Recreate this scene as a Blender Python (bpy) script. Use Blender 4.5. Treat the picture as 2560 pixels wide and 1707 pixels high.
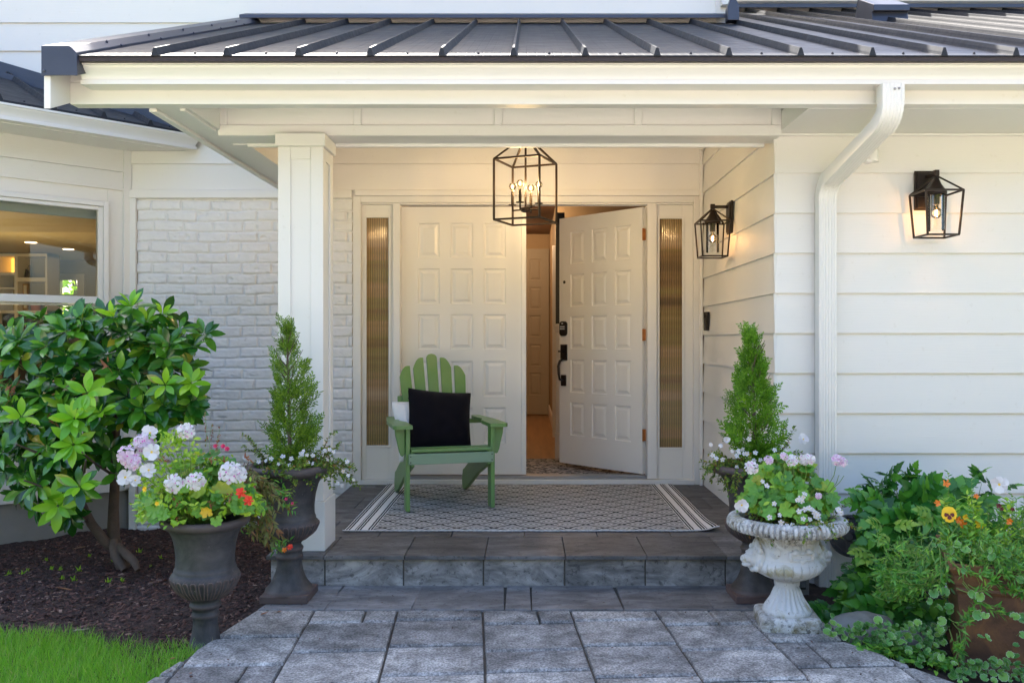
import bpy, bmesh, math, random
import numpy as np
from mathutils import Vector, Matrix

for o in list(bpy.data.objects):
    bpy.data.objects.remove(o, do_unlink=True)
SC = bpy.context.scene
COL = SC.collection
R = math.radians
random.seed(7)
RNG = np.random.default_rng(11)

# ------------------------------------------------------------------ camera
CAMZ = 1.194
FPX = 2200.0           # focal length in photo pixels (photo 2560 wide)
VX, VY = 1318.0, 850.0
cam_d = bpy.data.cameras.new('camera')
cam = bpy.data.objects.new('camera', cam_d)
COL.objects.link(cam)
cam.location = (0, 0, CAMZ)
cam.rotation_euler = (R(90), 0, 0)
cam_d.sensor_width = 36.0
cam_d.lens = FPX / 2560.0 * 36.0
cam_d.shift_x = -(VX - 1280.0) / 2560.0
cam_d.shift_y = -(853.5 - VY) / 2560.0
cam_d.clip_start = 0.05
cam_d.clip_end = 500
SC.camera = cam

# ------------------------------------------------------------------ light
SUN_EL, SUN_AZ = 50.0, -22.0      # azimuth from +Y (behind the house), negative = to the left
world = bpy.data.worlds.new('World')
SC.world = world
world.use_nodes = True
wn = world.node_tree.nodes
wl = world.node_tree.links
sky = wn.new('ShaderNodeTexSky')
sky.sky_type = 'NISHITA'
sky.sun_disc = False
sky.sun_elevation = R(SUN_EL)
sky.sun_rotation = R(SUN_AZ)
sky.air_density = 1.0
sky.dust_density = 4.0
sky.ozone_density = 2.2
wl.new(sky.outputs[0], wn['Background'].inputs[0])
wn['Background'].inputs[1].default_value = 0.15
sun_d = bpy.data.lights.new('sun', 'SUN')
sun_d.energy = 4.0
sun_d.angle = R(0.5)
sun_d.color = (1.0, 0.94, 0.84)
sun = bpy.data.objects.new('sun', sun_d)
COL.objects.link(sun)
_el, _az = R(SUN_EL), R(SUN_AZ)
_to = Vector((math.sin(_az) * math.cos(_el), math.cos(_az) * math.cos(_el), math.sin(_el)))
sun.rotation_euler = (-_to).to_track_quat('-Z', 'Y').to_euler()
sun.location = (0, 0, 12)
vs = SC.view_settings
vs.view_transform = 'Standard'
vs.look = 'None'
vs.gamma = 1.0
vs.use_curve_mapping = False
vs.exposure = 2.3
SC.cycles.max_bounces = 10
SC.cycles.diffuse_bounces = 5
SC.cycles.transparent_max_bounces = 16


def P(px, py, Y):
    """a point at depth Y seen at photo pixel (px, py)"""
    return Vector(((px - VX) / FPX * Y, Y, CAMZ + (VY - py) / FPX * Y))


# ------------------------------------------------------------------ materials
class NT:
    def __init__(s, name):
        s.m = bpy.data.materials.new(name)
        s.m.use_nodes = True
        s.n = s.m.node_tree.nodes
        s.l = s.m.node_tree.links
        s.b = s.n['Principled BSDF']
        s.out = s.n['Material Output']

    def new(s, t, **kw):
        x = s.n.new('ShaderNode' + t)
        for k, v in kw.items():
            setattr(x, k, v)
        return x

    def link(s, a, b):
        s.l.new(a, b)

    def coord(s, scale=(1, 1, 1), kind='Object', rot=(0, 0, 0)):
        tc = s.new('TexCoord')
        mp = s.new('Mapping')
        mp.inputs['Scale'].default_value = scale
        mp.inputs['Rotation'].default_value = rot
        s.link(tc.outputs[kind], mp.inputs[0])
        return mp.outputs[0]

    def noise(s, vec, scale=5, detail=4, rough=0.55, dist=0.0):
        t = s.new('TexNoise')
        t.inputs['Scale'].default_value = scale
        t.inputs['Detail'].default_value = detail
        t.inputs['Roughness'].default_value = rough
        t.inputs['Distortion'].default_value = dist
        s.link(vec, t.inputs['Vector'])
        return t.outputs['Fac']

    def ramp(s, fac, stops, interp='LINEAR'):
        r = s.new('ValToRGB')
        r.color_ramp.interpolation = interp
        e = r.color_ramp.elements
        while len(e) < len(stops):
            e.new(0.5)
        for i, (p, c) in enumerate(stops):
            e[i].position = p
            e[i].color = (c[0], c[1], c[2], 1) if len(c) == 3 else c
        s.link(fac, r.inputs[0])
        return r.outputs[0]

    def mix(s, fac, a, b, mode='MIX'):
        x = s.new('MixRGB', blend_type=mode)
        for sock, v in ((x.inputs[0], fac), (x.inputs[1], a), (x.inputs[2], b)):
            if isinstance(v, (int, float)):
                sock.default_value = v
            elif isinstance(v, tuple):
                sock.default_value = (v[0], v[1], v[2], 1)
            else:
                s.link(v, sock)
        return x.outputs[0]

    def math(s, op, a, b=None, c=None):
        x = s.new('Math', operation=op)
        for i, v in enumerate((a, b, c)):
            if v is None:
                continue
            if isinstance(v, (int, float)):
                x.inputs[i].default_value = v
            else:
                s.link(v, x.inputs[i])
        return x.outputs[0]

    def bump(s, h, strength=0.3, dist=0.01, prev=None):
        b = s.new('Bump')
        b.inputs['Strength'].default_value = strength
        b.inputs['Distance'].default_value = dist
        s.link(h, b.inputs['Height'])
        if prev is not None:
            s.link(prev, b.inputs['Normal'])
        return b.outputs[0]

    def island(s):
        g = s.new('NewGeometry')
        return g.outputs['Random Per Island']

    def set(s, color=None, rough=None, metal=None, normal=None, **kw):
        def put(sock, v):
            if isinstance(v, (int, float)):
                sock.default_value = v
            elif isinstance(v, tuple):
                sock.default_value = (v[0], v[1], v[2], 1)
            else:
                s.link(v, sock)
        if color is not None:
            put(s.b.inputs['Base Color'], color)
        if rough is not None:
            put(s.b.inputs['Roughness'], rough)
        if metal is not None:
            put(s.b.inputs['Metallic'], metal)
        if normal is not None:
            s.link(normal, s.b.inputs['Normal'])
        for k, v in kw.items():
            put(s.b.inputs[k.replace('_', ' ')], v)
        return s.m


def simple(name, col, rough=0.5, metal=0.0, var=0.12, nscale=20, bump=0.0, bscale=60):
    t = NT(name)
    v = t.coord()
    f = t.noise(v, nscale, 4)
    c = t.mix(f, tuple(x * (1 - var) for x in col), tuple(min(1, x * (1 + var)) for x in col))
    n = t.bump(t.noise(v, bscale, 3), bump, 0.004) if bump else None
    return t.set(c, rough, metal, n)


def paint_mat(name, col=(0.72, 0.705, 0.68), grain=(3, 3, 130), strength=0.3, rough=0.5):
    t = NT(name)
    v = t.coord(grain)
    g = t.noise(v, 1.6, 5, 0.6)
    w = t.noise(t.coord(), 1.7, 4)
    d = t.noise(t.coord(), 34, 3)
    c = t.mix(w, tuple(x * 0.97 for x in col), tuple(min(1, x * 1.02) for x in col))
    dirt = t.ramp(d, [(0.0, (0.86, 0.85, 0.82)), (0.27, (0.93, 0.92, 0.90)), (0.34, (1, 1, 1)), (1, (1, 1, 1))])
    c = t.mix(0.6, c, dirt, 'MULTIPLY')
    n = t.bump(g, strength, 0.003)
    return t.set(c, rough, 0, n)


M = {}
M['paint'] = paint_mat('white_siding_paint')
M['trim'] = paint_mat('white_trim_paint', (0.715, 0.70, 0.68), (14, 14, 14), 0.05, 0.42)
M['door'] = paint_mat('white_door_paint', (0.72, 0.705, 0.68), (5, 5, 5), 0.03, 0.33)
M['gutter'] = paint_mat('white_gutter_enamel', (0.715, 0.70, 0.68), (9, 9, 9), 0.03, 0.32)
M['vinyl'] = paint_mat('white_window_vinyl', (0.72, 0.71, 0.71), (4, 4, 4), 0.02, 0.28)


def mk_brick():
    t = NT('white_painted_brick')
    v = t.coord()
    f = t.noise(v, 6, 5)
    c = t.mix(f, (0.63, 0.625, 0.64), (0.74, 0.735, 0.735))
    cr = t.noise(v, 18, 5, 0.7, 0.6)
    stain = t.ramp(cr, [(0, (0.42, 0.40, 0.37)), (0.26, (0.66, 0.64, 0.61)), (0.33, (1, 1, 1)), (1, (1, 1, 1))])
    c = t.mix(0.8, c, stain, 'MULTIPLY')
    n = t.bump(t.noise(v, 140, 4, 0.6), 0.35, 0.003)
    return t.set(c, 0.55, 0, n)


M['brick'] = mk_brick()


def mk_roof():
    t = NT('charcoal_standing_seam_steel')
    v = t.coord()
    f = t.noise(t.coord((1.5, 6, 6)), 3, 4)
    c = t.mix(f, (0.022, 0.024, 0.031), (0.036, 0.039, 0.048))
    r = t.ramp(t.noise(t.coord((2, 8, 8)), 4, 4), [(0.3, (0.44,) * 3), (0.7, (0.58,) * 3)])
    t.b.inputs['Specular IOR Level'].default_value = 0.12
    w = t.new('TexWave', wave_type='BANDS', bands_direction='X')
    w.inputs['Scale'].default_value = 8.2
    w.inputs['Distortion'].default_value = 0.0
    t.link(v, w.inputs['Vector'])
    fine = t.ramp(w.outputs['Fac'], [(0.0, (0, 0, 0)), (0.08, (1, 1, 1)), (1, (1, 1, 1))])
    n = t.bump(fine, 0.35, 0.003)
    n = t.bump(t.noise(v, 2.5, 2), 0.25, 0.02, n)
    return t.set(c, r, 0.0, n)


M['roof'] = mk_roof()
M['flashing'] = simple('dark_blue_grey_flashing', (0.05, 0.056, 0.082), 0.38, 0.3, 0.2, 9)
M['drip'] = simple('dark_brown_drip_edge', (0.028, 0.018, 0.018), 0.6, 0, 0.5, 60, 0.4, 120)


def mk_slate(name, a, b, warm):
    t = NT(name)
    v = t.coord()
    isl = t.island()
    f = t.noise(t.coord((1.0, 2.2, 2.2)), 5, 8, 0.66, 0.6)
    c = t.ramp(f, [(0.36, a), (0.5, tuple((x * 1.2 + y * 0.8) / 2 for x, y in zip(a, b))), (0.66, b)])
    c = t.mix(t.ramp(isl, [(0, (0.15,) * 3), (1, (0.75,) * 3)]), c, warm, 'MIX') if warm else c
    k = t.ramp(isl, [(0, (0.72,) * 3), (1, (1.25,) * 3)])
    c = t.mix(1.0, c, k, 'MULTIPLY')
    pits = t.ramp(t.noise(v, 38, 5, 0.7), [(0, (0.2,) * 3), (0.37, (0.4,) * 3), (0.43, (1,) * 3), (1, (1,) * 3)])
    c = t.mix(0.8, c, pits, 'MULTIPLY')
    n = t.bump(f, 0.5, 0.012)
    n = t.bump(t.noise(v, 90, 4, 0.7), 0.35, 0.004, n)
    return t.set(c, 0.62, 0, n)


M['slate_top'] = mk_slate('dark_slate_tile', (0.06, 0.058, 0.061), (0.175, 0.168, 0.168), None)
M['slate_riser'] = mk_slate('grey_slate_riser', (0.095, 0.090, 0.090), (0.42, 0.40, 0.39), None)
M['slate_band'] = mk_slate('grey_slate_band', (0.11, 0.109, 0.115), (0.27, 0.267, 0.272), None)


def mk_paver():
    t = NT('weathered_grey_paver')
    v = t.coord()
    isl = t.island()
    f = t.noise(v, 3.0, 6, 0.6, 0.4)
    g = t.noise(v, 105, 4, 0.7)
    g2 = t.noise(v, 13, 5, 0.7, 0.5)
    c = t.ramp(f, [(0.38, (0.15, 0.146, 0.146)), (0.62, (0.34, 0.332, 0.325))])
    sp = t.ramp(g, [(0.36, (0.42,) * 3), (0.49, (0.95,) * 3), (0.62, (1.45,) * 3)])
    c = t.mix(1.0, c, sp, 'MULTIPLY')
    c = t.mix(0.8, c, t.ramp(g2, [(0.36, (0.55,) * 3), (0.5, (1,) * 3), (0.62, (1.45,) * 3)]), 'MULTIPLY')
    k = t.ramp(isl, [(0, (0.72, 0.72, 0.73)), (0.5, (1.0, 0.99, 0.98)), (1, (1.22, 1.2, 1.17))])
    c = t.mix(1.0, c, k, 'MULTIPLY')
    n = t.bump(g, 0.55, 0.006)
    n = t.bump(t.noise(v, 9, 5), 0.4, 0.015, n)
    return t.set(c, 0.8, 0, n)


M['paver'] = mk_paver()
M['joint'] = simple('dark_sandy_joint', (0.075, 0.068, 0.058), 0.95, 0, 0.5, 90, 0.5, 200)
M['bounce_slab'] = simple('pale_warm_bounce_slab', (0.50, 0.42, 0.35), 0.85, 0, 0.15, 3, 0.3, 40)
M['concrete'] = simple('grey_concrete', (0.25, 0.24, 0.22), 0.85, 0, 0.25, 5, 0.35, 40)
M['soil'] = simple('brown_soil', (0.03, 0.02, 0.016), 0.95, 0, 0.6, 30, 0.9, 70)


def mk_mulch():
    t = NT('dark_bark_mulch')
    v = t.coord()
    f = t.noise(v, 55, 6, 0.75)
    c = t.ramp(f, [(0.34, (0.010, 0.005, 0.004)), (0.5, (0.045, 0.022, 0.018)), (0.68, (0.13, 0.075, 0.06))])
    n = t.bump(f, 1.0, 0.03)
    return t.set(c, 0.85, 0, n)


M['mulch'] = mk_mulch()


def mk_chip():
    t = NT('bark_chip')
    c = t.ramp(t.island(), [(0, (0.014, 0.006, 0.005)), (0.55, (0.065, 0.026, 0.019)), (0.92, (0.13, 0.062, 0.046)), (1, (0.26, 0.17, 0.13))])
    return t.set(c, 0.8)


M['chip'] = mk_chip()


def mk_lawn():
    t = NT('lawn_turf')
    v = t.coord()
    f = t.noise(v, 22, 5, 0.7)
    c = t.ramp(f, [(0.35, (0.04, 0.12, 0.012)), (0.65, (0.11, 0.26, 0.03))])
    return t.set(c, 0.9, 0, t.bump(f, 0.8, 0.03))


M['lawn'] = mk_lawn()


def leaf_mat(name, stops, rough=0.4, trans=0.25, tint=1.25, noise=0.25, spec=0.5):
    t = NT(name)
    c = t.ramp(t.island(), stops)
    f = t.noise(t.coord(), 14, 3)
    c = t.mix(t.math('MULTIPLY', f, noise), c, tuple(x * 0.45 for x in stops[0][1]))
    t.set(c, rough)
    t.b.inputs['Specular IOR Level'].default_value = spec
    tr = t.new('BsdfTranslucent')
    hs = t.new('HueSaturation')
    hs.inputs['Value'].default_value = tint
    hs.inputs['Hue'].default_value = 0.485
    t.link(c, hs.inputs['Color'])
    t.link(hs.outputs[0], tr.inputs['Color'])
    mx = t.new('MixShader')
    mx.inputs[0].default_value = trans
    t.link(t.b.outputs[0], mx.inputs[1])
    t.link(tr.outputs[0], mx.inputs[2])
    t.link(mx.outputs[0], t.out.inputs[0])
    return t.m


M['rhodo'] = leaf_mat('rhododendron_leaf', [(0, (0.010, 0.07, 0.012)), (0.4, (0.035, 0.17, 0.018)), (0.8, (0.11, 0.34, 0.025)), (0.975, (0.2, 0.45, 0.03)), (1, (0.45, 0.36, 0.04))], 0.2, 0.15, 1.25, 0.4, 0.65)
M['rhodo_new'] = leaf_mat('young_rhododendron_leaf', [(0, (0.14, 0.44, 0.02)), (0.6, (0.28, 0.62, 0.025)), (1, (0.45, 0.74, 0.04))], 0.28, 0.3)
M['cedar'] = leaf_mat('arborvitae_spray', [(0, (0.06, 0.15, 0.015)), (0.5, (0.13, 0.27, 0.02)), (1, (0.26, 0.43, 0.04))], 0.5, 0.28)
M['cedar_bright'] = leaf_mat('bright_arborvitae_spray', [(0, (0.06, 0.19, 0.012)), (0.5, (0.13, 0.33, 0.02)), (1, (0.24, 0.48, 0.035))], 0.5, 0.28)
M['gera'] = leaf_mat('geranium_leaf', [(0, (0.065, 0.22, 0.03)), (0.5, (0.12, 0.33, 0.035)), (0.9, (0.22, 0.44, 0.03)), (1, (0.36, 0.34, 0.03))], 0.45, 0.25)
M['lime'] = leaf_mat('lime_green_leaf', [(0, (0.17, 0.38, 0.02)), (0.6, (0.32, 0.54, 0.03)), (1, (0.50, 0.66, 0.06))], 0.45, 0.3)
M['bacopa'] = leaf_mat('small_bacopa_leaf', [(0, (0.06, 0.14, 0.02)), (0.6, (0.17, 0.30, 0.03)), (0.9, (0.28, 0.36, 0.04)), (1, (0.36, 0.16, 0.05))], 0.5, 0.25)
M['vine'] = leaf_mat('trumpet_vine_leaf', [(0, (0.018, 0.115, 0.018)), (0.5, (0.06, 0.27, 0.028)), (1, (0.17, 0.45, 0.04))], 0.36, 0.2, 1.25, 0.4)
M['vine_new'] = leaf_mat('young_vine_leaf', [(0, (0.12, 0.30, 0.03)), (1, (0.30, 0.45, 0.05))], 0.42, 0.3)
M['ivy'] = leaf_mat('ground_ivy_leaf', [(0, (0.07, 0.24, 0.05)), (0.6, (0.15, 0.37, 0.07)), (1, (0.25, 0.48, 0.08))], 0.45, 0.25)
M['ivy_edge'] = leaf_mat('cream_ivy_margin', [(0, (0.22, 0.36, 0.16)), (1, (0.46, 0.56, 0.36))], 0.5, 0.25)
M['trail'] = leaf_mat('trailing_stem_leaf', [(0, (0.045, 0.19, 0.03)), (0.6, (0.11, 0.33, 0.035)), (1, (0.24, 0.48, 0.05))], 0.45, 0.25)
M['wither'] = leaf_mat('withering_leaf', [(0, (0.12, 0.15, 0.03)), (0.55, (0.21, 0.23, 0.05)), (0.8, (0.30, 0.20, 0.06)), (1, (0.32, 0.10, 0.04))], 0.55, 0.25)
M['dead'] = leaf_mat('dead_brown_leaf', [(0, (0.20, 0.06, 0.02)), (1, (0.36, 0.15, 0.07))], 0.7, 0.2)
M['grass'] = leaf_mat('grass_blade', [(0, (0.13, 0.38, 0.02)), (0.6, (0.26, 0.62, 0.045)), (0.86, (0.36, 0.64, 0.07)), (0.95, (0.42, 0.52, 0.12)), (1, (0.58, 0.50, 0.24))], 0.5, 0.35, 1.25, 0.6)
M['petal_white'] = leaf_mat('white_petal', [(0, (0.64, 0.61, 0.66)), (1, (0.76, 0.75, 0.75))], 0.55, 0.3, 1.0, 0.05)
M['petal_pink'] = leaf_mat('pale_pink_petal', [(0, (0.66, 0.46, 0.64)), (1, (0.74, 0.64, 0.73))], 0.55, 0.3, 1.0, 0.05)
M['petal_mark'] = simple('magenta_petal_mark', (0.62, 0.07, 0.48), 0.6)
M['petal_yellow'] = leaf_mat('yellow_petal', [(0, (0.85, 0.50, 0.01)), (1, (0.9, 0.62, 0.03))], 0.5, 0.2, 1.0, 0.05)
M['petal_maroon'] = simple('maroon_petal_blotch', (0.10, 0.008, 0.01), 0.6)
M['petal_red'] = leaf_mat('scarlet_petal', [(0, (0.80, 0.03, 0.01)), (1, (0.88, 0.10, 0.03))], 0.5, 0.25, 1.0, 0.05)
M['petal_magenta'] = leaf_mat('magenta_bud', [(0, (0.55, 0.03, 0.12)), (1, (0.7, 0.08, 0.2))], 0.5, 0.2, 1.0, 0.05)
M['petal_orange'] = leaf_mat('orange_petal', [(0, (0.75, 0.16, 0.01)), (1, (0.82, 0.28, 0.03))], 0.5, 0.2, 1.0, 0.05)
M['eye'] = simple('yellow_flower_eye', (0.75, 0.5, 0.03), 0.6)
M['bark'] = simple('grey_brown_bark', (0.11, 0.075, 0.055), 0.85, 0, 0.45, 22, 0.9, 60)
M['stem'] = simple('green_stem', (0.16, 0.26, 0.05), 0.55, 0, 0.2)
M['stem_brown'] = simple('brown_stem', (0.10, 0.055, 0.035), 0.7, 0, 0.3)
def mk_chair():
    t = NT('sage_green_paint')
    a = t.noise(t.coord((60, 60, 4)), 1.5, 4)
    b = t.noise(t.coord(), 7, 4)
    c = t.mix(a, (0.098, 0.222, 0.052), (0.128, 0.262, 0.070))
    c = t.mix(t.ramp(b, [(0.4, (0,) * 3), (0.7, (0.5,) * 3)]), c, (0.15, 0.25, 0.12))
    g = t.new('NewGeometry')
    return t.set(c, 0.36, 0, t.bump(a, 0.25, 0.002))


M['chair'] = mk_chair()
M['screw'] = simple('dark_screw_head', (0.03, 0.03, 0.028), 0.5, 0.6)
M['velvet'] = NT('black_velvet').set((0.004, 0.0035, 0.0068), 0.95, Specular_IOR_Level=0.12, Sheen_Weight=0.06)
M['canvas'] = simple('white_cotton', (0.72, 0.72, 0.74), 0.9, 0, 0.08, 30, 0.3, 220)
M['black'] = simple('black_powder_coat', (0.012, 0.010, 0.010), 0.42, 0.2, 0.3, 30)
M['bronze'] = simple('oil_rubbed_bronze', (0.030, 0.019, 0.013), 0.42, 0.5, 0.3, 30)
M['copper'] = simple('aged_copper_hinge', (0.40, 0.15, 0.05), 0.35, 0.8, 0.4, 40)
M['aluminium'] = simple('grey_aluminium_sill', (0.32, 0.32, 0.33), 0.4, 0.6, 0.15)
M['keys'] = simple('pale_keypad_print', (0.55, 0.56, 0.58), 0.5)
M['round_fixture'] = simple('charcoal_plastic', (0.045, 0.048, 0.058), 0.5, 0, 0.15)


def mk_urn(name, dark, light, red, amt):
    t = NT(name)
    v = t.coord()
    f = t.noise(v, 9, 6, 0.65, 0.4)
    c = t.ramp(f, [(0.36, dark), (0.52, tuple((a + b) / 2 for a, b in zip(dark, light))), (0.68, light)])
    g = t.new('NewGeometry')
    pt = t.ramp(g.outputs['Pointiness'], [(0.5, (0,) * 3), (0.56, (1,) * 3)])
    c = t.mix(t.math('MULTIPLY', pt, 0.55), c, red)
    s = t.ramp(t.noise(v, 33, 7, 0.8, 1.5), [(0, (0,) * 3), (amt, (0,) * 3), (amt + 0.05, (1,) * 3), (1, (1,) * 3)])
    c = t.mix(t.math('MULTIPLY', s, 0.6), c, (0.34, 0.32, 0.31))
    n = t.bump(t.noise(v, 60, 5, 0.7), 0.35, 0.004)
    return t.set(c, 0.6, 0, n)


M['urn_black'] = mk_urn('weathered_black_urn', (0.020, 0.020, 0.023), (0.075, 0.070, 0.070), (0.14, 0.088, 0.08), 0.63)
M['urn_brown'] = mk_urn('weathered_brown_black_urn', (0.022, 0.020, 0.020), (0.072, 0.062, 0.058), (0.16, 0.09, 0.08), 0.64)


def mk_white_urn():
    t = NT('mossy_white_cast_stone')
    v = t.coord()
    f = t.noise(v, 7, 5)
    c = t.mix(f, (0.44, 0.44, 0.44), (0.70, 0.70, 0.69))
    moss = t.ramp(t.noise(v, 8, 6, 0.7, 0.8), [(0, (0,) * 3), (0.53, (0,) * 3), (0.64, (1,) * 3), (1, (1,) * 3)])
    c = t.mix(t.math('MULTIPLY', moss, 0.7), c, (0.27, 0.23, 0.08))
    spots = t.ramp(t.noise(v, 58, 5, 0.7), [(0, (1,) * 3), (0.325, (1,) * 3), (0.37, (0,) * 3), (1, (0,) * 3)])
    c = t.mix(t.math('MULTIPLY', spots, 0.8), c, (0.07, 0.06, 0.045))
    tc2 = t.new('TexCoord')
    sp2 = t.new('SeparateXYZ')
    t.link(tc2.outputs['Object'], sp2.inputs[0])
    zm = t.ramp(sp2.outputs[2], [(0, (1,) * 3), (0.045, (0.75,) * 3), (0.07, (0,) * 3), (0.18, (0,) * 3), (0.20, (0.6,) * 3), (0.225, (0.0,) * 3), (0.33, (0,) * 3), (0.385, (1,) * 3), (0.42, (0.75,) * 3), (0.47, (0.5,) * 3)])
    nz = t.ramp(t.noise(v, 16, 6, 0.72, 0.6), [(0, (0,) * 3), (0.42, (0,) * 3), (0.60, (1,) * 3), (1, (1,) * 3)])
    c = t.mix(t.math('MULTIPLY', t.math('MULTIPLY', zm, nz), 0.85), c, (0.13, 0.10, 0.045))
    nz2 = t.ramp(t.noise(v, 42, 5, 0.75), [(0, (0,) * 3), (0.52, (0,) * 3), (0.60, (1,) * 3), (1, (1,) * 3)])
    c = t.mix(t.math('MULTIPLY', t.math('MULTIPLY', zm, nz2), 0.85), c, (0.04, 0.035, 0.025))
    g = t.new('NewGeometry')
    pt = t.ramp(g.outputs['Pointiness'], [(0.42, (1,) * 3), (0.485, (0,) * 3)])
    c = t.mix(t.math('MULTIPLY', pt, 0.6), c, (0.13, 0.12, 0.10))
    n = t.bump(t.noise(v, 55, 5, 0.7), 0.4, 0.005)
    return t.set(c, 0.75, 0, n)


M['urn_white'] = mk_white_urn()


def mk_rust():
    t = NT('rust_brown_glaze')
    v = t.coord()
    f = t.noise(v, 6, 7, 0.7, 0.7)
    c = t.ramp(f, [(0.25, (0.045, 0.025, 0.020)), (0.5, (0.13, 0.062, 0.036)), (0.66, (0.24, 0.11, 0.042)), (0.85, (0.16, 0.10, 0.075))])
    s = t.ramp(t.noise(v, 30, 5, 0.75), [(0, (0.3,) * 3), (0.35, (0.6,) * 3), (0.45, (1,) * 3), (1, (1,) * 3)])
    c = t.mix(0.8, c, s, 'MULTIPLY')
    return t.set(c, 0.55, 0, t.bump(f, 0.3, 0.01))


M['rust'] = mk_rust()


def mk_rug():
    t = NT('diamond_weave_rug')
    tc = t.new('TexCoord')
    sp = t.new('SeparateXYZ')
    t.link(tc.outputs['Object'], sp.inputs[0])
    wob = t.noise(t.coord((9, 9, 9)), 1, 2)
    x = t.math('ADD', sp.outputs[0], t.math('MULTIPLY', t.math('SUBTRACT', wob, 0.5), 0.012))
    y = sp.outputs[1]
    W, H = 0.205, 0.175
    u = t.math('DIVIDE', x, W)
    v = t.math('DIVIDE', y, H)
    p = t.math('SUBTRACT', t.math('FRACT', t.math('ADD', t.math('ADD', u, v), 50.0)), 0.5)
    q = t.math('SUBTRACT', t.math('FRACT', t.math('ADD', t.math('SUBTRACT', u, v), 50.0)), 0.5)
    lev = t.math('MAXIMUM', t.math('ABSOLUTE', p), t.math('ABSOLUTE', q))
    st = t.math('GREATER_THAN', t.math('FRACT', t.math('ADD', t.math('MULTIPLY', lev, 7.0), 0.5)), 0.47)
    # end bands (stripes running along the short edges)
    ax = t.math('ABSOLUTE', sp.outputs[0])
    band = t.math('GREATER_THAN', ax, 0.865)
    fine = t.math('GREATER_THAN', t.math('FRACT', t.math('MULTIPLY', ax, 66.0)), 0.38)
    bl = t.math('MULTIPLY', t.math('GREATER_THAN', ax, 0.865), t.math('LESS_THAN', ax, 0.895))
    b2 = t.math('MULTIPLY', t.math('GREATER_THAN', ax, 0.925), t.math('LESS_THAN', ax, 0.965))
    b3 = t.math('GREATER_THAN', ax, 0.99)
    dark = t.math('MULTIPLY', fine, t.math('ADD', bl, t.math('ADD', b2, b3)))
    use = t.mix(band, t.mix(st, (0, 0, 0), (1, 1, 1)), t.mix(dark, (0, 0, 0), (1, 1, 1)))
    c = t.mix(use, (0.74, 0.73, 0.72), (0.010, 0.010, 0.011))
    weave = t.noise(t.coord((1, 1, 1)), 420, 2)
    c = t.mix(0.35, c, t.ramp(weave, [(0.3, (0.6,) * 3), (0.7, (1.1,) * 3)]), 'MULTIPLY')
    return t.set(c, 0.95, 0, t.bump(weave, 0.5, 0.003))


M['rug'] = mk_rug()


def mk_hall_rug():
    t = NT('speckled_hall_rug')
    v = t.coord()
    f = t.noise(v, 17, 6, 0.75, 1.2)
    c = t.ramp(f, [(0.44, (0.008, 0.010, 0.02)), (0.5, (0.30, 0.31, 0.33)), (0.62, (0.55, 0.50, 0.48))])
    return t.set(c, 0.95)


M['hall_rug'] = mk_hall_rug()


def mk_wood():
    t = NT('honey_wood_floor')
    v = t.coord((1, 0.06, 1))
    f = t.noise(v, 22, 5, 0.6, 0.3)
    c = t.ramp(f, [(0.3, (0.24, 0.115, 0.045)), (0.7, (0.40, 0.215, 0.09))])
    return t.set(c, 0.32)


M['wood'] = mk_wood()
M['hall_wall'] = simple('tan_hall_wall', (0.42, 0.31, 0.19), 0.7, 0, 0.05, 5)
M['hall_ceiling'] = simple('brown_wood_ceiling', (0.12, 0.055, 0.025), 0.6, 0, 0.3, 8)
M['room_wall'] = simple('olive_cream_room_wall', (0.26, 0.21, 0.09), 0.8, 0, 0.06, 5)
M['room_ceiling'] = simple('cream_room_ceiling', (0.36, 0.29, 0.16), 0.8, 0, 0.05, 5)
M['hall_door'] = simple('beige_hall_door', (0.40, 0.36, 0.29), 0.55, 0, 0.05)
M['stone_dark'] = simple('dark_stone_panel', (0.03, 0.024, 0.028), 0.5, 0, 0.6, 18)
M['rock'] = simple('grey_field_stone', (0.24, 0.235, 0.225), 0.85, 0, 0.35, 16, 0.9, 45)
M['paint_interior'] = simple('warm_white_cabinet', (0.58, 0.54, 0.45), 0.5, 0, 0.05)


def mk_glass(name, tint=(1, 1, 1), refl=1.0, rough=0.0):
    t = NT(name)
    tr = t.new('BsdfTransparent')
    tr.inputs[0].default_value = (*tint, 1)
    gl = t.new('BsdfGlossy')
    gl.inputs['Roughness'].default_value = rough
    fr = t.new('Fresnel')
    fr.inputs[0].default_value = 1.5
    mx = t.new('MixShader')
    f = t.math('MULTIPLY', fr.outputs[0], refl)
    t.link(f, mx.inputs[0])
    t.link(tr.outputs[0], mx.inputs[1])
    t.link(gl.outputs[0], mx.inputs[2])
    t.link(mx.outputs[0], t.out.inputs[0])
    return t.m


M['glass'] = mk_glass('window_glass', (0.93, 0.95, 0.92), 1.0)
M['bulb_glass'] = mk_glass('clear_bulb_glass', (1.0, 0.93, 0.82), 0.9)
M['lamp_glass'] = mk_glass('clear_lamp_glass', (0.97, 0.97, 0.97), 1.3)


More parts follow.
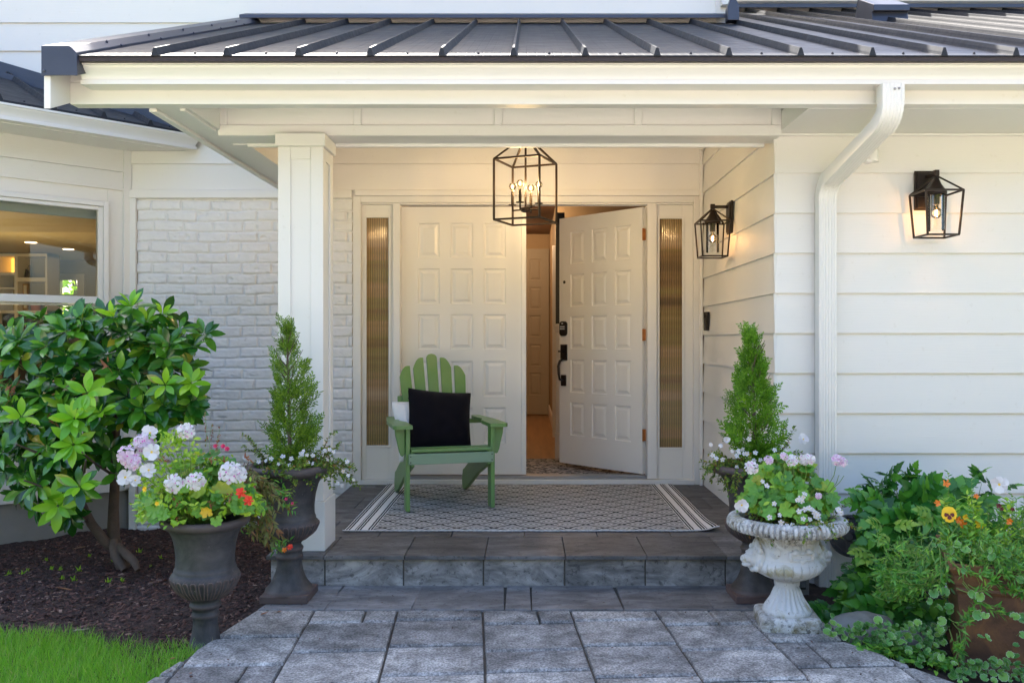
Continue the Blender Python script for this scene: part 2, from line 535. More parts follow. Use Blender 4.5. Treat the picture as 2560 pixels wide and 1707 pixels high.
def mk_reeded():
    t = NT('amber_reeded_glass')
    v = t.coord()
    w = t.new('TexWave', wave_type='BANDS', bands_direction='X')
    w.inputs['Scale'].default_value = 24
    w.inputs['Distortion'].default_value = 0.0
    t.link(v, w.inputs['Vector'])
    f = t.noise(t.coord((0.05, 0.05, 2.2)), 2.0, 3)
    c = t.ramp(f, [(0.34, (0.10, 0.06, 0.03)), (0.44, (0.20, 0.12, 0.055)), (0.5, (0.22, 0.155, 0.06)), (0.56, (0.28, 0.17, 0.085)), (0.66, (0.38, 0.26, 0.155))])  # blurred interior and reflections painted into the opaque glass colour
    st = t.ramp(w.outputs['Fac'], [(0, (0.4,) * 3), (0.5, (1.0,) * 3), (1, (1.5,) * 3)])
    c = t.mix(1.0, c, st, 'MULTIPLY')
    t.b.inputs['Specular IOR Level'].default_value = 0.5
    return t.set(c, 0.12, 0, t.bump(w.outputs['Fac'], 0.5, 0.006))


M['reeded'] = mk_reeded()


def emit(name, col, s):
    t = NT(name)
    e = t.new('Emission')
    e.inputs[0].default_value = (*col, 1)
    e.inputs[1].default_value = s
    t.link(e.outputs[0], t.out.inputs[0])
    return t.m


M['filament'] = emit('glowing_filament', (1.0, 0.50, 0.16), 6)
M['downlight'] = emit('lit_downlight', (1.0, 0.72, 0.42), 2.2)
M['niche'] = emit('lit_cabinet_niche', (1.0, 0.42, 0.05), 0.75)


# ------------------------------------------------------------------ mesh helpers
ORG = {}


def link(o, parent=None):
    COL.objects.link(o)
    if parent is not None:
        o.parent = parent
    return o


class MB:
    def __init__(s):
        s.v, s.f, s.m = [], [], []

    def add(s, vs_, fs, m=0):
        b = len(s.v)
        s.v += [tuple(p) for p in vs_]
        for f in fs:
            s.f.append(tuple(i + b for i in f))
            s.m.append(m)

    def box(s, x0, x1, y0, y1, z0, z1, m=0):
        s.add([(x0, y0, z0), (x1, y0, z0), (x1, y1, z0), (x0, y1, z0), (x0, y0, z1), (x1, y0, z1), (x1, y1, z1), (x0, y1, z1)],
              [(0, 3, 2, 1), (4, 5, 6, 7), (0, 1, 5, 4), (1, 2, 6, 5), (2, 3, 7, 6), (3, 0, 4, 7)], m)

    def obox(s, c, ax, ay, az, m=0):
        """oriented box: centre, three half-axis vectors"""
        c, ax, ay, az = map(Vector, (c, ax, ay, az))
        pts = []
        for k in (-1, 1):
            for i, j in ((-1, -1), (1, -1), (1, 1), (-1, 1)):
                pts.append(c + ax * i + ay * j + az * k)
        s.add(pts, [(0, 3, 2, 1), (4, 5, 6, 7), (0, 1, 5, 4), (1, 2, 6, 5), (2, 3, 7, 6), (3, 0, 4, 7)], m)

    def prism(s, poly, axis, a, b, m=0):
        n = len(poly)

        def pt(p, t):
            if axis == 'x':
                return (t, p[0], p[1])
            if axis == 'y':
                return (p[0], t, p[1])
            return (p[0], p[1], t)
        vs_ = [pt(p, a) for p in poly] + [pt(p, b) for p in poly]
        fs = [tuple(range(n))[::-1], tuple(range(n, 2 * n))]
        fs += [(i, (i + 1) % n, n + (i + 1) % n, n + i) for i in range(n)]
        s.add(vs_, fs, m)

    def bar(s, p, q, w, h=None, up=(0, 0, 1), m=0):
        p, q = Vector(p), Vector(q)
        d = (q - p)
        L = d.length
        d.normalize()
        u = Vector(up)
        if abs(d.dot(u)) > 0.95:
            u = Vector((0, 1, 0))
        x = d.cross(u).normalized()
        z = x.cross(d).normalized()
        s.obox((p + q) / 2, x * (w / 2), d * (L / 2), z * ((h or w) / 2), m)

    def tube(s, path, r, n=8, m=0, caps=True):
        path = [Vector(p) for p in path]
        k = len(path)
        rs = r if isinstance(r, (list, tuple)) else [r] * k
        ref = Vector((0.31, 0.17, 0.94))
        rings = []
        for i, p in enumerate(path):
            d = (path[min(i + 1, k - 1)] - path[max(i - 1, 0)]).normalized()
            x = d.cross(ref)
            if x.length < 1e-3:
                x = d.cross(Vector((1, 0, 0)))
            x.normalize()
            y = x.cross(d).normalized()
            rings.append([p + (x * math.cos(2 * math.pi * j / n) + y * math.sin(2 * math.pi * j / n)) * rs[i] for j in range(n)])
        vs_ = [v for ring in rings for v in ring]
        fs = [(i * n + j, i * n + (j + 1) % n, (i + 1) * n + (j + 1) % n, (i + 1) * n + j) for i in range(k - 1) for j in range(n)]
        if caps:
            fs += [tuple(range(n))[::-1], tuple(range((k - 1) * n, k * n))]
        s.add(vs_, fs, m)

    def lathe(s, prof, c=(0, 0, 0), n=48, fn=None, m=0, cap=True):
        vs_, k = [], len(prof)
        for r, z in prof:
            for j in range(n):
                t = 2 * math.pi * j / n
                rr = fn(t, r, z) if fn else r
                vs_.append((c[0] + rr * math.cos(t), c[1] + rr * math.sin(t), c[2] + z))
        fs = [(i * n + j, i * n + (j + 1) % n, (i + 1) * n + (j + 1) % n, (i + 1) * n + j) for i in range(k - 1) for j in range(n)]
        if cap:
            fs += [tuple(range(n))[::-1], tuple(range((k - 1) * n, k * n))]
        s.add(vs_, fs, m)

    def ball(s, c, rad, n=12, k=8, m=0):
        rx, ry, rz = rad if isinstance(rad, (tuple, list)) else (rad,) * 3
        vs_, fs = [], []
        for i in range(k + 1):
            a = math.pi * i / k
            for j in range(n):
                t = 2 * math.pi * j / n
                vs_.append((c[0] + rx * math.sin(a) * math.cos(t), c[1] + ry * math.sin(a) * math.sin(t), c[2] - rz * math.cos(a)))
        for i in range(k):
            for j in range(n):
                fs.append((i * n + j, i * n + (j + 1) % n, (i + 1) * n + (j + 1) % n, (i + 1) * n + j))
        s.add(vs_, fs, m)

    def siding(s, p0, p1, zs, n, m=0, proud=0.017, flush=0.003, taper=0.0):
        """lapped boards along p0-p1 (2-D), outward normal n; zs = board bottoms (ascending)"""
        p0, p1, n = Vector(p0), Vector(p1), Vector(n)
        for a, b in zip(zs[:-1], zs[1:]):
            A0, A1 = p0 + n * proud, p1 + n * proud
            tp = (p1 - p0).normalized() * taper
            B0, B1 = p0 + n * flush + tp, p1 + n * flush
            C0, C1 = p0 - n * 0.006, p1 - n * 0.006
            top = b + 0.012
            s.add([(A0.x, A0.y, a), (A1.x, A1.y, a), (B1.x, B1.y, top), (B0.x, B0.y, top), (C0.x, C0.y, a), (C1.x, C1.y, a), (C1.x, C1.y, top), (C0.x, C0.y, top)],
                  [(0, 1, 2, 3), (0, 4, 5, 1), (0, 3, 7, 4), (1, 5, 6, 2), (3, 2, 6, 7), (4, 7, 6, 5)], m)

    def build(s, name, mats, parent=None, smooth=None, bevel=None, local=False, seg=2, recalc=True):
        me = bpy.data.meshes.new(name)
        off = Vector((0, 0, 0))
        if parent is not None and not local:
            off = ORG[parent.name]
        me.from_pydata([(v[0] - off[0], v[1] - off[1], v[2] - off[2]) for v in s.v], [], s.f)
        mats = mats if isinstance(mats, (list, tuple)) else [mats]
        for mt in mats:
            me.materials.append(mt)
        if len(mats) > 1:
            me.polygons.foreach_set('material_index', s.m)
        if recalc:
            bm = bmesh.new()
            bm.from_mesh(me)
            bmesh.ops.recalc_face_normals(bm, faces=bm.faces)
            bm.to_mesh(me)
            bm.free()
        if smooth is not None:
            me.polygons.foreach_set('use_smooth', [True] * len(me.polygons))
            me.set_sharp_from_angle(angle=R(smooth))
        me.update()
        o = bpy.data.objects.new(name, me)
        link(o, parent)
        ORG[o.name] = off if parent is not None else Vector((0, 0, 0))
        if bevel:
            b = o.modifiers.new('bevel', 'BEVEL')
            b.width = bevel
            b.segments = seg
            b.limit_method = 'ANGLE'
            b.angle_limit = R(40)
        return o


def thing(name, label, cat, loc=(0, 0, 0), rotz=0.0, group=None):
    o = bpy.data.objects.new(name, None)
    o.empty_display_size = 0.1
    link(o)
    o.location = loc
    o.rotation_euler = (0, 0, rotz)
    ORG[o.name] = Vector(loc)
    return tag(o, label, cat, group)


def tag(o, label=None, cat=None, group=None, kind=None):
    if label:
        o['label'] = label
    if cat:
        o['category'] = cat
    if group:
        o['group'] = group
    if kind:
        o['kind'] = kind
    return o


class Cloud:
    """many copies of small templates merged into one mesh (numpy)"""
    def __init__(s):
        s.V, s.L, s.S, s.MI, s.n = [], [], [], [], 0

    def add(s, tpl, mats, pos, mi=0):
        v, loops, sizes, fm = tpl
        mats = np.asarray(mats, float)
        pos = np.asarray(pos, float)
        N, K = len(pos), len(v)
        if N == 0:
            return
        s.V.append((np.einsum('nij,kj->nki', mats, v) + pos[:, None, :]).reshape(-1, 3))
        s.L.append((loops[None, :] + (s.n + np.arange(N) * K)[:, None]).reshape(-1))
        s.S.append(np.tile(sizes, N))
        mi = np.asarray(mi)
        if mi.ndim == 0:
            s.MI.append(np.tile(fm + int(mi), N))
        else:
            s.MI.append((fm[None, :] + mi[:, None]).reshape(-1))
        s.n += N * K

    def build(s, name, mats, parent=None, smooth=True, local=False):
        V = np.concatenate(s.V)
        off = Vector((0, 0, 0))
        if parent is not None and not local:
            off = ORG[parent.name]
        V = V - np.array(off)
        L = np.concatenate(s.L).astype(np.int32)
        S = np.concatenate(s.S).astype(np.int32)
        MI = np.concatenate(s.MI).astype(np.int32)
        me = bpy.data.meshes.new(name)
        me.vertices.add(len(V))
        me.vertices.foreach_set('co', V.astype(np.float32).reshape(-1))
        me.loops.add(len(L))
        me.loops.foreach_set('vertex_index', L)
        me.polygons.add(len(S))
        st = np.concatenate([[0], np.cumsum(S)[:-1]]).astype(np.int32)
        me.polygons.foreach_set('loop_start', st)
        me.polygons.foreach_set('loop_total', S)
        mats = mats if isinstance(mats, (list, tuple)) else [mats]
        for mt in mats:
            me.materials.append(mt)
        me.polygons.foreach_set('material_index', MI)
        me.polygons.foreach_set('use_smooth', np.full(len(S), smooth))
        me.update(calc_edges=True)
        me.validate()
        o = bpy.data.objects.new(name, me)
        link(o, parent)
        ORG[o.name] = off
        return o


def tpl(verts, faces, fm=None):
    loops = np.array([i for f in faces for i in f], int)
    sizes = np.array([len(f) for f in faces], int)
    return (np.array(verts, float), loops, sizes, np.array(fm if fm is not None else [0] * len(faces), int))


def merge_tpl(parts):
    """parts: list of (tpl, 3x3, offset)"""
    V, L, S, F, n = [], [], [], [], 0
    for t, m, o in parts:
        V.append(t[0] @ np.asarray(m).T + np.asarray(o))
        L.append(t[1] + n)
        S.append(t[2])
        F.append(t[3])
        n += len(t[0])
    return (np.concatenate(V), np.concatenate(L), np.concatenate(S), np.concatenate(F))


def leaf_tpl(W=0.36, n=5, fold=0.25, curl=0.18, shape='ellipse', serr=0.0, stalk=0.0):
    """blade of length 1 along +Y, normal +Z"""
    vs_, fs = [], []
    for i in range(n + 1):
        t = i / n
        if shape == 'ellipse':
            w = W * 0.5 * math.sin(math.pi * min(1, 0.02 + t * 0.98) ** 1.15) ** 0.8 if t < 1 else 0.0
        elif shape == 'obovate':
            w = W * 0.5 * (t ** 0.7) * (max(0, 1 - t ** 5)) ** 0.5 * 1.15 + 0.02 * (1 - t)
        else:  # pointed
            w = W * 0.5 * math.sin(math.pi * t ** 0.62) ** 0.9 if 0 < t < 1 else 0.0
        if serr and 0 < i < n:
            w *= 1 + (serr if i % 2 else -serr)
        w = max(w, 0.008)
        z = -curl * t * t
        y = stalk + t * (1 - stalk)
        vs_ += [(-w, y, z + fold * w), (0, y, z), (w, y, z + fold * w)]
    for i in range(n):
        a = 3 * i
        fs += [(a, a + 1, a + 4, a + 3), (a + 1, a + 2, a + 5, a + 4)]
    return tpl(vs_, fs)


def disc_leaf_tpl(lobes=7, depth=0.16, cup=0.12, edge=False, n=28, wav=0.05):
    vs_, fs, fm = [(0, 0, 0)], [], []
    rings = [0.5, 0.89, 1.0] if edge else [0.55, 1.0]
    for r in rings:
        for j in range(n):
            t = 2 * math.pi * j / n
            a = t - math.pi / 2           # t=0 points to the stalk (-y)
            notch = max(0.0, 1 - abs((t + math.pi) % (2 * math.pi) - math.pi) / 0.35)
            rad = r * (1 - depth * (0.5 - 0.5 * math.cos(lobes * t)) * r) * (1 - 0.65 * notch)
            z = cup * r * r + wav * r * math.cos(lobes * t)
            vs_.append((rad * math.cos(a) * 0.5, rad * math.sin(a) * 0.5 + 0.15, z * 0.5))
    for j in range(n):
        fs.append((0, 1 + j, 1 + (j + 1) % n))
        fm.append(0)
    for k in range(len(rings) - 1):
        for j in range(n):
            a, b = 1 + k * n, 1 + (k + 1) * n
            fs.append((a + j, b + j, b + (j + 1) % n, a + (j + 1) % n))
            fm.append(1 if (edge and k == len(rings) - 2) else 0)
    return tpl(vs_, fs, fm)


def rotm(axis, a):
    return np.array(Matrix.Rotation(a, 3, axis))


def frames(d, up, jitter=0.0):
    """stack of matrices with +Y along d and +Z near up"""
    d = np.asarray(d, float)
    d = d / np.linalg.norm(d, axis=1, keepdims=True)
    up = np.asarray(up, float)
    if up.ndim == 1:
        up = np.tile(up, (len(d), 1))
    if jitter:
        up = up + RNG.normal(0, jitter, up.shape)
    x = np.cross(d, up)
    ln = np.linalg.norm(x, axis=1, keepdims=True)
    x = np.where(ln < 1e-4, np.array([[1.0, 0, 0]]), x / np.maximum(ln, 1e-6))
    z = np.cross(x, d)
    return np.stack([x, d, z], axis=2)


def unit(v):
    v = np.asarray(v, float)
    return v / np.linalg.norm(v)


def vnoise(x, y, seed=0):
    """smooth value noise on arrays"""
    r = np.random.default_rng(seed)
    tab = r.random((256, 256))
    xi, yi = np.floor(x).astype(int), np.floor(y).astype(int)
    xf, yf = x - xi, y - yi
    xf, yf = xf * xf * (3 - 2 * xf), yf * yf * (3 - 2 * yf)
    g = lambda a, b: tab[a % 256, b % 256]
    return (g(xi, yi) * (1 - xf) + g(xi + 1, yi) * xf) * (1 - yf) + (g(xi, yi + 1) * (1 - xf) + g(xi + 1, yi + 1) * xf) * yf


def grid_mesh(name, X, Y, Z, mat, parent=None, smooth=True):
    """structured grid (arrays nu x nv) as a mesh object"""
    nu, nv = X.shape
    idx = np.arange(nu * nv).reshape(nu, nv)
    q = np.stack([idx[:-1, :-1], idx[1:, :-1], idx[1:, 1:], idx[:-1, 1:]], axis=-1).reshape(-1)
    c = Cloud()
    c.V.append(np.stack([X, Y, Z], axis=-1).reshape(-1, 3))
    c.L.append(q)
    c.S.append(np.full(len(q) // 4, 4))
    c.MI.append(np.zeros(len(q) // 4, int))
    return c.build(name, mat, parent, smooth)


# ================================================================== GROUND
Z_PORCH = 0.15
Y_STEP = 4.27
Y_WALL = 6.35


def clip(poly, a, b, c):
    """keep a*x+b*y<=c"""
    out = []
    for i, p in enumerate(poly):
        q = poly[(i + 1) % len(poly)]
        dp, dq = a * p[0] + b * p[1] - c, a * q[0] + b * q[1] - c
        if dp <= 0:
            out.append(p)
        if (dp < 0 < dq) or (dq < 0 < dp):
            t = dp / (dp - dq)
            out.append((p[0] + (q[0] - p[0]) * t, p[1] + (q[1] - p[1]) * t))
    return out


def inset(poly, d):
    cx = sum(p[0] for p in poly) / len(poly)
    cy = sum(p[1] for p in poly) / len(poly)
    out = []
    n = len(poly)
    for i in range(n):
        p0, p, p1 = Vector(poly[i - 1]), Vector(poly[i]), Vector(poly[(i + 1) % n])
        e0, e1 = (p - p0), (p1 - p)
        if e0.length < 1e-6 or e1.length < 1e-6:
            out.append(tuple(p))
            continue
        n0 = Vector((-e0.y, e0.x)).normalized()
        n1 = Vector((-e1.y, e1.x)).normalized()
        k = 1 + n0.dot(n1)
        out.append(tuple(p + (n0 + n1) * (d / max(k, 0.4))))
    return out


def path_left(y):
    return -1.19 - (3.95 - y) * 0.163


def path_right(y):
    return 1.26 + max(0.0, 3.50 - y) * 0.56


def build_path():
    mb = MB()
    ang = R(3.6)
    ca, sa = math.cos(ang), math.sin(ang)

    def w(u, v):     # rotated paver frame -> world, pivot (0, 3.9)
        return (u * ca - (v - 3.9) * -sa * -1, 3.9 + u * sa * 0.0 + (v - 3.9) * ca) if False else (u * ca - (v - 3.9) * sa, 3.9 + (v - 3.9) * ca + u * sa)
    rnd = random.Random(5)
    cols = [-1.92, -1.31, -0.94, -0.572, -0.197, 0.190, 0.565, 0.945, 1.32, 1.70, 2.08, 2.5]
    fixed = {3: [3.79, 3.475, 3.176], 4: [3.72, 3.395, 3.18], 5: [3.74, 3.435, 3.11], 6: [3.66, 3.36, 3.05], 7: [3.70, 3.43, 3.16], 2: [3.78, 3.43, 3.10], 1: [3.62, 3.31, 3.0]}

    def paver(u0, u1, v0, v1):
        poly = [w(u0, v0), w(u1, v0), w(u1, v1), w(u0, v1)]
        poly = clip(poly, 0, 1, 3.905)
        if len(poly) < 3:
            return
        # left edge line: x >= -1.19-(3.95-y)*.163
        poly = clip(poly, -1, 0.163, 1.19 + 3.95 * 0.163)
        pieces = []
        if poly:
            up = clip(clip(poly, 0, -1, -3.50), 1, 0, 1.26)
            lo = clip(clip(poly, 0, 1, 3.50), 1, 0.56, 1.26 + 3.50 * 0.56)
            whole = max(p[0] for p in poly) < 1.26
            pieces = [poly] if whole else [up, lo]
        for pc in pieces:
            if len(pc) < 3:
                continue
            area = 0.5 * sum(pc[i][0] * pc[(i + 1) % len(pc)][1] - pc[(i + 1) % len(pc)][0] * pc[i][1] for i in range(len(pc)))
            if abs(area) < 0.002:
                continue
            if area < 0:
                pc = pc[::-1]
            g = 0.003 + rnd.random() * 0.0025
            gy = 0.0045 + rnd.random() * 0.003
            cyy = (min(p[1] for p in pc) + max(p[1] for p in pc)) / 2
            a = [(p[0], p[1] + (gy if p[1] < cyy else -gy)) for p in inset(pc, g)]
            b = [(p[0], p[1] + (0.006 if p[1] < cyy else -0.006)) for p in inset(a, 0.003)]
            n = len(a)
            dz = rnd.uniform(-0.002, 0.002)
            vs_ = [(p[0], p[1], -0.03) for p in a] + [(p[0], p[1], -0.008 + dz) for p in a] + [(p[0], p[1], 0.0 + dz) for p in b]
            fs = [(i, (i + 1) % n, n + (i + 1) % n, n + i) for i in range(n)]
            fs += [(n + i, n + (i + 1) % n, 2 * n + (i + 1) % n, 2 * n + i) for i in range(n)]
            fs += [tuple(range(2 * n, 3 * n))]
            mb.add(vs_, fs, 0)
    for k in range(len(cols) - 1):
        v = 4.2
        cuts = [4.2] + fixed.get(k, [])
        while cuts[-1] > 0.5:
            cuts.append(cuts[-1] - rnd.choice([0.19, 0.30, 0.30, 0.38, 0.38]))
        for a, b in zip(cuts[:-1], cuts[1:]):
            u0, u1 = cols[k], cols[k + 1]
            if rnd.random() < 0.38 and a - b > 0.25:
                s = u0 + (u1 - u0) * rnd.choice([0.35, 0.62, 0.66])
                if rnd.random() < 0.3:
                    mid = b + (a - b) * 0.5
                    paver(u0, s, b, a)
                    paver(s, u1, b, mid)
                    paver(s, u1, mid, a)
                else:
                    paver(u0, s, b, a)
                    paver(s, u1, b, a)
            else:
                paver(u0, u1, b, a)
    # smooth slate band in front of the riser
    xs = [-1.24, -0.90, -0.515, -0.10, 0.02, 0.43, 0.83, 1.26]
    for a, b in zip(xs[:-1], xs[1:]):
        pc = [(a + 0.002, 3.909), (b - 0.002, 3.909), (b - 0.002, Y_STEP + 0.02), (a + 0.002, Y_STEP + 0.02)]
        sh = rnd.uniform(-0.02, 0.02)
        pc[2] = (pc[2][0] + sh, pc[2][1])
        pc = clip(pc, -1, 0.163, 1.19 + 3.95 * 0.163)
        b2 = inset(pc, 0.003)
        n = len(pc)
        mb.add([(p[0], p[1], -0.03) for p in pc] + [(p[0], p[1], -0.003) for p in pc] + [(p[0], p[1], 0.0) for p in b2],
               [(i, (i + 1) % n, n + (i + 1) % n, n + i) for i in range(n)] + [(n + i, n + (i + 1) % n, 2 * n + (i + 1) % n, 2 * n + i) for i in range(n)] + [tuple(range(2 * n, 3 * n))], 1)
    # joint bed
    bed = [(path_left(4.3) + 0.004, 4.32), (path_left(0.45), 0.45), (path_right(0.45), 0.45), (1.258, 3.50), (1.258, 4.32)]
    mb.add([(p[0], p[1], -0.012) for p in bed] + [(p[0], p[1], -0.05) for p in bed],
           [tuple(range(5)), tuple(range(5, 10))] + [(i, (i + 1) % 5, 5 + (i + 1) % 5, 5 + i) for i in range(5)], 2)
    tag(mb.build('path', [M['paver'], M['slate_band'], M['joint']]), kind='structure')


build_path()


def lawn_edge(x):
    """depth of the lawn / mulch boundary"""
    return 3.48 + np.clip((-1.29 - x), 0, 3) * 0.25 + 0.03 * np.sin(x * 9)


def mulch_z(x, y):
    base = -0.045 - 0.085 * np.clip((y - 4.0) / 2.0, 0, 1) - 0.03 * np.clip((-1.4 - x) / 1.5, 0, 1)
    return base + 0.05 * (vnoise(x * 4 + 31, y * 4 + 7, 1) - 0.5) + 0.022 * (vnoise(x * 17 + 11, y * 17, 2) - 0.5) + 0.012 * (vnoise(x * 60, y * 60 + 9, 3) - 0.5)


gx, gy = np.meshgrid(np.linspace(-5.2, -1.14, 260), np.linspace(3.2, 6.5, 230), indexing='ij')
tag(grid_mesh('mulch_bed', gx, gy, mulch_z(gx, gy), M['mulch']), kind='structure')
gx, gy = np.meshgrid(np.linspace(1.2, 5.0, 160), np.linspace(2.2, 4.6, 110), indexing='ij')
soil_z = -0.05 + 0.05 * (vnoise(gx * 5, gy * 5, 4) - 0.5) + 0.02 * (vnoise(gx * 25, gy * 25, 5) - 0.5)
tag(grid_mesh('soil_bed', gx, gy, soil_z, M['soil']), kind='structure')
mb = MB()
mb.box(-90, 90, -120, 60, -0.9, -0.30)
tag(mb.build('ground', M['lawn']), kind='structure')
gx, gy = np.meshgrid(np.linspace(-12, -1.30, 90), np.linspace(0.0, 3.72, 60), indexing='ij')


def lawn_z(x, y):
    return -0.045 + 0.02 * (vnoise(x * 3, y * 3, 6) - 0.5)


lz = np.where(gy > lawn_edge(gx) - 0.02, -0.16, lawn_z(gx, gy))
tag(grid_mesh('lawn', gx, gy, lz, M['lawn']), kind='structure')
mb = MB()
mb.box(-22, 24, -26, 0.4, -0.29, -0.062)  # unseen pale slab added to bounce warm sunlight onto the house
tag(mb.build('bounce_slab', M['bounce_slab'], bevel=0.01), kind='structure')


def build_grass():
    c = Cloud()
    N = 30000
    x = RNG.uniform(-3.1, -1.2, N)
    y = RNG.uniform(2.75, 3.75, N)
    ok = (y < lawn_edge(x) + 0.04 * RNG.normal(0, 1, N).clip(-1, 1)) & (x < path_left(y) + 0.012)
    x, y = x[ok], y[ok]
    n = len(x)
    t = tpl([(-0.5, 0, 0), (0.5, 0, 0), (-0.4, 0.45, 0.03), (0.4, 0.45, 0.03), (-0.2, 0.8, 0.14), (0.2, 0.8, 0.14), (0, 1, 0.3)],
            [(0, 1, 3, 2), (2, 3, 5, 4), (4, 5, 6)])
    a = RNG.uniform(0, 2 * math.pi, n)
    tilt = np.abs(RNG.normal(0, 0.42, n))
    d = np.stack([np.cos(a) * np.sin(tilt), np.sin(a) * np.sin(tilt), np.cos(tilt)], 1)
    up = np.stack([np.cos(a + 1.7), np.sin(a + 1.7), np.full(n, 0.2)], 1)
    f = frames(d, up)
    L = RNG.uniform(0.025, 0.06, n) * (0.7 + 0.8 * vnoise(x * 5, y * 5, 8))
    W = RNG.uniform(0.0016, 0.0032, n)
    f = f * np.stack([W, L, L], 1)[:, None, :]
    c.add(t, f, np.stack([x, y, lawn_z(x, y) - 0.003], 1))
    o = c.build('grass', M['grass'])
    tag(o, 'short bright green grass of the lawn at the edge of the mulch bed', 'grass', kind='stuff')


build_grass()


def build_chips():
    c = Cloud()
    N = 15000
    x = RNG.uniform(-3.3, -1.16, N)
    y = 6.45 - 3.0 * RNG.random(N) ** 0.8
    ok = (y > lawn_edge(x) - 0.05) & (x < np.where(y < 3.95, path_left(y) - 0.005, np.where(y < 4.26, -1.25, -1.27))) & (y < 9.216 + x - 0.05)
    x, y = x[ok], y[ok]
    n = len(x)
    t = tpl([(-0.5, -0.5, 0), (0.5, -0.42, 0.05), (0.4, 0.5, 0), (-0.45, 0.42, 0.08), (-0.4, -0.4, 0.5), (0.42, -0.36, 0.5), (0.3, 0.42, 0.45), (-0.35, 0.36, 0.55)],
            [(4, 5, 6, 7), (0, 1, 5, 4), (1, 2, 6, 5), (2, 3, 7, 6), (3, 0, 4, 7)])
    a = RNG.uniform(0, 2 * math.pi, n)
    el = RNG.normal(0, 0.3, n)
    d = np.stack([np.cos(a) * np.cos(el), np.sin(a) * np.cos(el), np.sin(el)], 1)
    f = frames(d, np.array([0, 0, 1.0]), 0.35)
    L = RNG.uniform(0.008, 0.034, n)
    f = f * np.stack([L * RNG.uniform(0.25, 0.5, n), L, L * 0.4], 1)[:, None, :]
    c.add(t, f, np.stack([x, y, mulch_z(x, y) - 0.001], 1))
    tag(c.build('mulch_chips', M['chip'], smooth=False), 'dark shredded bark chips covering the planting bed', 'mulch', kind='stuff')


build_chips()

def build_tree_line():
    c = Cloud()
    n = 9000
    x = RNG.uniform(-24, 26, n)
    top = 5.5 + 4.5 * vnoise(x * 0.22 + 60, x * 0 + 4, 61)
    z = -0.2 + RNG.random(n) ** 0.8 * top
    y = -15.0 - 2.5 * RNG.random(n) + 1.2 * vnoise(x * 0.5 + 40, z * 0.5, 62)
    f = frames(RNG.normal(0, 1, (n, 3)), RNG.normal(0, 1, (n, 3))) * RNG.uniform(0.45, 0.95, n)[:, None, None]
    c.add(leaf_tpl(0.6), f, np.stack([x, y, z], 1))
    tag(c.build('tree_line', leaf_mat('tree_line_leaf', [(0, (0.07, 0.10, 0.015)), (1, (0.24, 0.26, 0.05))], 0.6, 0.2)), 'row of sunlit leafy trees behind the viewer, reflected in the window glass', 'trees', kind='stuff')


build_tree_line()

# ================================================================== PORCH FLOOR
XS = 1.278            # side wall plane


def build_porch():
    mb = MB()
    mb.box(-1.235, XS + 0.10, Y_STEP + 0.03, 6.6, -0.15, Z_PORCH - 0.02, 2)
    # riser tiles
    xs = [-1.25, -0.985, -0.602, -0.213, 0.182, 0.575, 0.965, 1.36]
    rnd = random.Random(2)
    for a, b in zip(xs[:-1], xs[1:]):
        mb.box(a + 0.0035, b - 0.0035, Y_STEP + 0.012, Y_STEP + 0.031, -0.01, Z_PORCH - 0.019, 0)
    mb.box(-1.249, 1.359, Y_STEP + 0.016, Y_STEP + 0.0305, -0.02, Z_PORCH - 0.021, 3)
    # left side tiles
    for i in range(5):
        y0 = Y_STEP + 0.035 + i * 0.42
        mb.box(-1.254, -1.235, y0, min(y0 + 0.415, 6.345), -0.2, Z_PORCH - 0.019, 0)
    # top tiles: nosing row then rows of squares
    nos = [-1.265, -0.985, -0.595, -0.205, 0.185, 0.58, 0.965, 1.375]
    ys = [Y_STEP - 0.012, Y_STEP + 0.405, Y_STEP + 0.80, Y_STEP + 1.19, Y_STEP + 1.58, Y_STEP + 1.97, 6.42]
    for r in range(len(ys) - 1):
        row = nos if r % 2 == 0 else [-1.265] + [x + 0.19 for x in nos[:-1]] + [1.375]
        for a, b in zip(row[:-1], row[1:]):
            y0, y1 = ys[r], ys[r + 1]
            xa, xb = a + 0.0018, b - 0.0018
            if r > 0:
                xb = min(xb, XS - 0.0005)
                if xb <= xa:
                    continue
            elif xb > XS:
                mb.box(XS + 0.002, xb, y0, 4.46, Z_PORCH - 0.019, Z_PORCH)
                xb = XS - 0.0005
            mb.box(xa, xb, y0 + (0.0018 if r else 0), y1 - 0.0018, Z_PORCH - 0.019, Z_PORCH + rnd.uniform(-0.0006, 0.0006), 1)
    o = mb.build('porch_floor', [M['slate_riser'], M['slate_top'], M['concrete'], M['joint']], bevel=0.0025)
    tag(o, kind='structure')


build_porch()

# ================================================================== HOUSE
house = thing('house', 'white clapboard house with painted brick, dark metal porch roof and double front doors', 'house', (0, Y_WALL, 0))
EXP = 0.2032


def rows(z0, top):
    out = [z0]
    while out[-1] < top:
        out.append(out[-1] + EXP)
    return out


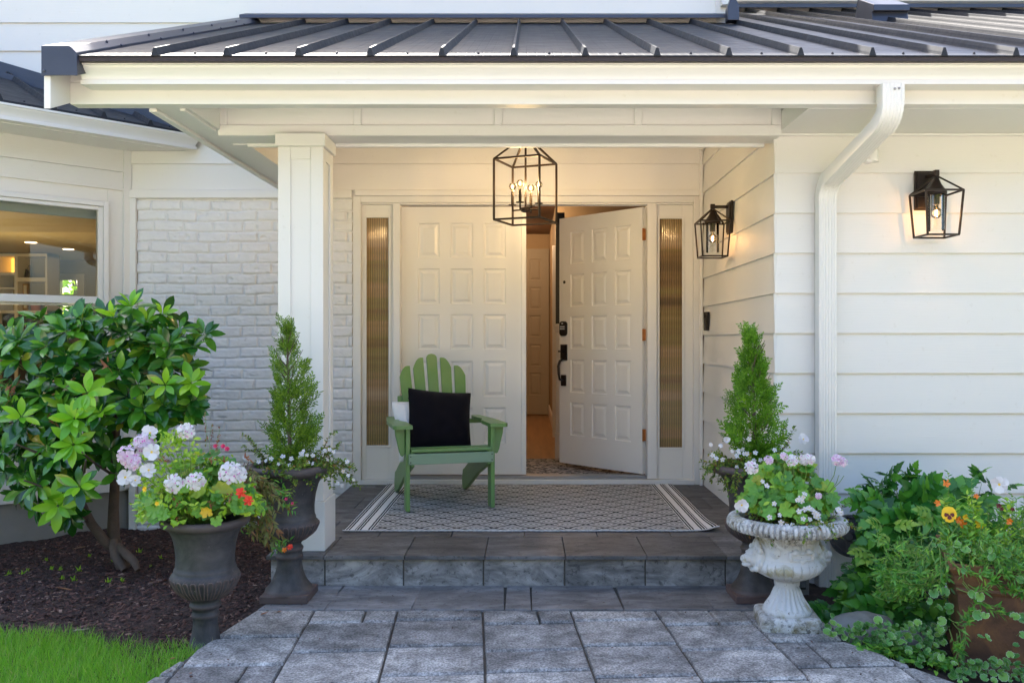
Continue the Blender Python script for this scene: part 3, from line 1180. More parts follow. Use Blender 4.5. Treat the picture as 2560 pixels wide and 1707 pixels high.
# --- main wall above brick and door, upper storey
mb = MB()
mb.siding((-2.866, Y_WALL), (1.40, Y_WALL), rows(2.461, 4.6), (0, -1))
mb.siding((-8.0, Y_WALL), (-2.866, Y_WALL), rows(2.461, 4.6), (0, -1))
mb.box(-8.0, 1.40, Y_WALL + 0.007, Y_WALL + 0.12, 2.205, 4.679)
mb.box(-2.866, XS, Y_WALL - 0.005, Y_WALL + 0.006, 2.273, 2.460)     # last board above the frieze
mb.build('upper_siding', M['paint'], house)
mb = MB()
mb.box(1.355, 1.44, Y_WALL - 0.022, Y_WALL + 0.10, 2.9, 4.679)
mb.build('corner_board', M['trim'], house, bevel=0.003)
mb = MB()
mb.siding((1.44, 8.42), (9.0, 8.42), rows(2.9, 4.6), (0, -1))
mb.box(1.40, 9.0, 8.427, 8.6, 2.5, 4.679)
mb.box(1.40, 1.44, Y_WALL + 0.10, 8.42, 2.6, 4.679)
mb.build('wing_siding', M['paint'], house)
# trim bands
mb = MB()
mb.box(-2.866, -1.262, Y_WALL - 0.028, Y_WALL + 0.006, 2.214, 2.272)
mb.box(-2.866, -2.815, Y_WALL - 0.026, Y_WALL + 0.006, -0.2, 2.213)
mb.box(-1.24, XS - 0.002, Y_WALL - 0.026, Y_WALL + 0.006, 2.232, 2.271)
mb.build('frieze_board', M['trim'], house, bevel=0.003)


# --- brick wall (height field)
def build_brick():
    x0, x1, z0, z1 = -2.814, -1.262, -0.22, 2.213
    res = 0.0058
    nx, nz = int((x1 - x0) / res), int((z1 - z0) / res)
    U, V = np.meshgrid(np.linspace(x0, x1, nx), np.linspace(z0, z1, nz), indexing='ij')
    ch, bl = 0.0757, 0.216
    wob = 0.006 * (vnoise(U * 9, V * 26, 21) - 0.5) * 2
    Vw = V + wob + 0.003 * np.sin(U * 5)
    row = np.floor((Vw - z0) / ch).astype(int)
    offs = (row % 2) * 0.5 + (np.random.default_rng(4).random(80)[np.clip(row, 0, 79)] - 0.5) * 0.16
    uu = (U - x0) / bl + offs + 0.012 * (vnoise(U * 25, V * 25, 23) - 0.5)
    colm = np.floor(uu).astype(int)
    fu = uu - colm
    fv = (Vw - z0) / ch - row
    du = np.minimum(fu, 1 - fu) * bl
    dv = np.minimum(fv, 1 - fv) * ch
    e = np.minimum(du, dv)
    edge = 0.0052 + 0.0035 * (vnoise(U * 60, V * 60, 24) - 0.3)
    h = np.clip((e - edge * 0.45) / (edge * 1.1), 0, 1)
    h = h * h * (3 - 2 * h)
    tab = np.random.default_rng(9).random((80, 40))
    rb = tab[np.clip(row, 0, 79), np.clip(colm, 0, 39)]
    tilt = (np.random.default_rng(10).random((80, 40))[np.clip(row, 0, 79), np.clip(colm, 0, 39)] - 0.5) * 0.010 * (fv - 0.5)
    depth = h * (0.0125 + 0.006 * (rb - 0.5)) + tilt * h
    rough = (vnoise(U * 40, V * 70, 25) - 0.5) * 0.0032 + (vnoise(U * 110, V * 130, 26) - 0.5) * 0.0016
    chip = np.clip(vnoise(U * 22, V * 30, 27) - 0.80, 0, 1) * -0.045
    depth = depth + rough * (0.4 + 0.6 * h) + chip * h
    Yc = Y_WALL + 0.008 - depth
    grid_mesh('brick_wall', U, Yc, V, M['brick'], house, smooth=True)


build_brick()

# --- right front wall and side wall of the porch recess
YF = 4.49
base_z = 1.2297
fz = [base_z + EXP * k for k in range(-8, 5)]
fz = [z for z in fz if z < 2.2]
fz_front = fz[:-1] + [2.2435 - 0.012]
mb = MB()
mb.siding((XS - 0.0195, YF), (6.0, YF), [base_z + EXP * k for k in range(-7, 5)] + [2.2415 - 0.012 + 0.02], (0, -1), proud=0.019, taper=0.0165)
mb.box(XS + 0.008, 6.0, YF + 0.007, YF + 0.12, -0.3, 2.3)
mb.build('front_siding', M['paint'], house)
mb = MB()
mb.siding((XS, YF + 0.002), (XS, Y_WALL - 0.0), [base_z + EXP * k for k in range(-6, 8)], (-1, 0), proud=0.018)
mb.box(XS + 0.007, XS + 0.10, YF + 0.13, Y_WALL - 0.001, -0.2, 2.66)
mb.build('side_siding', M['paint'], house)
mb = MB()
mb.box(XS - 0.040, XS - 0.018, Y_WALL - 0.040, Y_WALL - 0.016, Z_PORCH + 0.001, 2.63)
mb.build('corner_trim', M['trim'], house, bevel=0.003)
# foundation under the right wall
# --- bay wall on the left (45 degrees)
S2 = math.sqrt(0.5)


def bay(t, n, z):
    """t along bay wall from the house wall towards the viewer, n outward"""
    return Vector((-2.866 - S2 * t + S2 * n, 6.35 - S2 * t - S2 * n, z))


def bay_box(mb, t0, t1, n0, n1, z0, z1, m=0):
    c = (bay(t0, n0, z0) + bay(t1, n1, z1)) / 2
    mb.obox(c, Vector((-S2, -S2, 0)) * ((t1 - t0) / 2), Vector((S2, -S2, 0)) * ((n1 - n0) / 2), Vector((0, 0, (z1 - z0) / 2)), m)


mb = MB()
TW0, TW1 = 0.158, 1.75     # window casing extent
bay_box(mb, 0.0, TW0 - 0.0, -0.10, 0.0, 0.115, 2.60)
bay_box(mb, TW0, TW1, -0.10, 0.0, 2.168, 2.60)
bay_box(mb, TW0, TW1, -0.10, 0.0, 0.115, 0.66)
bay_box(mb, TW1, 2.45, -0.10, 0.0, 0.115, 2.60)
mb.siding(bay(0.05, 0, 0).xy, bay(2.45, 0, 0).xy, [2.395, 2.56], (S2, -S2))
bay_box(mb, 0.05, 2.45, -0.001, 0.006, 2.282, 2.394)
mb.box(-9.5, -4.59, 4.616, 4.72, 0.115, 2.6)
mb.build('bay_wall', M['paint'], house, bevel=0.002)
mb = MB()
bay_box(mb, 0.0, 0.052, 0.001, 0.024, 0.13, 2.56)
bay_box(mb, 0.052, 2.45, 0.0005, 0.018, 2.262, 2.281)
mb.build('bay_trim', M['trim'], house, bevel=0.003)
mb = MB()
bay_box(mb, 0.0, 2.45, -0.16, -0.025, -0.4, 0.114)
mb.build('foundation', M['concrete'], house, bevel=0.006)

# window
wf = MB()
bay_box(wf, TW0, TW0 + 0.034, 0.002, 0.034, 0.66, 2.167)
bay_box(wf, TW1 - 0.034, TW1, 0.002, 0.034, 0.66, 2.167)
bay_box(wf, TW0 + 0.034, TW1 - 0.034, 0.002, 0.034, 2.133, 2.167)
bay_box(wf, TW0 + 0.034, TW1 - 0.034, 0.002, 0.034, 0.66, 0.69)
bay_box(wf, TW0 - 0.012, TW1 + 0.012, 0.0, 0.055, 0.635, 0.659)
window = wf.build('window', M['vinyl'], house, bevel=0.003)
us = MB()
bay_box(us, TW0 + 0.036, 0.224, -0.03, 0.022, 1.447, 2.131)
bay_box(us, TW1 - 0.066, TW1 - 0.036, -0.03, 0.022, 1.447, 2.131)
bay_box(us, 0.2245, TW1 - 0.0665, -0.03, 0.022, 2.106, 2.131)
bay_box(us, 0.2245, TW1 - 0.0665, -0.03, 0.022, 1.447, 1.498)
us.build('sash', M['vinyl'], window, bevel=0.002)
ls = MB()
bay_box(ls, TW0 + 0.036, 0.208, -0.058, -0.032, 0.70, 1.46)
bay_box(ls, TW1 - 0.066, TW1 - 0.036, -0.058, -0.032, 0.70, 1.46)
bay_box(ls, 0.2085, TW1 - 0.0665, -0.058, -0.032, 1.43, 1.446)
bay_box(ls, 0.2085, TW1 - 0.0665, -0.058, -0.032, 0.70, 0.745)
ls.build('sash', M['vinyl'], window, bevel=0.002)
gp = MB()
bay_box(gp, 0.2245, TW1 - 0.067, -0.006, -0.002, 1.4985, 2.1055)
gp.build('pane', M['glass'], window)
gp = MB()
bay_box(gp, 0.2088, TW1 - 0.067, -0.047, -0.043, 0.7455, 1.4295)
gp.build('pane', M['glass'], window)
bl = MB()
bay_box(bl, 0.20, TW1 - 0.05, -0.095, -0.062, 2.052, 2.131)
bl.build('blind', simple('grey_roller_blind', (0.34, 0.38, 0.36), 0.7), window)


# bay gutter (follows the bay wall, 0.336 m out)
def k_gutter(o, z, h=0.088, d=0.10):
    """K-style profile: list of (out, z) points, out measured from the back"""
    return [(o, z), (o + d * 0.74, z), (o + d * 0.74, z + h * 0.20), (o + d * 0.66, z + h * 0.225), (o + d * 0.68, z + h * 0.32), (o + d * 0.76, z + h * 0.52), (o + d * 0.90, z + h * 0.74), (o + d * 0.93, z + h * 0.84), (o + d, z + h * 0.86), (o + d, z + h), (o + d * 0.92, z + h), (o + d * 0.90, z + h * 0.88), (o + d * 0.60, z + h * 0.34), (o + d * 0.60, z + h * 0.07), (o + 0.004, z + h * 0.07), (o + 0.004, z + h), (o, z + h)]


mb = MB()
BZ = CAMZ + 1.357
pr = k_gutter(0.315, BZ + 0.004, 0.098, 0.11)
n = len(pr)
t_end = -0.30
pts0 = [bay(-0.335 - (p[0] - 0.336) * 0.0, p[0], p[1]) for p in pr]
pts1 = [bay(2.6, p[0], p[1]) for p in pr]
pts0 = []
for p in pr:           # cut where the gutter meets the house wall (Y = 6.345)
    t = (6.35 - S2 * p[0] - 6.318) / S2 + 0.035
    pts0.append(bay(t, p[0], p[1]))
mb.add(pts0 + pts1, [tuple(range(n)), tuple(range(n, 2 * n))] + [(i, (i + 1) % n, n + (i + 1) % n, n + i) for i in range(n)])
mb.build('bay_gutter', M['gutter'], house, smooth=14)
mb = MB()
# bay soffit (sheet of real thickness) cut at the house wall
A0 = bay(0.03, 0.0, BZ)
tcut = lambda nn: (6.35 - S2 * nn - 6.325) / S2
so = [bay(tcut(0.0), 0.0, BZ), bay(tcut(0.314), 0.314, BZ), bay(2.6, 0.314, BZ), bay(2.6, 0.0, BZ)]
mb.add(so + [p + Vector((0, 0, 0.02)) for p in so], [(0, 1, 2, 3), (7, 6, 5, 4)] + [(i, (i + 1) % 4, 4 + (i + 1) % 4, 4 + i) for i in range(4)])
fa = [bay(tcut(0.296), 0.296, BZ + 0.0205), bay(tcut(0.3135), 0.3135, BZ + 0.0205), bay(2.6, 0.3135, BZ + 0.0205), bay(2.6, 0.296, BZ + 0.0205)]
mb.add(fa + [p + Vector((0, 0, 0.10)) for p in fa], [(0, 1, 2, 3), (7, 6, 5, 4)] + [(i, (i + 1) % 4, 4 + (i + 1) % 4, 4 + i) for i in range(4)])
mb.build('bay_soffit', M['trim'], house)
# bay roof: plane rising inward from the eave
mb = MB()
SL = 0.413
EZ = BZ + 0.118


def bay_roof(t, d, up=0.0):
    """d = distance inward from the eave line (n = 0.42)"""
    p = bay(t, 0.42 - d, EZ + SL * d)
    return p + Vector((0, 0, up))


def t_wall(d, yw=6.33):
    return (6.35 - S2 * (0.42 - d) - yw) / S2


ed = [bay_roof(t_wall(0), 0), bay_roof(2.6, 0), bay_roof(2.6, 1.5), bay_roof(t_wall(1.5), 1.5)]
dn = [p - Vector((0, 0, 0.018)) for p in ed]
mb.add(ed + dn, [(0, 1, 2, 3), (7, 6, 5, 4)] + [(i, (i + 1) % 4, 4 + (i + 1) % 4, 4 + i) for i in range(4)])
for k in range(-1, 9):
    t = 0.02 + 0.3058 * k
    d0, d1 = 0.0, 1.5
    if t < t_wall(0):
        continue
    # rib ends where it meets the house wall
    d1 = min(1.5, (t * S2 + 6.33 - 6.35 + S2 * 0.42) / S2)
    if d1 < 0.05:
        continue
    a0, a1, b0, b1 = bay_roof(t - 0.02, d0), bay_roof(t + 0.02, d0), bay_roof(t - 0.02, d1), bay_roof(t + 0.02, d1)
    u = Vector((0, 0, 0.034))
    c0, c1, e0, e1 = bay_roof(t - 0.006, d0) + u, bay_roof(t + 0.006, d0) + u, bay_roof(t - 0.006, d1) + u, bay_roof(t + 0.006, d1) + u
    mb.add([a0, a1, b1, b0, c0, c1, e1, e0], [(0, 1, 5, 4), (1, 2, 6, 5), (2, 3, 7, 6), (3, 0, 4, 7), (4, 5, 6, 7)])
for k in range(0, 9):
    t = -0.13 + 0.3058 * k
    p = bay_roof(t, 0.05)
    mb.ball(p, (0.007, 0.007, 0.008), 6, 4)
bay_r = mb.build('bay_roof', M['roof'], house)
mb = MB()
f0, f1 = bay_roof(t_wall(0.0, 6.322), 0.0, 0.006), bay_roof(t_wall(1.5, 6.322), 1.5, 0.006)
g0, g1 = bay_roof(t_wall(0.0, 6.22), 0.02, 0.04), bay_roof(t_wall(1.5, 6.22), 1.42, 0.04)
h = Vector((0, 0, 0.085))
mb.add([g0, g1, f1, f0, f1 + h, f0 + h, g0 - Vector((0, 0, 0.04)), g1 - Vector((0, 0, 0.04))], [(0, 1, 2, 3), (3, 2, 4, 5), (0, 6, 7, 1)])
mb.build('bay_flashing', M['flashing'], house)

# --- porch roof
YE = 3.75                       # eave line of the metal
ZE = CAMZ + 1.212
roof_z = lambda y: ZE + SL * (y - YE)
XL = -1.92
XR = 5.2
mb = MB()


def slab(mb, x0, x1, y0, y1, th=0.005, m=0, up=0.0):
    v = []
    for dz in (up, up - th):
        v += [(x0, y0, roof_z(y0) + dz), (x1, y0, roof_z(y0) + dz), (x1, y1, roof_z(y1) + dz), (x0, y1, roof_z(y1) + dz)]
    mb.add(v, [(0, 1, 2, 3), (7, 6, 5, 4)] + [(i, (i + 1) % 4, 4 + (i + 1) % 4, 4 + i) for i in range(4)], m)


slab(mb, XL, 1.46, YE, 6.33)
slab(mb, 1.46, XR, YE, 8.40)
k = -6
while True:
    xk = -0.058 + 0.3058 * k
    k += 1
    if xk < XL + 0.05:
        continue
    if xk > XR:
        break
    yt = 6.27 if xk < 1.46 else 8.38
    v = []
    for y in (YE - 0.004, yt):
        z = roof_z(y)
        v += [(xk - 0.015, y, z), (xk + 0.015, y, z), (xk + 0.005, y, z + 0.034), (xk - 0.005, y, z + 0.034)]
    mb.add(v, [(0, 1, 5, 4), (1, 2, 6, 5), (2, 3, 7, 6), (3, 0, 4, 7), (0, 3, 2, 1), (4, 5, 6, 7)])
    xs = xk + 0.153
    mb.ball((xs, YE + 0.05, roof_z(YE + 0.05) + 0.002), (0.006, 0.006, 0.009), 6, 4)
proof = mb.build('porch_roof', M['roof'], house)
mb = MB()
mb.box(XL + 0.0, XR, YE + 0.004, YE + 0.075, ZE - 0.024, ZE - 0.006)
mb.build('drip_edge', M['drip'], house)
# wall flashing along the top of the porch roof
mb = MB()
mb.prism([(6.20, roof_z(6.20) + 0.043), (6.20, roof_z(6.20) + 0.068), (6.333, roof_z(6.33) + 0.072), (6.333, roof_z(6.33) + 0.043)], 'x', -2.03, 1.43)
mb.build('roof_flashing', M['flashing'], house, bevel=0.003)
mb = MB()
mb.prism([(8.25, roof_z(8.25) + 0.043), (8.25, roof_z(8.25) + 0.08), (8.402, roof_z(8.40) + 0.10), (8.402, roof_z(8.40) + 0.043)], 'x', 1.46, XR)
mb.build('roof_flashing', M['flashing'], house, bevel=0.003)
mb = MB()
mb.prism([(1.395, roof_z(6.2)), (1.475, roof_z(6.2)), (1.475, roof_z(6.2) + 0.10), (1.43, roof_z(6.2) + 0.19), (1.395, roof_z(6.2) + 0.09)], 'y', 6.12, 6.20)
mb.build('roof_flashing', M['flashing'], house, bevel=0.003)
# left rake: metal cap and white rake board under it
mb = MB()
xa, xb = -2.065, -1.915
v = []
for y in (YE - 0.012, 6.325):
    z = roof_z(y)
    v += [(xa, y, z - 0.085), (xb + 0.004, y, z - 0.085), (xb, y, z + 0.012), (xb - 0.03, y, z + 0.042), (xa, y, z + 0.042)]
n = 5
mb.add(v, [tuple(range(5))[::-1], tuple(range(5, 10))] + [(i, (i + 1) % n, n + (i + 1) % n, n + i) for i in range(n)])
for y in np.arange(YE + 0.3, 6.3, 0.45):
    mb.ball((xb - 0.02, float(y), roof_z(float(y)) + 0.036), (0.007, 0.007, 0.009), 6, 4)
    mb.ball((xb - 0.0, float(y) + 0.1, roof_z(float(y) + 0.1) + 0.012), (0.007, 0.007, 0.007), 6, 4)
mb.ball((-2.052, YE - 0.012, ZE - 0.07), (0.007, 0.006, 0.007), 8, 6)
mb.build('rake_cap', M['flashing'], house, bevel=0.003)
mb = MB()
v = []
for y in (YE + 0.005, 6.32):
    z = roof_z(y) - 0.088
    v += [(-2.063, y, z - 0.14), (-2.034, y, z - 0.14), (-2.034, y, z), (-2.063, y, z)]
mb.add(v, [(0, 1, 2, 3), (7, 6, 5, 4)] + [(i, (i + 1) % 4, 4 + (i + 1) % 4, 4 + i) for i in range(4)])
mb.build('rake_board', M['trim'], house, bevel=0.003)
# gutter and fascia
mb = MB()
pr = [(3.914 - o, z) for o, z in k_gutter(0.0, CAMZ + 1.108, 0.088, 0.135)]
mb.prism(pr, 'x', -1.935, XR)
gutter = mb.build('gutter', M['gutter'], house, smooth=14)
mb = MB()
mb.box(-2.034, XR, 3.915, 3.987, CAMZ + 1.048, CAMZ + 1.145)
mb.box(-2.034, XR, 3.916, 3.945, CAMZ + 1.1455, roof_z(3.93) - 0.025)
mb.build('fascia', M['trim'], house, bevel=0.003)
# right soffit (flat) and left eave box
ZS = CAMZ + 1.0476
mb = MB()
mb.box(1.273, XR, 3.988, YF - 0.0005, ZS, ZS + 0.10)
mb.box(1.273, XR, YF - 0.032, YF - 0.018, ZS - 0.012, ZS - 0.0005)
mb.build('soffit', M['trim'], house, bevel=0.002)
mb = MB()
mb.box(-1.715, -1.535, 3.988, 4.399, ZS + 0.002, ZS + 0.10)
mb.box(-1.715, -1.55, 4.3995, Y_WALL - 0.03, ZS + 0.002, ZS + 0.10)
mb.box(-1.715, -1.68, 3.989, Y_WALL - 0.031, ZS - 0.014, ZS + 0.0015)
mb.box(-1.575, -1.5505, 3.989, 4.392, ZS - 0.010, ZS + 0.0015)
mb.build('left_soffit', M['trim'], house, bevel=0.003)
# left gable infill and recessed soffit and porch ceiling
mb = MB()
poly = [(3.99, ZS + 0.101), (6.32, ZS + 0.101), (6.32, roof_z(6.32) - 0.03), (3.99, roof_z(3.99) - 0.03)]
mb.prism(poly, 'x', -1.69, -1.56)
mb.build('gable_board', M['paint'], house)
mb = MB()
mb.box(-1.559, 1.272, 3.99, 4.398, CAMZ + 1.235, CAMZ + 1.245)
mb.box(-1.54, XS - 0.02, 4.60, 6.33, 2.64, 2.66)
mb.build('porch_ceiling', M['trim'], house)
# beam with applied rails and stiles
YB = 4.40
ZB = CAMZ + 1.0228
beam_mb = MB()
beam_mb.box(-1.548, 1.272, YB + 0.014, YB + 0.19, ZB, CAMZ + 1.234)
beam = beam_mb.build('beam', M['trim'], house, bevel=0.002)
mb = MB()
mb.box(-1.548, 1.2719, YB, YB + 0.0135, ZB + 0.0005, ZB + 0.052)
mb.box(-1.548, 1.2719, YB, YB + 0.0135, CAMZ + 1.178, CAMZ + 1.2335)
for a, b in ((-1.548, -1.503), (-0.869, -0.831), (-0.163, -0.125), (0.537, 0.575), (1.224, 1.2718)):
    mb.box(a, b, YB, YB + 0.0135, ZB + 0.0525, CAMZ + 1.1775)
mb.build('panel_moulding', M['trim'], beam, bevel=0.003)
mb = MB()
mb.box(-1.46, XS - 0.04, YB + 0.191, YB + 0.215, ZB - 0.016, ZB + 0.16)
mb.build('inner_moulding', M['trim'], beam, bevel=0.003)
mb = MB()
mb.box(-1.545, -1.462, YB + 0.216, Y_WALL - 0.03, ZB + 0.0, 2.639)
mb.build('side_beam', M['trim'], house, bevel=0.002)
mb = MB()
mb.box(XS - 0.036, XS - 0.0175, YB + 0.191, Y_WALL - 0.045, ZB + 0.33, 2.639)
mb.build('side_beam', M['trim'], house, bevel=0.002)

# --- porch column
cx0, cx1, cy0, cy1 = -1.235, -1.011, 4.36, 4.584
mb = MB()
mb.box(cx0 + 0.010, cx1 - 0.010, cy0 + 0.010, cy1 - 0.010, Z_PORCH + 0.002, ZB - 0.004)
col = mb.build('column', M['trim'], house)
mb = MB()
zb0, zb1 = Z_PORCH + 0.247, ZB - 0.065
for (a, b) in ((cx0, cx0 + 0.062), (cx1 - 0.062, cx1)):
    mb.box(a, b, cy0, cy0 + 0.0098, zb0, zb1)
    mb.box(a, b, cy1 - 0.0098, cy1, zb0, zb1)
for (ya, yb) in ((cy0 + 0.0100, cy0 + 0.062), (cy1 - 0.062, cy1 - 0.0100)):
    mb.box(cx1 - 0.0098, cx1, ya, yb, zb0, zb1)
    mb.box(cx0, cx0 + 0.0098, ya, yb, zb0, zb1)
for z0, z1 in ((zb0, zb0 + 0.075), (zb1 - 0.062, zb1)):
    mb.box(cx0 + 0.0625, cx1 - 0.0625, cy0, cy0 + 0.0097, z0, z1)
    mb.box(cx1 - 0.0097, cx1, cy0 + 0.0625, cy1 - 0.0625, z0, z1)
mb.build('panel_moulding', M['trim'], col, bevel=0.002)
mb = MB()
mb.box(cx0 - 0.012, cx1 + 0.012, cy0 - 0.012, cy1 + 0.012, zb1 + 0.001, ZB - 0.001)
mb.build('capital', M['trim'], col, bevel=0.003)
mb = MB()
mb.box(cx0 - 0.010, cx1 + 0.010, cy0 - 0.010, cy1 + 0.010, Z_PORCH + 0.001, zb0 - 0.001)
mb.build('base', M['trim'], col, bevel=0.003)

# --- door frame with sidelights
YD = 6.40
pxX = lambda px, Y=YD: (px - VX) / FPX * Y
pyZ = lambda py, Y=YD: CAMZ + (VY - py) / FPX * Y
ZD0, ZD1 = pyZ(1198), pyZ(513)       # door opening bottom/top
XO0, XO1 = pxX(890), pxX(1736)
XA, XB = pxX(1002), pxX(1617)         # pair-of-doors opening
mb = MB()
mb.box(-1.2615, pxX(905), 6.352, 6.46, Z_PORCH + 0.001, 2.231)
mb.box(pxX(1732), XS - 0.019, 6.352, 6.46, Z_PORCH + 0.001, 2.231)
mb.box(pxX(905) + 0.0005, pxX(1732) - 0.0005, 6.354, 6.46, ZD1 + 0.012, 2.230)
mb.box(pxX(905) + 0.0005, pxX(1732) - 0.0005, 6.368, 6.46, ZD1, ZD1 + 0.0115)
mb.box(pxX(983.7), XA, 6.362, 6.50, 0.19, ZD1 - 0.0005)
mb.box(XB, pxX(1640), 6.362, 6.50, 0.19, ZD1 - 0.0005)
mb.box(pxX(905) + 0.001, pxX(1732) - 0.001, 6.345, 6.46, Z_PORCH + 0.001, 0.186)
frame = mb.build('door_frame', M['trim'], house, bevel=0.003)
mb = MB()
mb.box(XA + 0.001, XB - 0.001, 6.375, 6.56, 0.1865, 0.199)
mb.box(XA + 0.001, XB - 0.001, 6.40, 6.47, 0.1995, 0.206)
mb.build('threshold', M['aluminium'], frame, bevel=0.002)
for (a, b, ga, gb, gt, gbm) in ((905, 983.7, 916.5, 973.5, 544.5, 1113), (1640, 1732, 1646.8, 1705, 547, 1118)):
    mb = MB()
    x0, x1, u0, u1 = pxX(a) + 0.001, pxX(b) - 0.001, pxX(ga), pxX(gb)
    zt, zb = pyZ(gt), pyZ(gbm)
    y0, y1 = 6.385, 6.43
    mb.box(x0, u0, y0, y1, 0.1865, ZD1 - 0.001)
    mb.box(u1, x1, y0, y1, 0.1865, ZD1 - 0.001)
    mb.box(u0, u1, y0 + 0.0002, y1, zt, ZD1 - 0.0012)
    mb.box(u0, u1, y0 + 0.0002, y1, 0.1867, zb)
    for (q0, q1, r0, r1) in ((u0 - 0.012, u0 + 0.003, zb - 0.012, zt + 0.012), (u1 - 0.003, u1 + 0.012, zb - 0.012, zt + 0.012)):
        mb.box(q0, q1, y0 - 0.008, y0 - 0.0005, r0, r1)
    mb.box(u0 + 0.0035, u1 - 0.0035, y0 - 0.008, y0 - 0.0005, zt - 0.003, zt + 0.012)
    mb.box(u0 + 0.0035, u1 - 0.0035, y0 - 0.008, y0 - 0.0005, zb - 0.012, zb + 0.003)
    sl = mb.build('sidelight', M['door'], frame, bevel=0.002)
    mb = MB()
    mb.box(u0 + 0.0005, u1 - 0.0005, y0 + 0.012, y0 + 0.018, zb + 0.0005, zt - 0.0005)
    mb.build('glass_panel', M['reeded'], frame)


# --- doors
def door_mesh(w, h, th=0.044):
    """slab w x h, front face at y=0 facing -y, 3 x 5 raised panels"""
    mb = MB()
    fx = [(0.143, 0.319), (0.412, 0.596), (0.688, 0.872)]
    fz_ = [(0.061, 0.190), (0.232, 0.363), (0.402, 0.533), (0.577, 0.710), (0.750, 0.884)]
    xs = [0] + [w * f for p in fx for f in p] + [w]
    zs = [0] + sorted([h * (1 - f) for p in fz_ for f in p]) + [h]
    for side in (0, 1):
        yf = 0.0 if side == 0 else th
        sg = 1 if side == 0 else -1
        for i in range(len(xs) - 1):
            for j in range(len(zs) - 1):
                x0, x1, z0, z1 = xs[i], xs[i + 1], zs[j], zs[j + 1]
                if i % 2 == 1 and j % 2 == 1:
                    lv = [(0, 0), (0.004, 0.009), (0.016, 0.0095), (0.036, 0.002), (0.040, 0.002)]
                    ring = []
                    for ins, dep in lv:
                        y = yf + sg * dep
                        ring.append([(x0 + ins, y, z0 + ins), (x1 - ins, y, z0 + ins), (x1 - ins, y, z1 - ins), (x0 + ins, y, z1 - ins)])
                    vs_ = [p for r in ring for p in r]
                    fs = [(4 * k + q, 4 * k + (q + 1) % 4, 4 * k + 4 + (q + 1) % 4, 4 * k + 4 + q) for k in range(len(lv) - 1) for q in range(4)]
                    fs.append(tuple(range(4 * len(lv) - 4, 4 * len(lv))))
                    mb.add(vs_, fs)
                else:
                    mb.add([(x0, yf, z0), (x1, yf, z0), (x1, yf, z1), (x0, yf, z1)], [(0, 1, 2, 3)])
    mb.add([(0, 0, 0), (w, 0, 0), (w, th, 0), (0, th, 0), (0, 0, h), (w, 0, h), (w, th, h), (0, th, h)], [(0, 3, 2, 1), (4, 5, 6, 7), (1, 2, 6, 5), (3, 0, 4, 7)])
    return mb


def place(mb, loc, a):
    ca, sa = math.cos(a), math.sin(a)
    mb.v = [(loc[0] + x * ca - y * sa, loc[1] + x * sa + y * ca, loc[2] + z) for x, y, z in mb.v]
    return mb


dz0 = 0.212
DH = ZD1 - dz0 - 0.006
DWL = pxX(1303, 6.44) - pxX(1003, 6.44)
DL = place(door_mesh(DWL, DH), (pxX(1003, 6.44), 6.44, dz0), 0)
ldoor = DL.build('front_door', M['door'], house)
tag(ldoor, 'closed left leaf of the white panelled front doors')
mb = MB()
mb.box(pxX(1303, 6.43), pxX(1315.5, 6.43), 6.43, 6.50, dz0, dz0 + DH)
mb.build('astragal', M['door'], ldoor, bevel=0.003)
# right leaf, swung inwards about its right edge
HX, HY = pxX(1606, 6.452), 6.452
A = math.atan2(0.63, -0.585)          # direction hinge -> free edge
LW = 0.86
fx_, fy_ = HX + LW * math.cos(A), HY + LW * math.sin(A)
ra = A - math.pi                       # local +x from free edge to hinge


def dpt(x, y, z):
    ca, sa = math.cos(ra), math.sin(ra)
    return Vector((fx_ + x * ca - y * sa, fy_ + x * sa + y * ca, dz0 + z))


DRm = place(door_mesh(LW, DH), (fx_, fy_, dz0), ra)
rdoor = DRm.build('front_door', M['door'], house)
tag(rdoor, 'right leaf of the white panelled front doors, swung open into the hall')


def on_door(mb):
    mb.v = [tuple(dpt(*p)) for p in mb.v]
    return mb


def rounded(mb, x0, x1, z0, z1, y0, y1, r, seg=5):
    pts = []
    for cx_, cz_, a0 in ((x1 - r, z1 - r, 0), (x0 + r, z1 - r, 90), (x0 + r, z0 + r, 180), (x1 - r, z0 + r, 270)):
        for k in range(seg + 1):
            a = R(a0 + 90 * k / seg)
            pts.append((cx_ + r * math.cos(a), cz_ + r * math.sin(a)))
    mb.prism(pts, 'y', y0, y1)


zk = CAMZ + 0.09 - dz0
mb = MB()
rounded(mb, 0.018, 0.092, zk - 0.057, zk + 0.060, -0.022, 0.0, 0.026)
kp = on_door(mb).build('keypad_lock', M['black'], rdoor, bevel=0.003)
mb = MB()
for r_ in range(2):
    for c_ in range(5):
        mb.box(0.030 + c_ * 0.0105, 0.037 + c_ * 0.0105, -0.0245, -0.022, zk + 0.012 - r_ * 0.017, zk + 0.021 - r_ * 0.017)
mb.box(0.045, 0.062, -0.024, -0.022, zk + 0.038, zk + 0.046)
on_door(mb).build('keys', M['keys'], kp)
mb = MB()
z1_, z0_ = CAMZ + (850 - 861) / FPX * 7.03 - dz0, CAMZ + (850 - 900.5) / FPX * 7.03 - dz0
rounded(mb, 0.024, 0.090, z0_, z1_, -0.014, 0.0, 0.004)
z3_, z2_ = CAMZ + (850 - 937) / FPX * 7.03 - dz0, CAMZ + (850 - 964.5) / FPX * 7.03 - dz0
rounded(mb, 0.030, 0.078, z2_, z3_, -0.014, 0.0, 0.004)
pts = [(0.052, -0.012, z0_ + 0.01), (0.050, -0.045, z0_ - 0.005), (0.048, -0.062, z0_ - 0.05), (0.050, -0.060, (z0_ + z3_) / 2), (0.052, -0.060, z3_ + 0.01), (0.053, -0.050, z3_ - 0.035), (0.054, -0.014, z3_ - 0.045)]
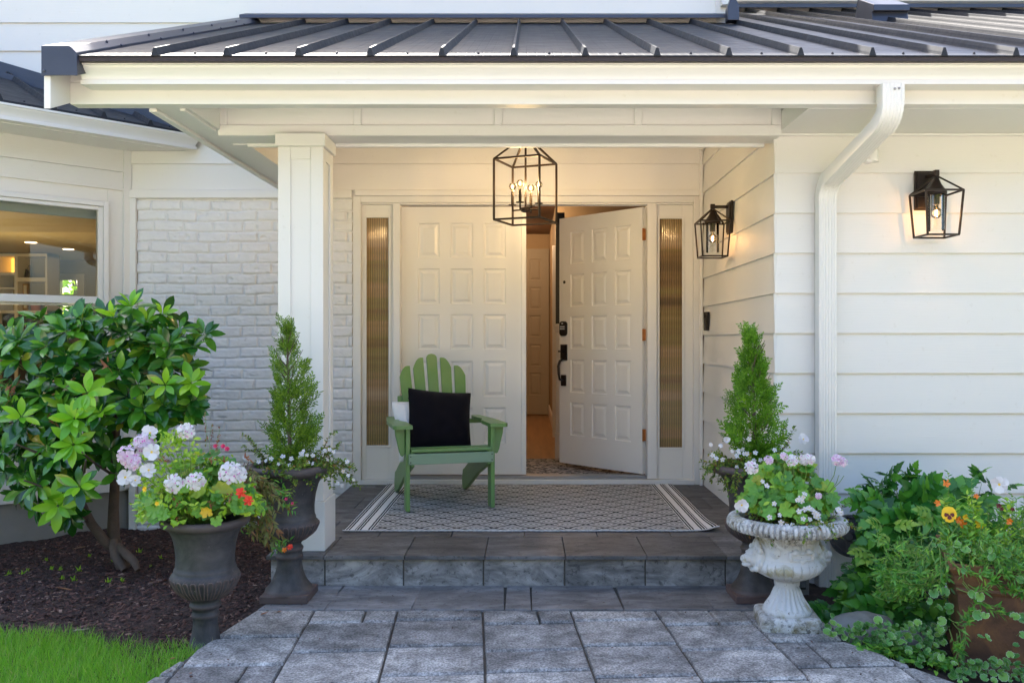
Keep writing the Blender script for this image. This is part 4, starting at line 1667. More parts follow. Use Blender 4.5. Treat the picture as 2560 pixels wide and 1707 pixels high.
mb.tube(pts, [0.010, 0.011, 0.011, 0.010, 0.010, 0.010, 0.009], 10)
mb.tube([(0.058, -0.012, z0_ + 0.066), (0.056, -0.05, z0_ + 0.070), (0.053, -0.062, z0_ + 0.072)], [0.006, 0.005, 0.009], 8)
on_door(mb).build('door_handle', M['black'], rdoor, smooth=40)
mb = MB()
mb.tube([(0.057, -0.004, CAMZ + (850 - 705.4) / FPX * 7.04 - dz0), (0.057, 0.002, CAMZ + (850 - 705.4) / FPX * 7.04 - dz0)], 0.0125, 14)
on_door(mb).build('peephole', M['black'], rdoor)
for py in (586.5, 837, 1087):
    z = pyZ(py, 6.45)
    mb = MB()
    mb.box(HX + 0.003, HX + 0.024, 6.447, 6.453, z - 0.042, z + 0.042)
    mb.tube([(HX + 0.004, 6.441, z - 0.044), (HX + 0.004, 6.441, z + 0.044)], 0.007, 8)
    mb.build('hinge', M['copper'], frame)

# --- hall interior
HF = 0.16
mb = MB()
mb.box(-1.3, 2.6, 6.50, 12.4, 0.0, HF)
mb.build('hall_floor', M['wood'], house)
mb = MB()
mb.box(-1.3, 2.6, 12.2, 12.35, HF + 0.001, 2.66)
mb.box(-1.42, -1.30, 6.47, 12.4, HF + 0.001, 2.66)
mb.box(0.31, 0.40, 9.4, 12.199, HF + 0.001, 2.66)
mb.box(0.401, 2.6, 9.4, 9.5, HF + 0.001, 2.66)
mb.box(2.5, 2.6, 6.5, 9.399, HF + 0.001, 2.66)
mb.box(XS + 0.12, 2.499, 6.5, 6.6, HF + 0.001, 2.66)
mb.build('hall_wall', M['hall_wall'], house)
mb = MB()
mb.box(-1.42, 2.6, 6.47, 12.4, 2.661, 2.70)
mb.build('hall_ceiling', M['hall_ceiling'], house)
mb = MB()
mb.box(0.268, 0.309, 9.36, 9.398, HF + 0.001, 2.2)
mb.box(0.29, 0.3095, 9.42, 12.19, HF + 0.001, HF + 0.14)
mb.build('hall_trim', M['trim'], house, bevel=0.003)
hd = place(door_mesh(0.86, 2.28), (-0.56, 12.15, HF + 0.012), 0).build('hall_door', M['hall_door'], house)
mb = MB()
mb.lathe([(0.043, 0), (0.043, 0.19), (0.047, 0.195), (0.047, 0.215), (0.036, 0.225), (0.036, 1.10), (0.046, 1.11), (0.05, 1.13), (0.05, 1.15), (0.034, 1.175)], (0.285, 7.70, HF + 0.001), 4)
mb.build('newel_post', M['trim'], house, bevel=0.002)
mb = MB()
mb.box(0.252, 0.330, 7.78, 7.82, 1.30, 2.32)  # plain upright black panel behind the newel post
mb.build('black_panel', M['black'], house)
mb = MB()
mb.tube([(-0.1, 9.2, 2.659), (-0.1, 9.2, 2.6608)], 0.07, 20)
mb.build('recessed_light', M['downlight'], house)


def lamp(name, loc, e, col, rad=0.03, parent=None):
    d = bpy.data.lights.new(name, 'POINT')
    d.energy = e
    d.color = col
    d.shadow_soft_size = rad
    o = bpy.data.objects.new(name, d)
    link(o, parent)
    o.location = Vector(loc) - (ORG[parent.name] if parent is not None else Vector((0, 0, 0)))
    return o


lamp('hall_light', (-0.1, 9.2, 2.55), 8, (1.0, 0.66, 0.36), 0.06, house)
lamp('hall_light', (-0.3, 11.3, 2.55), 3.5, (1.0, 0.62, 0.32), 0.06, house)

# --- living room seen through the bay window
mb = MB()
mb.box(-11, -2.0, 6.48, 15.2, 0.0, 0.15)
mb.prism([(-9.5, 4.73), (-4.66, 4.73), (-2.95, 6.44), (-2.95, 6.479), (-9.5, 6.479)], 'z', 0.0, 0.149)
mb.build('room_floor', M['wood'], house)
RYB = 15.0
wx0, wx1, wz0, wz1 = pxX(145, RYB), pxX(198, RYB), pyZ(792, RYB), pyZ(698, RYB)
mb = MB()
mb.box(-11, wx0, RYB, RYB + 0.15, 0.151, 2.55)
mb.box(wx1, -2.0, RYB, RYB + 0.15, 0.151, 2.55)
mb.box(wx0, wx1, RYB, RYB + 0.15, 0.151, wz0)
mb.box(wx0, wx1, RYB, RYB + 0.15, wz1, 2.55)
mb.box(-11.1, -11, 4.7, 15.2, 0.151, 2.55)
mb.box(-2.0, -1.9, 6.48, 15.2, 0.151, 2.55)
mb.build('room_wall', M['room_wall'], house)
mb = MB()
mb.box(-11.1, -1.9, 6.48, 15.2, 2.551, 2.6)
mb.prism([(-9.5, 4.73), (-4.66, 4.73), (-2.95, 6.44), (-2.95, 6.479), (-9.5, 6.479)], 'z', 2.551, 2.6)
mb.prism([(9.0, 2.55), (9.5, 2.42), (10.0, 2.42), (10.0, 2.5505)], 'x', -10.99, -2.01)
mb.build('room_ceiling', M['room_ceiling'], house)
mb = MB()
for px, py in ((77, 606), (171, 623)):
    Yl = (2.551 - CAMZ) * FPX / (VY - py)
    X = pxX(px, Yl)
    mb = MB()
    mb.tube([(X, Yl, 2.5505), (X, Yl, 2.546)], 0.075, 20)
    mb.build('recessed_light', M['downlight'], house)
lamp('room_light', (-6.6, 11.0, 1.5), 15, (1.0, 0.76, 0.42), 0.35, house)
lamp('room_light', (-6.0, 8.6, 1.5), 12, (1.0, 0.76, 0.42), 0.35, house)
# room window frame
mb = MB()
for (a, b, c, d) in ((wx0 - 0.08, wx0 + 0.02, wz0 - 0.06, wz1 + 0.09), (wx1 - 0.02, wx1 + 0.10, wz0 - 0.06, wz1 + 0.09)):
    mb.box(a, b, RYB - 0.03, RYB - 0.001, c, d)
mb.box(wx0 + 0.0205, wx1 - 0.0205, RYB - 0.03, RYB - 0.001, wz1 - 0.02, wz1 + 0.09)
mb.box(wx0 + 0.0205, wx1 - 0.0205, RYB - 0.03, RYB - 0.001, wz0 - 0.06, wz0 + 0.02)
zc = pyZ(741, RYB)
mb.box(wx0 + 0.0205, wx1 - 0.0205, RYB - 0.02, RYB - 0.001, zc - 0.03, zc + 0.03)
mb.build('room_window', M['paint_interior'], house)
# shelf unit, things on it, lit cabinet, dark stone panel
SY = 13.6
shelf = thing('shelf_unit', 'cream built-in shelves with a lit orange niche inside the bay window room', 'shelves', (pxX(60, SY), SY + 0.2, 0.151))
mb = MB()
x0, x1 = pxX(-60, SY), pxX(118, SY)
for (pa, pb) in ((36, 44), (113, 118), (-8, 0)):
    mb.box(pxX(pa, SY), pxX(pb, SY), SY, SY + 0.35, 0.152, pyZ(634, SY))
for py in (634, 776):
    mb.box(x0, x1, SY - 0.01, SY + 0.35, pyZ(py + 7, SY), pyZ(py, SY))
mb.box(pxX(44.3, SY), pxX(112.7, SY), SY, SY + 0.35, pyZ(704, SY), pyZ(694, SY))
mb.box(pxX(0.3, SY), pxX(35.7, SY), SY, SY + 0.35, pyZ(688, SY), pyZ(681, SY))
mb.box(pxX(0.3, SY), pxX(35.7, SY), SY, SY + 0.35, pyZ(722, SY), pyZ(718, SY))
mb.build('shelf_frame', M['paint_interior'], shelf)
mb = MB()
mb.box(x0, x1, SY + 0.351, SY + 0.37, 0.152, pyZ(634, SY))
mb.build('back_panel', M['room_wall'], shelf)
mb = MB()
mb.box(pxX(0.5, SY), pxX(35.5, SY), SY + 0.30, SY + 0.349, pyZ(680.5, SY), pyZ(636, SY) - 0.03)
mb.build('lit_niche', M['niche'], shelf)
mb = MB()
mb.box(pxX(4, SY), pxX(80, SY), SY + 0.02, SY + 0.10, 0.153, pyZ(784, SY))
mb.build('stone_panel', M['stone_dark'], shelf)
mb = MB()
zz = pyZ(694, SY) + 0.001
mb.prism([(pxX(51, SY), zz), (pxX(54, SY), zz + 0.14), (pxX(58, SY), zz + 0.02), (pxX(62, SY), zz + 0.20), (pxX(67, SY), zz), (pxX(58, SY), zz)][:5], 'y', SY + 0.1, SY + 0.16)
tag(mb.build('ornament', M['bronze']), 'dark figurine on the upper shelf inside the bay window room', 'ornament')
mb = MB()
zz = pyZ(736, SY)
zq = pyZ(776, SY) + 0.001
mb.box(pxX(46, SY), pxX(58, SY), SY + 0.12, SY + 0.15, zq, pyZ(708, SY))
fr = mb.build('picture_frame', simple('gilt_frame', (0.30, 0.17, 0.04), 0.45, 0.5))
tag(fr, 'gilt picture frame leaning on the middle shelf inside the bay window room', 'picture frame')
mb = MB()
mb.box(pxX(48.5, SY), pxX(55.5, SY), SY + 0.114, SY + 0.119, zq + 0.04, pyZ(712, SY))
mb.build('picture', simple('cream_print', (0.5, 0.45, 0.33), 0.7), fr)
pot = thing('potted_plant', 'small dark leafy pot plant on the middle shelf inside the bay window room', 'plant', (pxX(76, SY), SY + 0.15, zq))
mb = MB()
mb.lathe([(0.06, 0), (0.08, 0.09), (0.085, 0.1), (0.07, 0.1)], ORG[pot.name], 16)
mb.build('pot', simple('terracotta_pot', (0.32, 0.10, 0.05), 0.7), pot)
c = Cloud()
n = 40
d = RNG.normal(0, 1, (n, 3))
d[:, 2] = np.abs(d[:, 2]) + 0.3
fr_ = frames(d, np.array([0, 0, 1.0]), 0.3) * RNG.uniform(0.10, 0.2, n)[:, None, None]
c.add(leaf_tpl(0.4), fr_, np.tile(np.array(ORG[pot.name]) + [0, 0, 0.1], (n, 1)))
c.build('foliage', M['vine'], pot)
# garden behind the far window
g = thing('garden_tree', 'sunlit yellow green leaves outside the far window of the room', 'tree', (pxX(170, 18), 18.0, -0.3))
mb = MB()
mb.tube([(ORG[g.name].x, 18.4, -0.3), (ORG[g.name].x + 0.1, 18.3, 1.2), (ORG[g.name].x - 0.1, 18.4, 2.6)], [0.10, 0.08, 0.04], 8)
mb.build('trunk', M['bark'], g)
c = Cloud()
n = 2600
pos = np.stack([RNG.uniform(-11.5, -7.8, n), RNG.uniform(17.4, 18.6, n), RNG.uniform(0.2, 3.6, n)], 1)
fr_ = frames(RNG.normal(0, 1, (n, 3)), RNG.normal(0, 1, (n, 3))) * RNG.uniform(0.10, 0.2, n)[:, None, None]
c.add(leaf_tpl(0.5), fr_, pos)
c.build('crown', M['lime'], g)

# --- upper roof overhang (above the picture; throws the shadow on the porch roof)
mb = MB()
mb.box(-9.5, 1.9, 5.85, 6.9, 4.68, 4.83)
mb.prism([(5.8, 4.831), (9.5, 6.4), (9.5, 6.5), (5.8, 4.95)], 'x', -9.5, 1.9)
mb.box(1.901, 9.5, 7.95, 9.0, 4.68, 4.83)
mb.build('upper_eave', M['trim'], house)
mb = MB()
mb.box(-9.5, -2.0, 6.47, 15.3, 2.62, 2.72)
mb.box(-1.99, 9.0, 8.61, 15.3, 2.72, 2.80)
mb.box(1.401, 9.0, 6.62, 8.41, 2.40, 2.44)
mb.box(-1.99, 1.399, 6.48, 8.6, 2.72, 2.80)
mb.build('floor_deck', M['paint_interior'], house)
mb = MB()
mb.box(2.61, 6.0, 4.62, 8.4, 2.30, 2.34)
mb.build('wing_ceiling', M['paint_interior'], house)

# --- roof vent
vent = MB()
vy = 6.55
vz = roof_z(vy)
vx0, vx1 = 1418.0, 0
X0 = (2182 - VX) / FPX * vy
X1 = (2272 - VX) / FPX * vy
vent.prism([(vy, roof_z(vy) + 0.002), (vy + 0.36, roof_z(vy + 0.36) + 0.002), (vy + 0.30, roof_z(vy + 0.3) + 0.16), (vy - 0.02, roof_z(vy) + 0.12), (vy - 0.02, roof_z(vy) + 0.075), (vy + 0.02, roof_z(vy) + 0.075)], 'x', X0, X1)
vent.build('roof_vent', M['flashing'], house, bevel=0.004)
# upper downspout at the corner of the upper storey
mb = MB()
pts = []
mb.box(1.385, 1.452, 6.265, 6.326, roof_z(6.3) + 0.12, 4.67)
mb.build('upper_downspout', M['gutter'], house, bevel=0.006)


# --- porch downspout (swept fluted section)
def sweep(mb, prof, path, scales=None):
    path = [Vector(p) for p in path]
    k, n = len(path), len(prof)
    vs_ = []
    for i, p in enumerate(path):
        d = (path[min(i + 1, k - 1)] - path[max(i - 1, 0)]).normalized()
        x = Vector((1, 0, 0))
        x = (x - d * x.dot(d)).normalized()
        nrm = x.cross(d).normalized()
        s = scales[i] if scales else 1.0
        for u, w_ in prof:
            vs_.append(p + x * (u * s) + nrm * (w_ * s))
    fs = [(i * n + j, i * n + (j + 1) % n, (i + 1) * n + (j + 1) % n, (i + 1) * n + j) for i in range(k - 1) for j in range(n)]
    fs += [tuple(range(n))[::-1], tuple(range((k - 1) * n, k * n))]
    mb.add(vs_, fs)


def flute(w, h, nf):
    pts = []
    r = 0.012
    xs = np.linspace(-w / 2 + r, w / 2 - r, nf * 4 + 1)
    for sgn in (-1, 1):
        row = []
        for i, x in enumerate(xs):
            dep = 0.0022 if i % 4 == 2 else 0.0
            row.append((float(x) * -sgn, sgn * (h / 2 - dep)))
        pts += row
        pts += [(-sgn * (w / 2 - 0.003), sgn * (h / 2 - 0.003)), (-sgn * w / 2, sgn * (h / 2 - r))]
        pts += [(-sgn * w / 2, -sgn * (h / 2 - r)), (-sgn * (w / 2 - 0.003), -sgn * (h / 2 - 0.003))]
    return pts


prof = flute(0.096, 0.072, 5)
XT, YT, ZT = 1.584, 3.838, CAMZ + 1.108
XB_, YB_ = 1.503, YF - 0.060
zt = pyZ(850, 1)
top_el = [Vector((XT, YT, ZT)), Vector((XT, YT, ZT - 0.05))]
zA, zB = CAMZ + 0.995, CAMZ + 0.80
e1 = [Vector((XT, YT, ZT - 0.09))]
p_a, p_b = Vector((XT, YT, ZT - 0.10)), Vector((XT - 0.012, YT + 0.085, zA - 0.08))
path = [Vector((XT, YT, ZT)), Vector((XT, YT, ZT - 0.07))]
sc = [1.0, 1.0]


def bez(p0, p1, p2, t):
    return p0 * (1 - t) ** 2 + p1 * 2 * t * (1 - t) + p2 * t * t


q0, q1, q2 = Vector((XT, YT, ZT - 0.075)), Vector((XT, YT, ZT - 0.135)), Vector((XT - 0.010, YT + 0.070, ZT - 0.165))
for i in range(13):
    path.append(bez(q0, q1, q2, i / 12))
    sc.append(1.0 if i % 2 else 0.965)
elbow1 = path[:]
es1 = sc[:]
r0, r1, r2 = Vector((XB_ + 0.010, YB_ - 0.065, CAMZ + 0.805)), Vector((XB_, YB_, CAMZ + 0.775)), Vector((XB_, YB_, CAMZ + 0.69))
el2, es2 = [], []
for i in range(13):
    el2.append(bez(r0, r1, r2, i / 12))
    es2.append(1.0 if i % 2 else 0.965)
mb = MB()
sweep(mb, prof, elbow1, [s * 1.05 for s in es1])
ds = mb.build('downspout', M['gutter'], house, smooth=30)
mb = MB()
sweep(mb, prof, [elbow1[-1] + (q2 - q1).normalized() * -0.03, r0 + (r1 - r0).normalized() * 0.03], [0.94, 0.98])
mb.build('offset_pipe', M['gutter'], ds, smooth=30)
mb = MB()
sweep(mb, prof, el2, [s * 1.02 for s in es2])
mb.build('elbow', M['gutter'], ds, smooth=30)
mb = MB()
sweep(mb, prof, [r2 + Vector((0, 0, 0.03)), Vector((XB_, YB_, 0.5)), Vector((XB_, YB_, -0.12))], [0.97, 0.97, 0.97])
mb.build('pipe', M['gutter'], ds, smooth=30)
mb = MB()
mb.ball((XT + 0.022, YT - 0.038, ZT - 0.022), 0.006, 8, 6)
mb.build('screw', M['aluminium'], ds)
mb = MB()
mb.ball((XT + 0.004, YT - 0.038, ZT - 0.024), 0.006, 8, 6)
mb.build('screw', M['aluminium'], ds)

# ================================================================== FIXTURES
def cage_bars(mb, pts, pairs, w, m=0):
    for a, b in pairs:
        mb.bar(pts[a], pts[b], w, m=m)
    for p in pts:
        mb.box(p[0] - w / 2 * 1.05, p[0] + w / 2 * 1.05, p[1] - w / 2 * 1.05, p[1] + w / 2 * 1.05, p[2] - w / 2 * 1.05, p[2] + w / 2 * 1.05, m)


def bulb(parent, c, r, up=1, local=False):
    mb = MB()
    n = 14
    prof = []
    for i in range(13):
        a = math.pi * (i / 12) * 0.86
        prof.append((max(r * math.sin(a), 0.0008), up * r * math.cos(a)))
    prof += [(r * 0.30, -up * r * 1.12), (r * 0.28, -up * r * 1.35)]
    mb.lathe(prof, c, n)
    b = mb.build('bulb', M['bulb_glass'], parent, smooth=60)
    mb = MB()
    pts = []
    for i in range(25):
        t = i / 24
        pts.append((c[0] + r * 0.22 * math.cos(t * 15), c[1] + r * 0.22 * math.sin(t * 15), c[2] + up * r * (-0.55 + 0.95 * t)))
    mb.tube(pts, r * 0.075, 6)
    mb.build('filament', M['filament'], b)
    return b


# chandelier
CX, CY = (1314.0 - VX) / FPX * 5.4, 5.4
CZ0, CZ1 = CAMZ + 0.728, CAMZ + 1.095
ch = thing('lantern_pendant', 'open black cage lantern with four lit candle bulbs hanging in front of the doors', 'pendant lamp', (CX, CY, CZ0))
hx, hy = 0.1913, 0.0823
cor = [(-hx, -hy), (hy, -hx), (hx, hy), (-hy, hx)]
CXc = CX
pts = [Vector((CX + a, CY + b, CZ0)) for a, b in cor] + [Vector((CX + a, CY + b, CZ1)) for a, b in cor] + [Vector((CX, CY, CZ1 + 0.16))]
mb = MB()
w = 0.011
for i in range(4):
    mb.bar(pts[i], pts[(i + 1) % 4], w)
    mb.bar(pts[4 + i], pts[4 + (i + 1) % 4], w)
    mb.bar(pts[i], pts[4 + i], w, up=(hx, hy, 0))
    mb.bar(pts[4 + i], pts[8], w)
mb.build('cage', M['bronze'], ch)
mb = MB()
hubz = CZ0 + 0.072
mb.tube([(CX, CY, hubz - 0.01), (CX, CY, 2.60)], 0.0065, 10)
mb.lathe([(0.012, -0.018), (0.030, -0.012), (0.030, 0.010), (0.012, 0.016)], (CX, CY, hubz), 20)
mb.lathe([(0.055, 0.0), (0.06, 0.012), (0.06, 0.026)], (CX, CY, 2.612), 24)
mb.build('stem', M['bronze'], ch, smooth=40)
for (a, b) in ((-0.081, 0.033), (0.081, -0.033), (-0.033, -0.081), (0.033, 0.081)):
    mb = MB()
    x, y = CX + a, CY + b
    mb.tube([(CX, CY, hubz), (CX + a * 0.97, CY + b * 0.97, hubz - 0.002)], 0.005, 8)
    mb.tube([(x, y, hubz - 0.012), (x, y, hubz + 0.03)], 0.0055, 8)
    mb.lathe([(0.006, 0.028), (0.025, 0.030), (0.025, 0.034), (0.008, 0.036)], (x, y, hubz), 18)
    mb.tube([(x, y, hubz + 0.034), (x, y, hubz + 0.115)], 0.0088, 12)
    arm = mb.build('candle_arm', M['bronze'], ch, smooth=40)
    bulb(arm, (x, y, hubz + 0.147), 0.0225, 1)
    lamp('candle_light', (x, y, hubz + 0.147), 2.2, (1.0, 0.70, 0.34), 0.006, arm)


# wall lanterns: built in local space (wall at y=0, lantern towards -y)
def wall_lantern(loc, rotz, label):
    t = thing('wall_lantern', label, 'wall lantern', loc, rotz, 'black wall lanterns beside the porch')
    mb = MB()
    mb.box(-0.061, 0.061, -0.016, -0.001, -0.100, 0.100)
    mb.box(-0.050, 0.050, -0.024, -0.0165, -0.089, 0.089)
    mb.build('backplate', M['bronze'], t, bevel=0.003, local=True)
    mb = MB()
    cy = -0.118
    mb.box(-0.009, 0.009, cy, -0.0245, 0.058, 0.076)
    mb.box(-0.011, 0.011, cy - 0.014, cy + 0.014, 0.052, 0.084)
    mb.build('arm', M['bronze'], t, bevel=0.002, local=True)
    zt, zb, za = -0.028, -0.243, 0.050
    a, b = 0.0915, 0.0765
    sg = ((-1, -1), (1, -1), (1, 1), (-1, 1))
    pts = [Vector((i * b, cy + j * b, zb)) for i, j in sg] + [Vector((i * a, cy + j * a, zt)) for i, j in sg] + [Vector((i * 0.008, cy + j * 0.008, za)) for i, j in sg]
    mb = MB()
    w = 0.0085
    for i in range(4):
        j = (i + 1) % 4
        mb.bar(pts[i], pts[j], w)
        mb.bar(pts[4 + i], pts[4 + j], w)
        mb.bar(pts[i], pts[4 + i], w)
        mb.bar(pts[4 + i], pts[8 + i], w)
    mb.build('cage', M['bronze'], t, local=True)
    mb = MB()
    mb.lathe([(0.004, 0.050), (0.012, 0.046), (0.022, 0.018), (0.040, -0.010), (0.050, -0.018), (0.050, -0.036), (0.046, -0.040), (0.046, -0.036)], (0, cy, 0), 28)
    mb.tube([(0, cy, -0.037), (0, cy, -0.086)], 0.016, 16)
    mb.build('cap', M['bronze'], t, smooth=40, local=True)
    mb = MB()
    ring = [(0.040, -0.036), (0.040, -0.215), (0.0375, -0.215), (0.0375, -0.036)]
    mb.lathe(ring, (0, cy, 0), 32, cap=False)
    mb.build('glass_shade', M['lamp_glass'], t, smooth=60, local=True)
    ORGt = ORG[t.name]
    ORG[t.name] = Vector((0, 0, 0))
    bulb(t, (0, cy, -0.128), 0.028, -1)
    d = lamp('lantern_light', (0, cy, -0.132), 0.42, (1.0, 0.52, 0.20), 0.007, t)
    ORG[t.name] = ORGt
    return t


wall_lantern((2.026, YF - 0.012, CAMZ + 0.757), 0, 'black wall lantern with lit bulb on the front white siding right of the downspout')
wall_lantern((XS - 0.012, 5.452, CAMZ + 0.757), R(-90), 'black wall lantern with lit bulb on the porch side wall beside the sidelight')

# doorbell
mb = MB()
db = thing('doorbell', 'slim black video doorbell on the porch side wall right of the door frame', 'doorbell', (XS - 0.012, 6.13, 1.325))
mb.prism([(XS - 0.0125, 6.10), (XS - 0.038, 6.085), (XS - 0.048, 6.135), (XS - 0.0125, 6.165)], 'z', 1.26, 1.39)
mb.build('case', M['black'], db, bevel=0.004)
mb = MB()
mb.obox((XS - 0.0446, 6.110, 1.36), Vector((0.002, 0.0, 0)), Vector((-0.0028, 0.012, 0)), (0, 0, 0.012))
mb.build('camera_lens', simple('glossy_lens', (0.005, 0.005, 0.006), 0.1), db)
mb = MB()
mb.obox((XS - 0.0446, 6.110, 1.295), Vector((0.002, 0.0, 0)), Vector((-0.0028, 0.012, 0)), (0, 0, 0.012))
mb.build('button', simple('button_plastic', (0.05, 0.05, 0.055), 0.3), db)

# motion sensor behind the downspout
sx = (2172 - VX) / FPX * 4.45
sz = pyZ(394, 4.45)
ms = thing('motion_sensor', 'small white motion sensor on the siding behind the slanting downspout', 'sensor', (sx, YF - 0.012, sz))
mb = MB()
mb.tube([(sx, YF - 0.012, sz + 0.004), (sx, YF - 0.045, sz)], 0.012, 12)
mb.lathe([(0.004, -0.030), (0.034, -0.030), (0.036, -0.024), (0.036, 0.026), (0.03, 0.032), (0.004, 0.032)], (sx, YF - 0.075, sz), 24)
mb.build('body', M['gutter'], ms, smooth=40)
mb = MB()
mb.ball((sx - 0.02, YF - 0.085, sz - 0.028), (0.026, 0.022, 0.014), 14, 8)
mb.build('lens', M['vinyl'], ms, smooth=60)

# round charcoal fixture low on the wall
fx0, fy0, fz0 = (2126 - VX) / FPX * 4.33, 4.33, pyZ(1339, 4.33)
rf = thing('round_fixture', 'charcoal round dish-shaped fixture low on the wall behind the white urn', 'wall fixture', (fx0, fy0, fz0))
nrm = Vector((-0.42, -0.86, 0.10)).normalized()
q = nrm.to_track_quat('Z', 'Y').to_matrix()


def onrf(mb):
    mb.v = [tuple(Vector((fx0, fy0, fz0)) + q @ Vector(p)) for p in mb.v]
    return mb


mb = MB()
mb.lathe([(0.02, -0.05), (0.088, -0.045), (0.102, -0.012), (0.104, 0.0), (0.100, 0.008), (0.088, 0.010), (0.084, 0.004), (0.072, 0.004), (0.050, 0.020), (0.010, 0.030)], (0, 0, 0), 48)
for i in range(12):
    a = R(30 * i + 8)
    mb.ball((0.095 * math.cos(a), 0.095 * math.sin(a), 0.009), 0.004, 8, 5)
onrf(mb).build('dish', M['round_fixture'], rf, smooth=40)
mb = MB()
mb.lathe([(0.022, 0.02), (0.022, 0.046), (0.018, 0.05), (0.004, 0.05)], (0, 0, 0), 20)
mb.box(-0.017, 0.017, -0.075, -0.015, 0.012, 0.032)
mb.box(-0.006, 0.006, 0.015, 0.07, 0.014, 0.030)
onrf(mb).build('knob', M['round_fixture'], rf, smooth=40)
mb = MB()
mb.box(fx0 - 0.02, fx0 + 0.035, fy0 + 0.03, YF - 0.017, fz0 - 0.03, fz0 + 0.03)
mb.build('bracket', M['round_fixture'], rf)

# ================================================================== RUGS
RX0, RX1, RY0, RY1 = -1.005, 1.048, 4.795, 6.335
rug = thing('porch_rug', 'black and white diamond pattern rug with striped ends on the porch floor', 'rug', ((RX0 + RX1) / 2, (RY0 + RY1) / 2, Z_PORCH))
gx, gy = np.meshgrid(np.linspace(RX0, RX1, 190), np.linspace(RY0, RY1, 110), indexing='ij')


def rug_z(x, y):
    ex = np.minimum(x - RX0, RX1 - x)
    curl = 0.022 * np.exp(-((RX1 - x) / 0.05) ** 2) * np.exp(-((y - RY0) / 0.22) ** 2)
    return Z_PORCH + 0.006 + 0.0035 * (vnoise(x * 6, y * 3, 41)) * np.exp(-ex * 3) + 0.002 * vnoise(x * 9, y * 22, 42) + curl


edge_w = 0.006 * (vnoise(gx * 14, gy * 0 + 3, 43) - 0.5) * np.exp(-(gy - RY0) / 0.1)
rz = rug_z(gx, gy)
c = Cloud()
nu, nv = gx.shape
idx = np.arange(nu * nv).reshape(nu, nv)
q_ = np.stack([idx[:-1, :-1], idx[1:, :-1], idx[1:, 1:], idx[:-1, 1:]], axis=-1).reshape(-1)
rug_o = grid_mesh('rug_weave', gx, gy + edge_w, rz, M['rug'], rug)
sol = rug_o.modifiers.new('thick', 'SOLIDIFY')
sol.thickness = 0.005
sol.offset = -1
mb = MB()
nv_ = 60
pth = [(RX0 + (RX1 - RX0) * i / nv_, RY0 - 0.001 + 0.006 * (float(vnoise(np.array([(RX0 + (RX1 - RX0) * i / nv_) * 14]), np.array([3.0]), 43)[0]) - 0.5), float(rug_z(np.array([RX0 + (RX1 - RX0) * i / nv_]), np.array([RY0]))[0])) for i in range(nv_ + 1)]
mb.tube(pth, 0.0042, 6)
mb.build('hem', simple('pale_rug_hem', (0.6, 0.58, 0.58), 0.9), rug, smooth=60)
mb = MB()
mb.box(-0.15, 1.2, 6.60, 7.62, HF + 0.0005, HF + 0.009)
hr = mb.build('hall_rug', M['hall_rug'], bevel=0.003)
tag(hr, 'speckled dark and rose rug on the hall floor just inside the open door', 'rug')

# ================================================================== CHAIR
chair = thing('lawn_chair', 'green slatted wooden garden chair with wide arms on the diamond rug', 'chair', (-0.465, 5.365, Z_PORCH + 0.011), R(15.7))
CM = M['chair']


def cb(mb, name, bevel=0.004, parent=chair):
    return mb.build(name, CM, parent, bevel=bevel, local=True)


for s in (-1, 1):
    mb = MB()
    mb.box(s * 0.262 - 0.0125, s * 0.262 + 0.0125, -0.005, 0.085, 0.0, 0.498)
    cb(mb, 'front_leg')
    # side rail = rear leg
    mb = MB()
    poly = [(-0.02, 0.272), (-0.02, 0.358), (0.10, 0.362), (0.42, 0.262), (0.60, 0.19), (0.68, 0.155), (0.745, 0.135), (0.775, 0.06), (0.76, 0.0), (0.70, 0.0), (0.55, 0.055), (0.30, 0.165)]
    x = s * 0.236
    mb.prism(poly, 'x', x - 0.0115, x + 0.0115)
    cb(mb, 'rear_leg')
    # arm
    mb = MB()
    ax = [(0.240, -0.035), (0.335, -0.035), (0.352, -0.018), (0.352, 0.20), (0.345, 0.34), (0.332, 0.46), (0.322, 0.60), (0.305, 0.63), (0.262, 0.63), (0.252, 0.50), (0.262, 0.40), (0.272, 0.345), (0.262, 0.30), (0.245, 0.26), (0.238, 0.20), (0.238, -0.033)]
    mb.prism([(s * a, b) for a, b in ax], 'z', 0.4985, 0.521)
    cb(mb, 'arm')
    # bracket under the arm, outside the leg
    mb = MB()
    br = [(0.2755, 0.497), (0.338, 0.497), (0.334, 0.455), (0.320, 0.40), (0.312, 0.36), (0.302, 0.335), (0.290, 0.328), (0.2755, 0.345)]
    mb.prism([(s * a, b) for a, b in br], 'y', 0.028, 0.050)
    cb(mb, 'arm_bracket')
mb = MB()
mb.box(-0.262, 0.262, -0.030, -0.0215, 0.285, 0.350)
ap = mb.build('apron', simple('faded_green_paint', (0.19, 0.29, 0.19), 0.4, 0, 0.15, 3), chair, bevel=0.003, local=True)
ap['label'] = 'pale faded front apron board'
for sx_ in (-0.25, 0.25):
    for zz in (0.300, 0.335):
        mb = MB()
        mb.tube([(sx_, -0.033, zz), (sx_, -0.029, zz)], 0.004, 8)
        mb.build('screw', M['screw'], ap, local=True)
seat_line = lambda y: 0.3635 - (y - 0.08) * 0.315 if y > 0.10 else 0.3625
ysl = [-0.034, 0.05, 0.125, 0.20, 0.275, 0.35]
for i, y in enumerate(ysl):
    mb = MB()
    y1 = y + 0.068
    z0, z1 = seat_line(y) , seat_line(y1)
    if i == 0:
        z0 = z1 = 0.3585
    poly = [(y, z0), (y1, z1), (y1, z1 + 0.019), (y, z0 + 0.019)]
    hw = 0.245 if y < 0.09 else 0.247
    mb.prism(poly, 'x', -hw, hw)
    cb(mb, 'seat_slat')
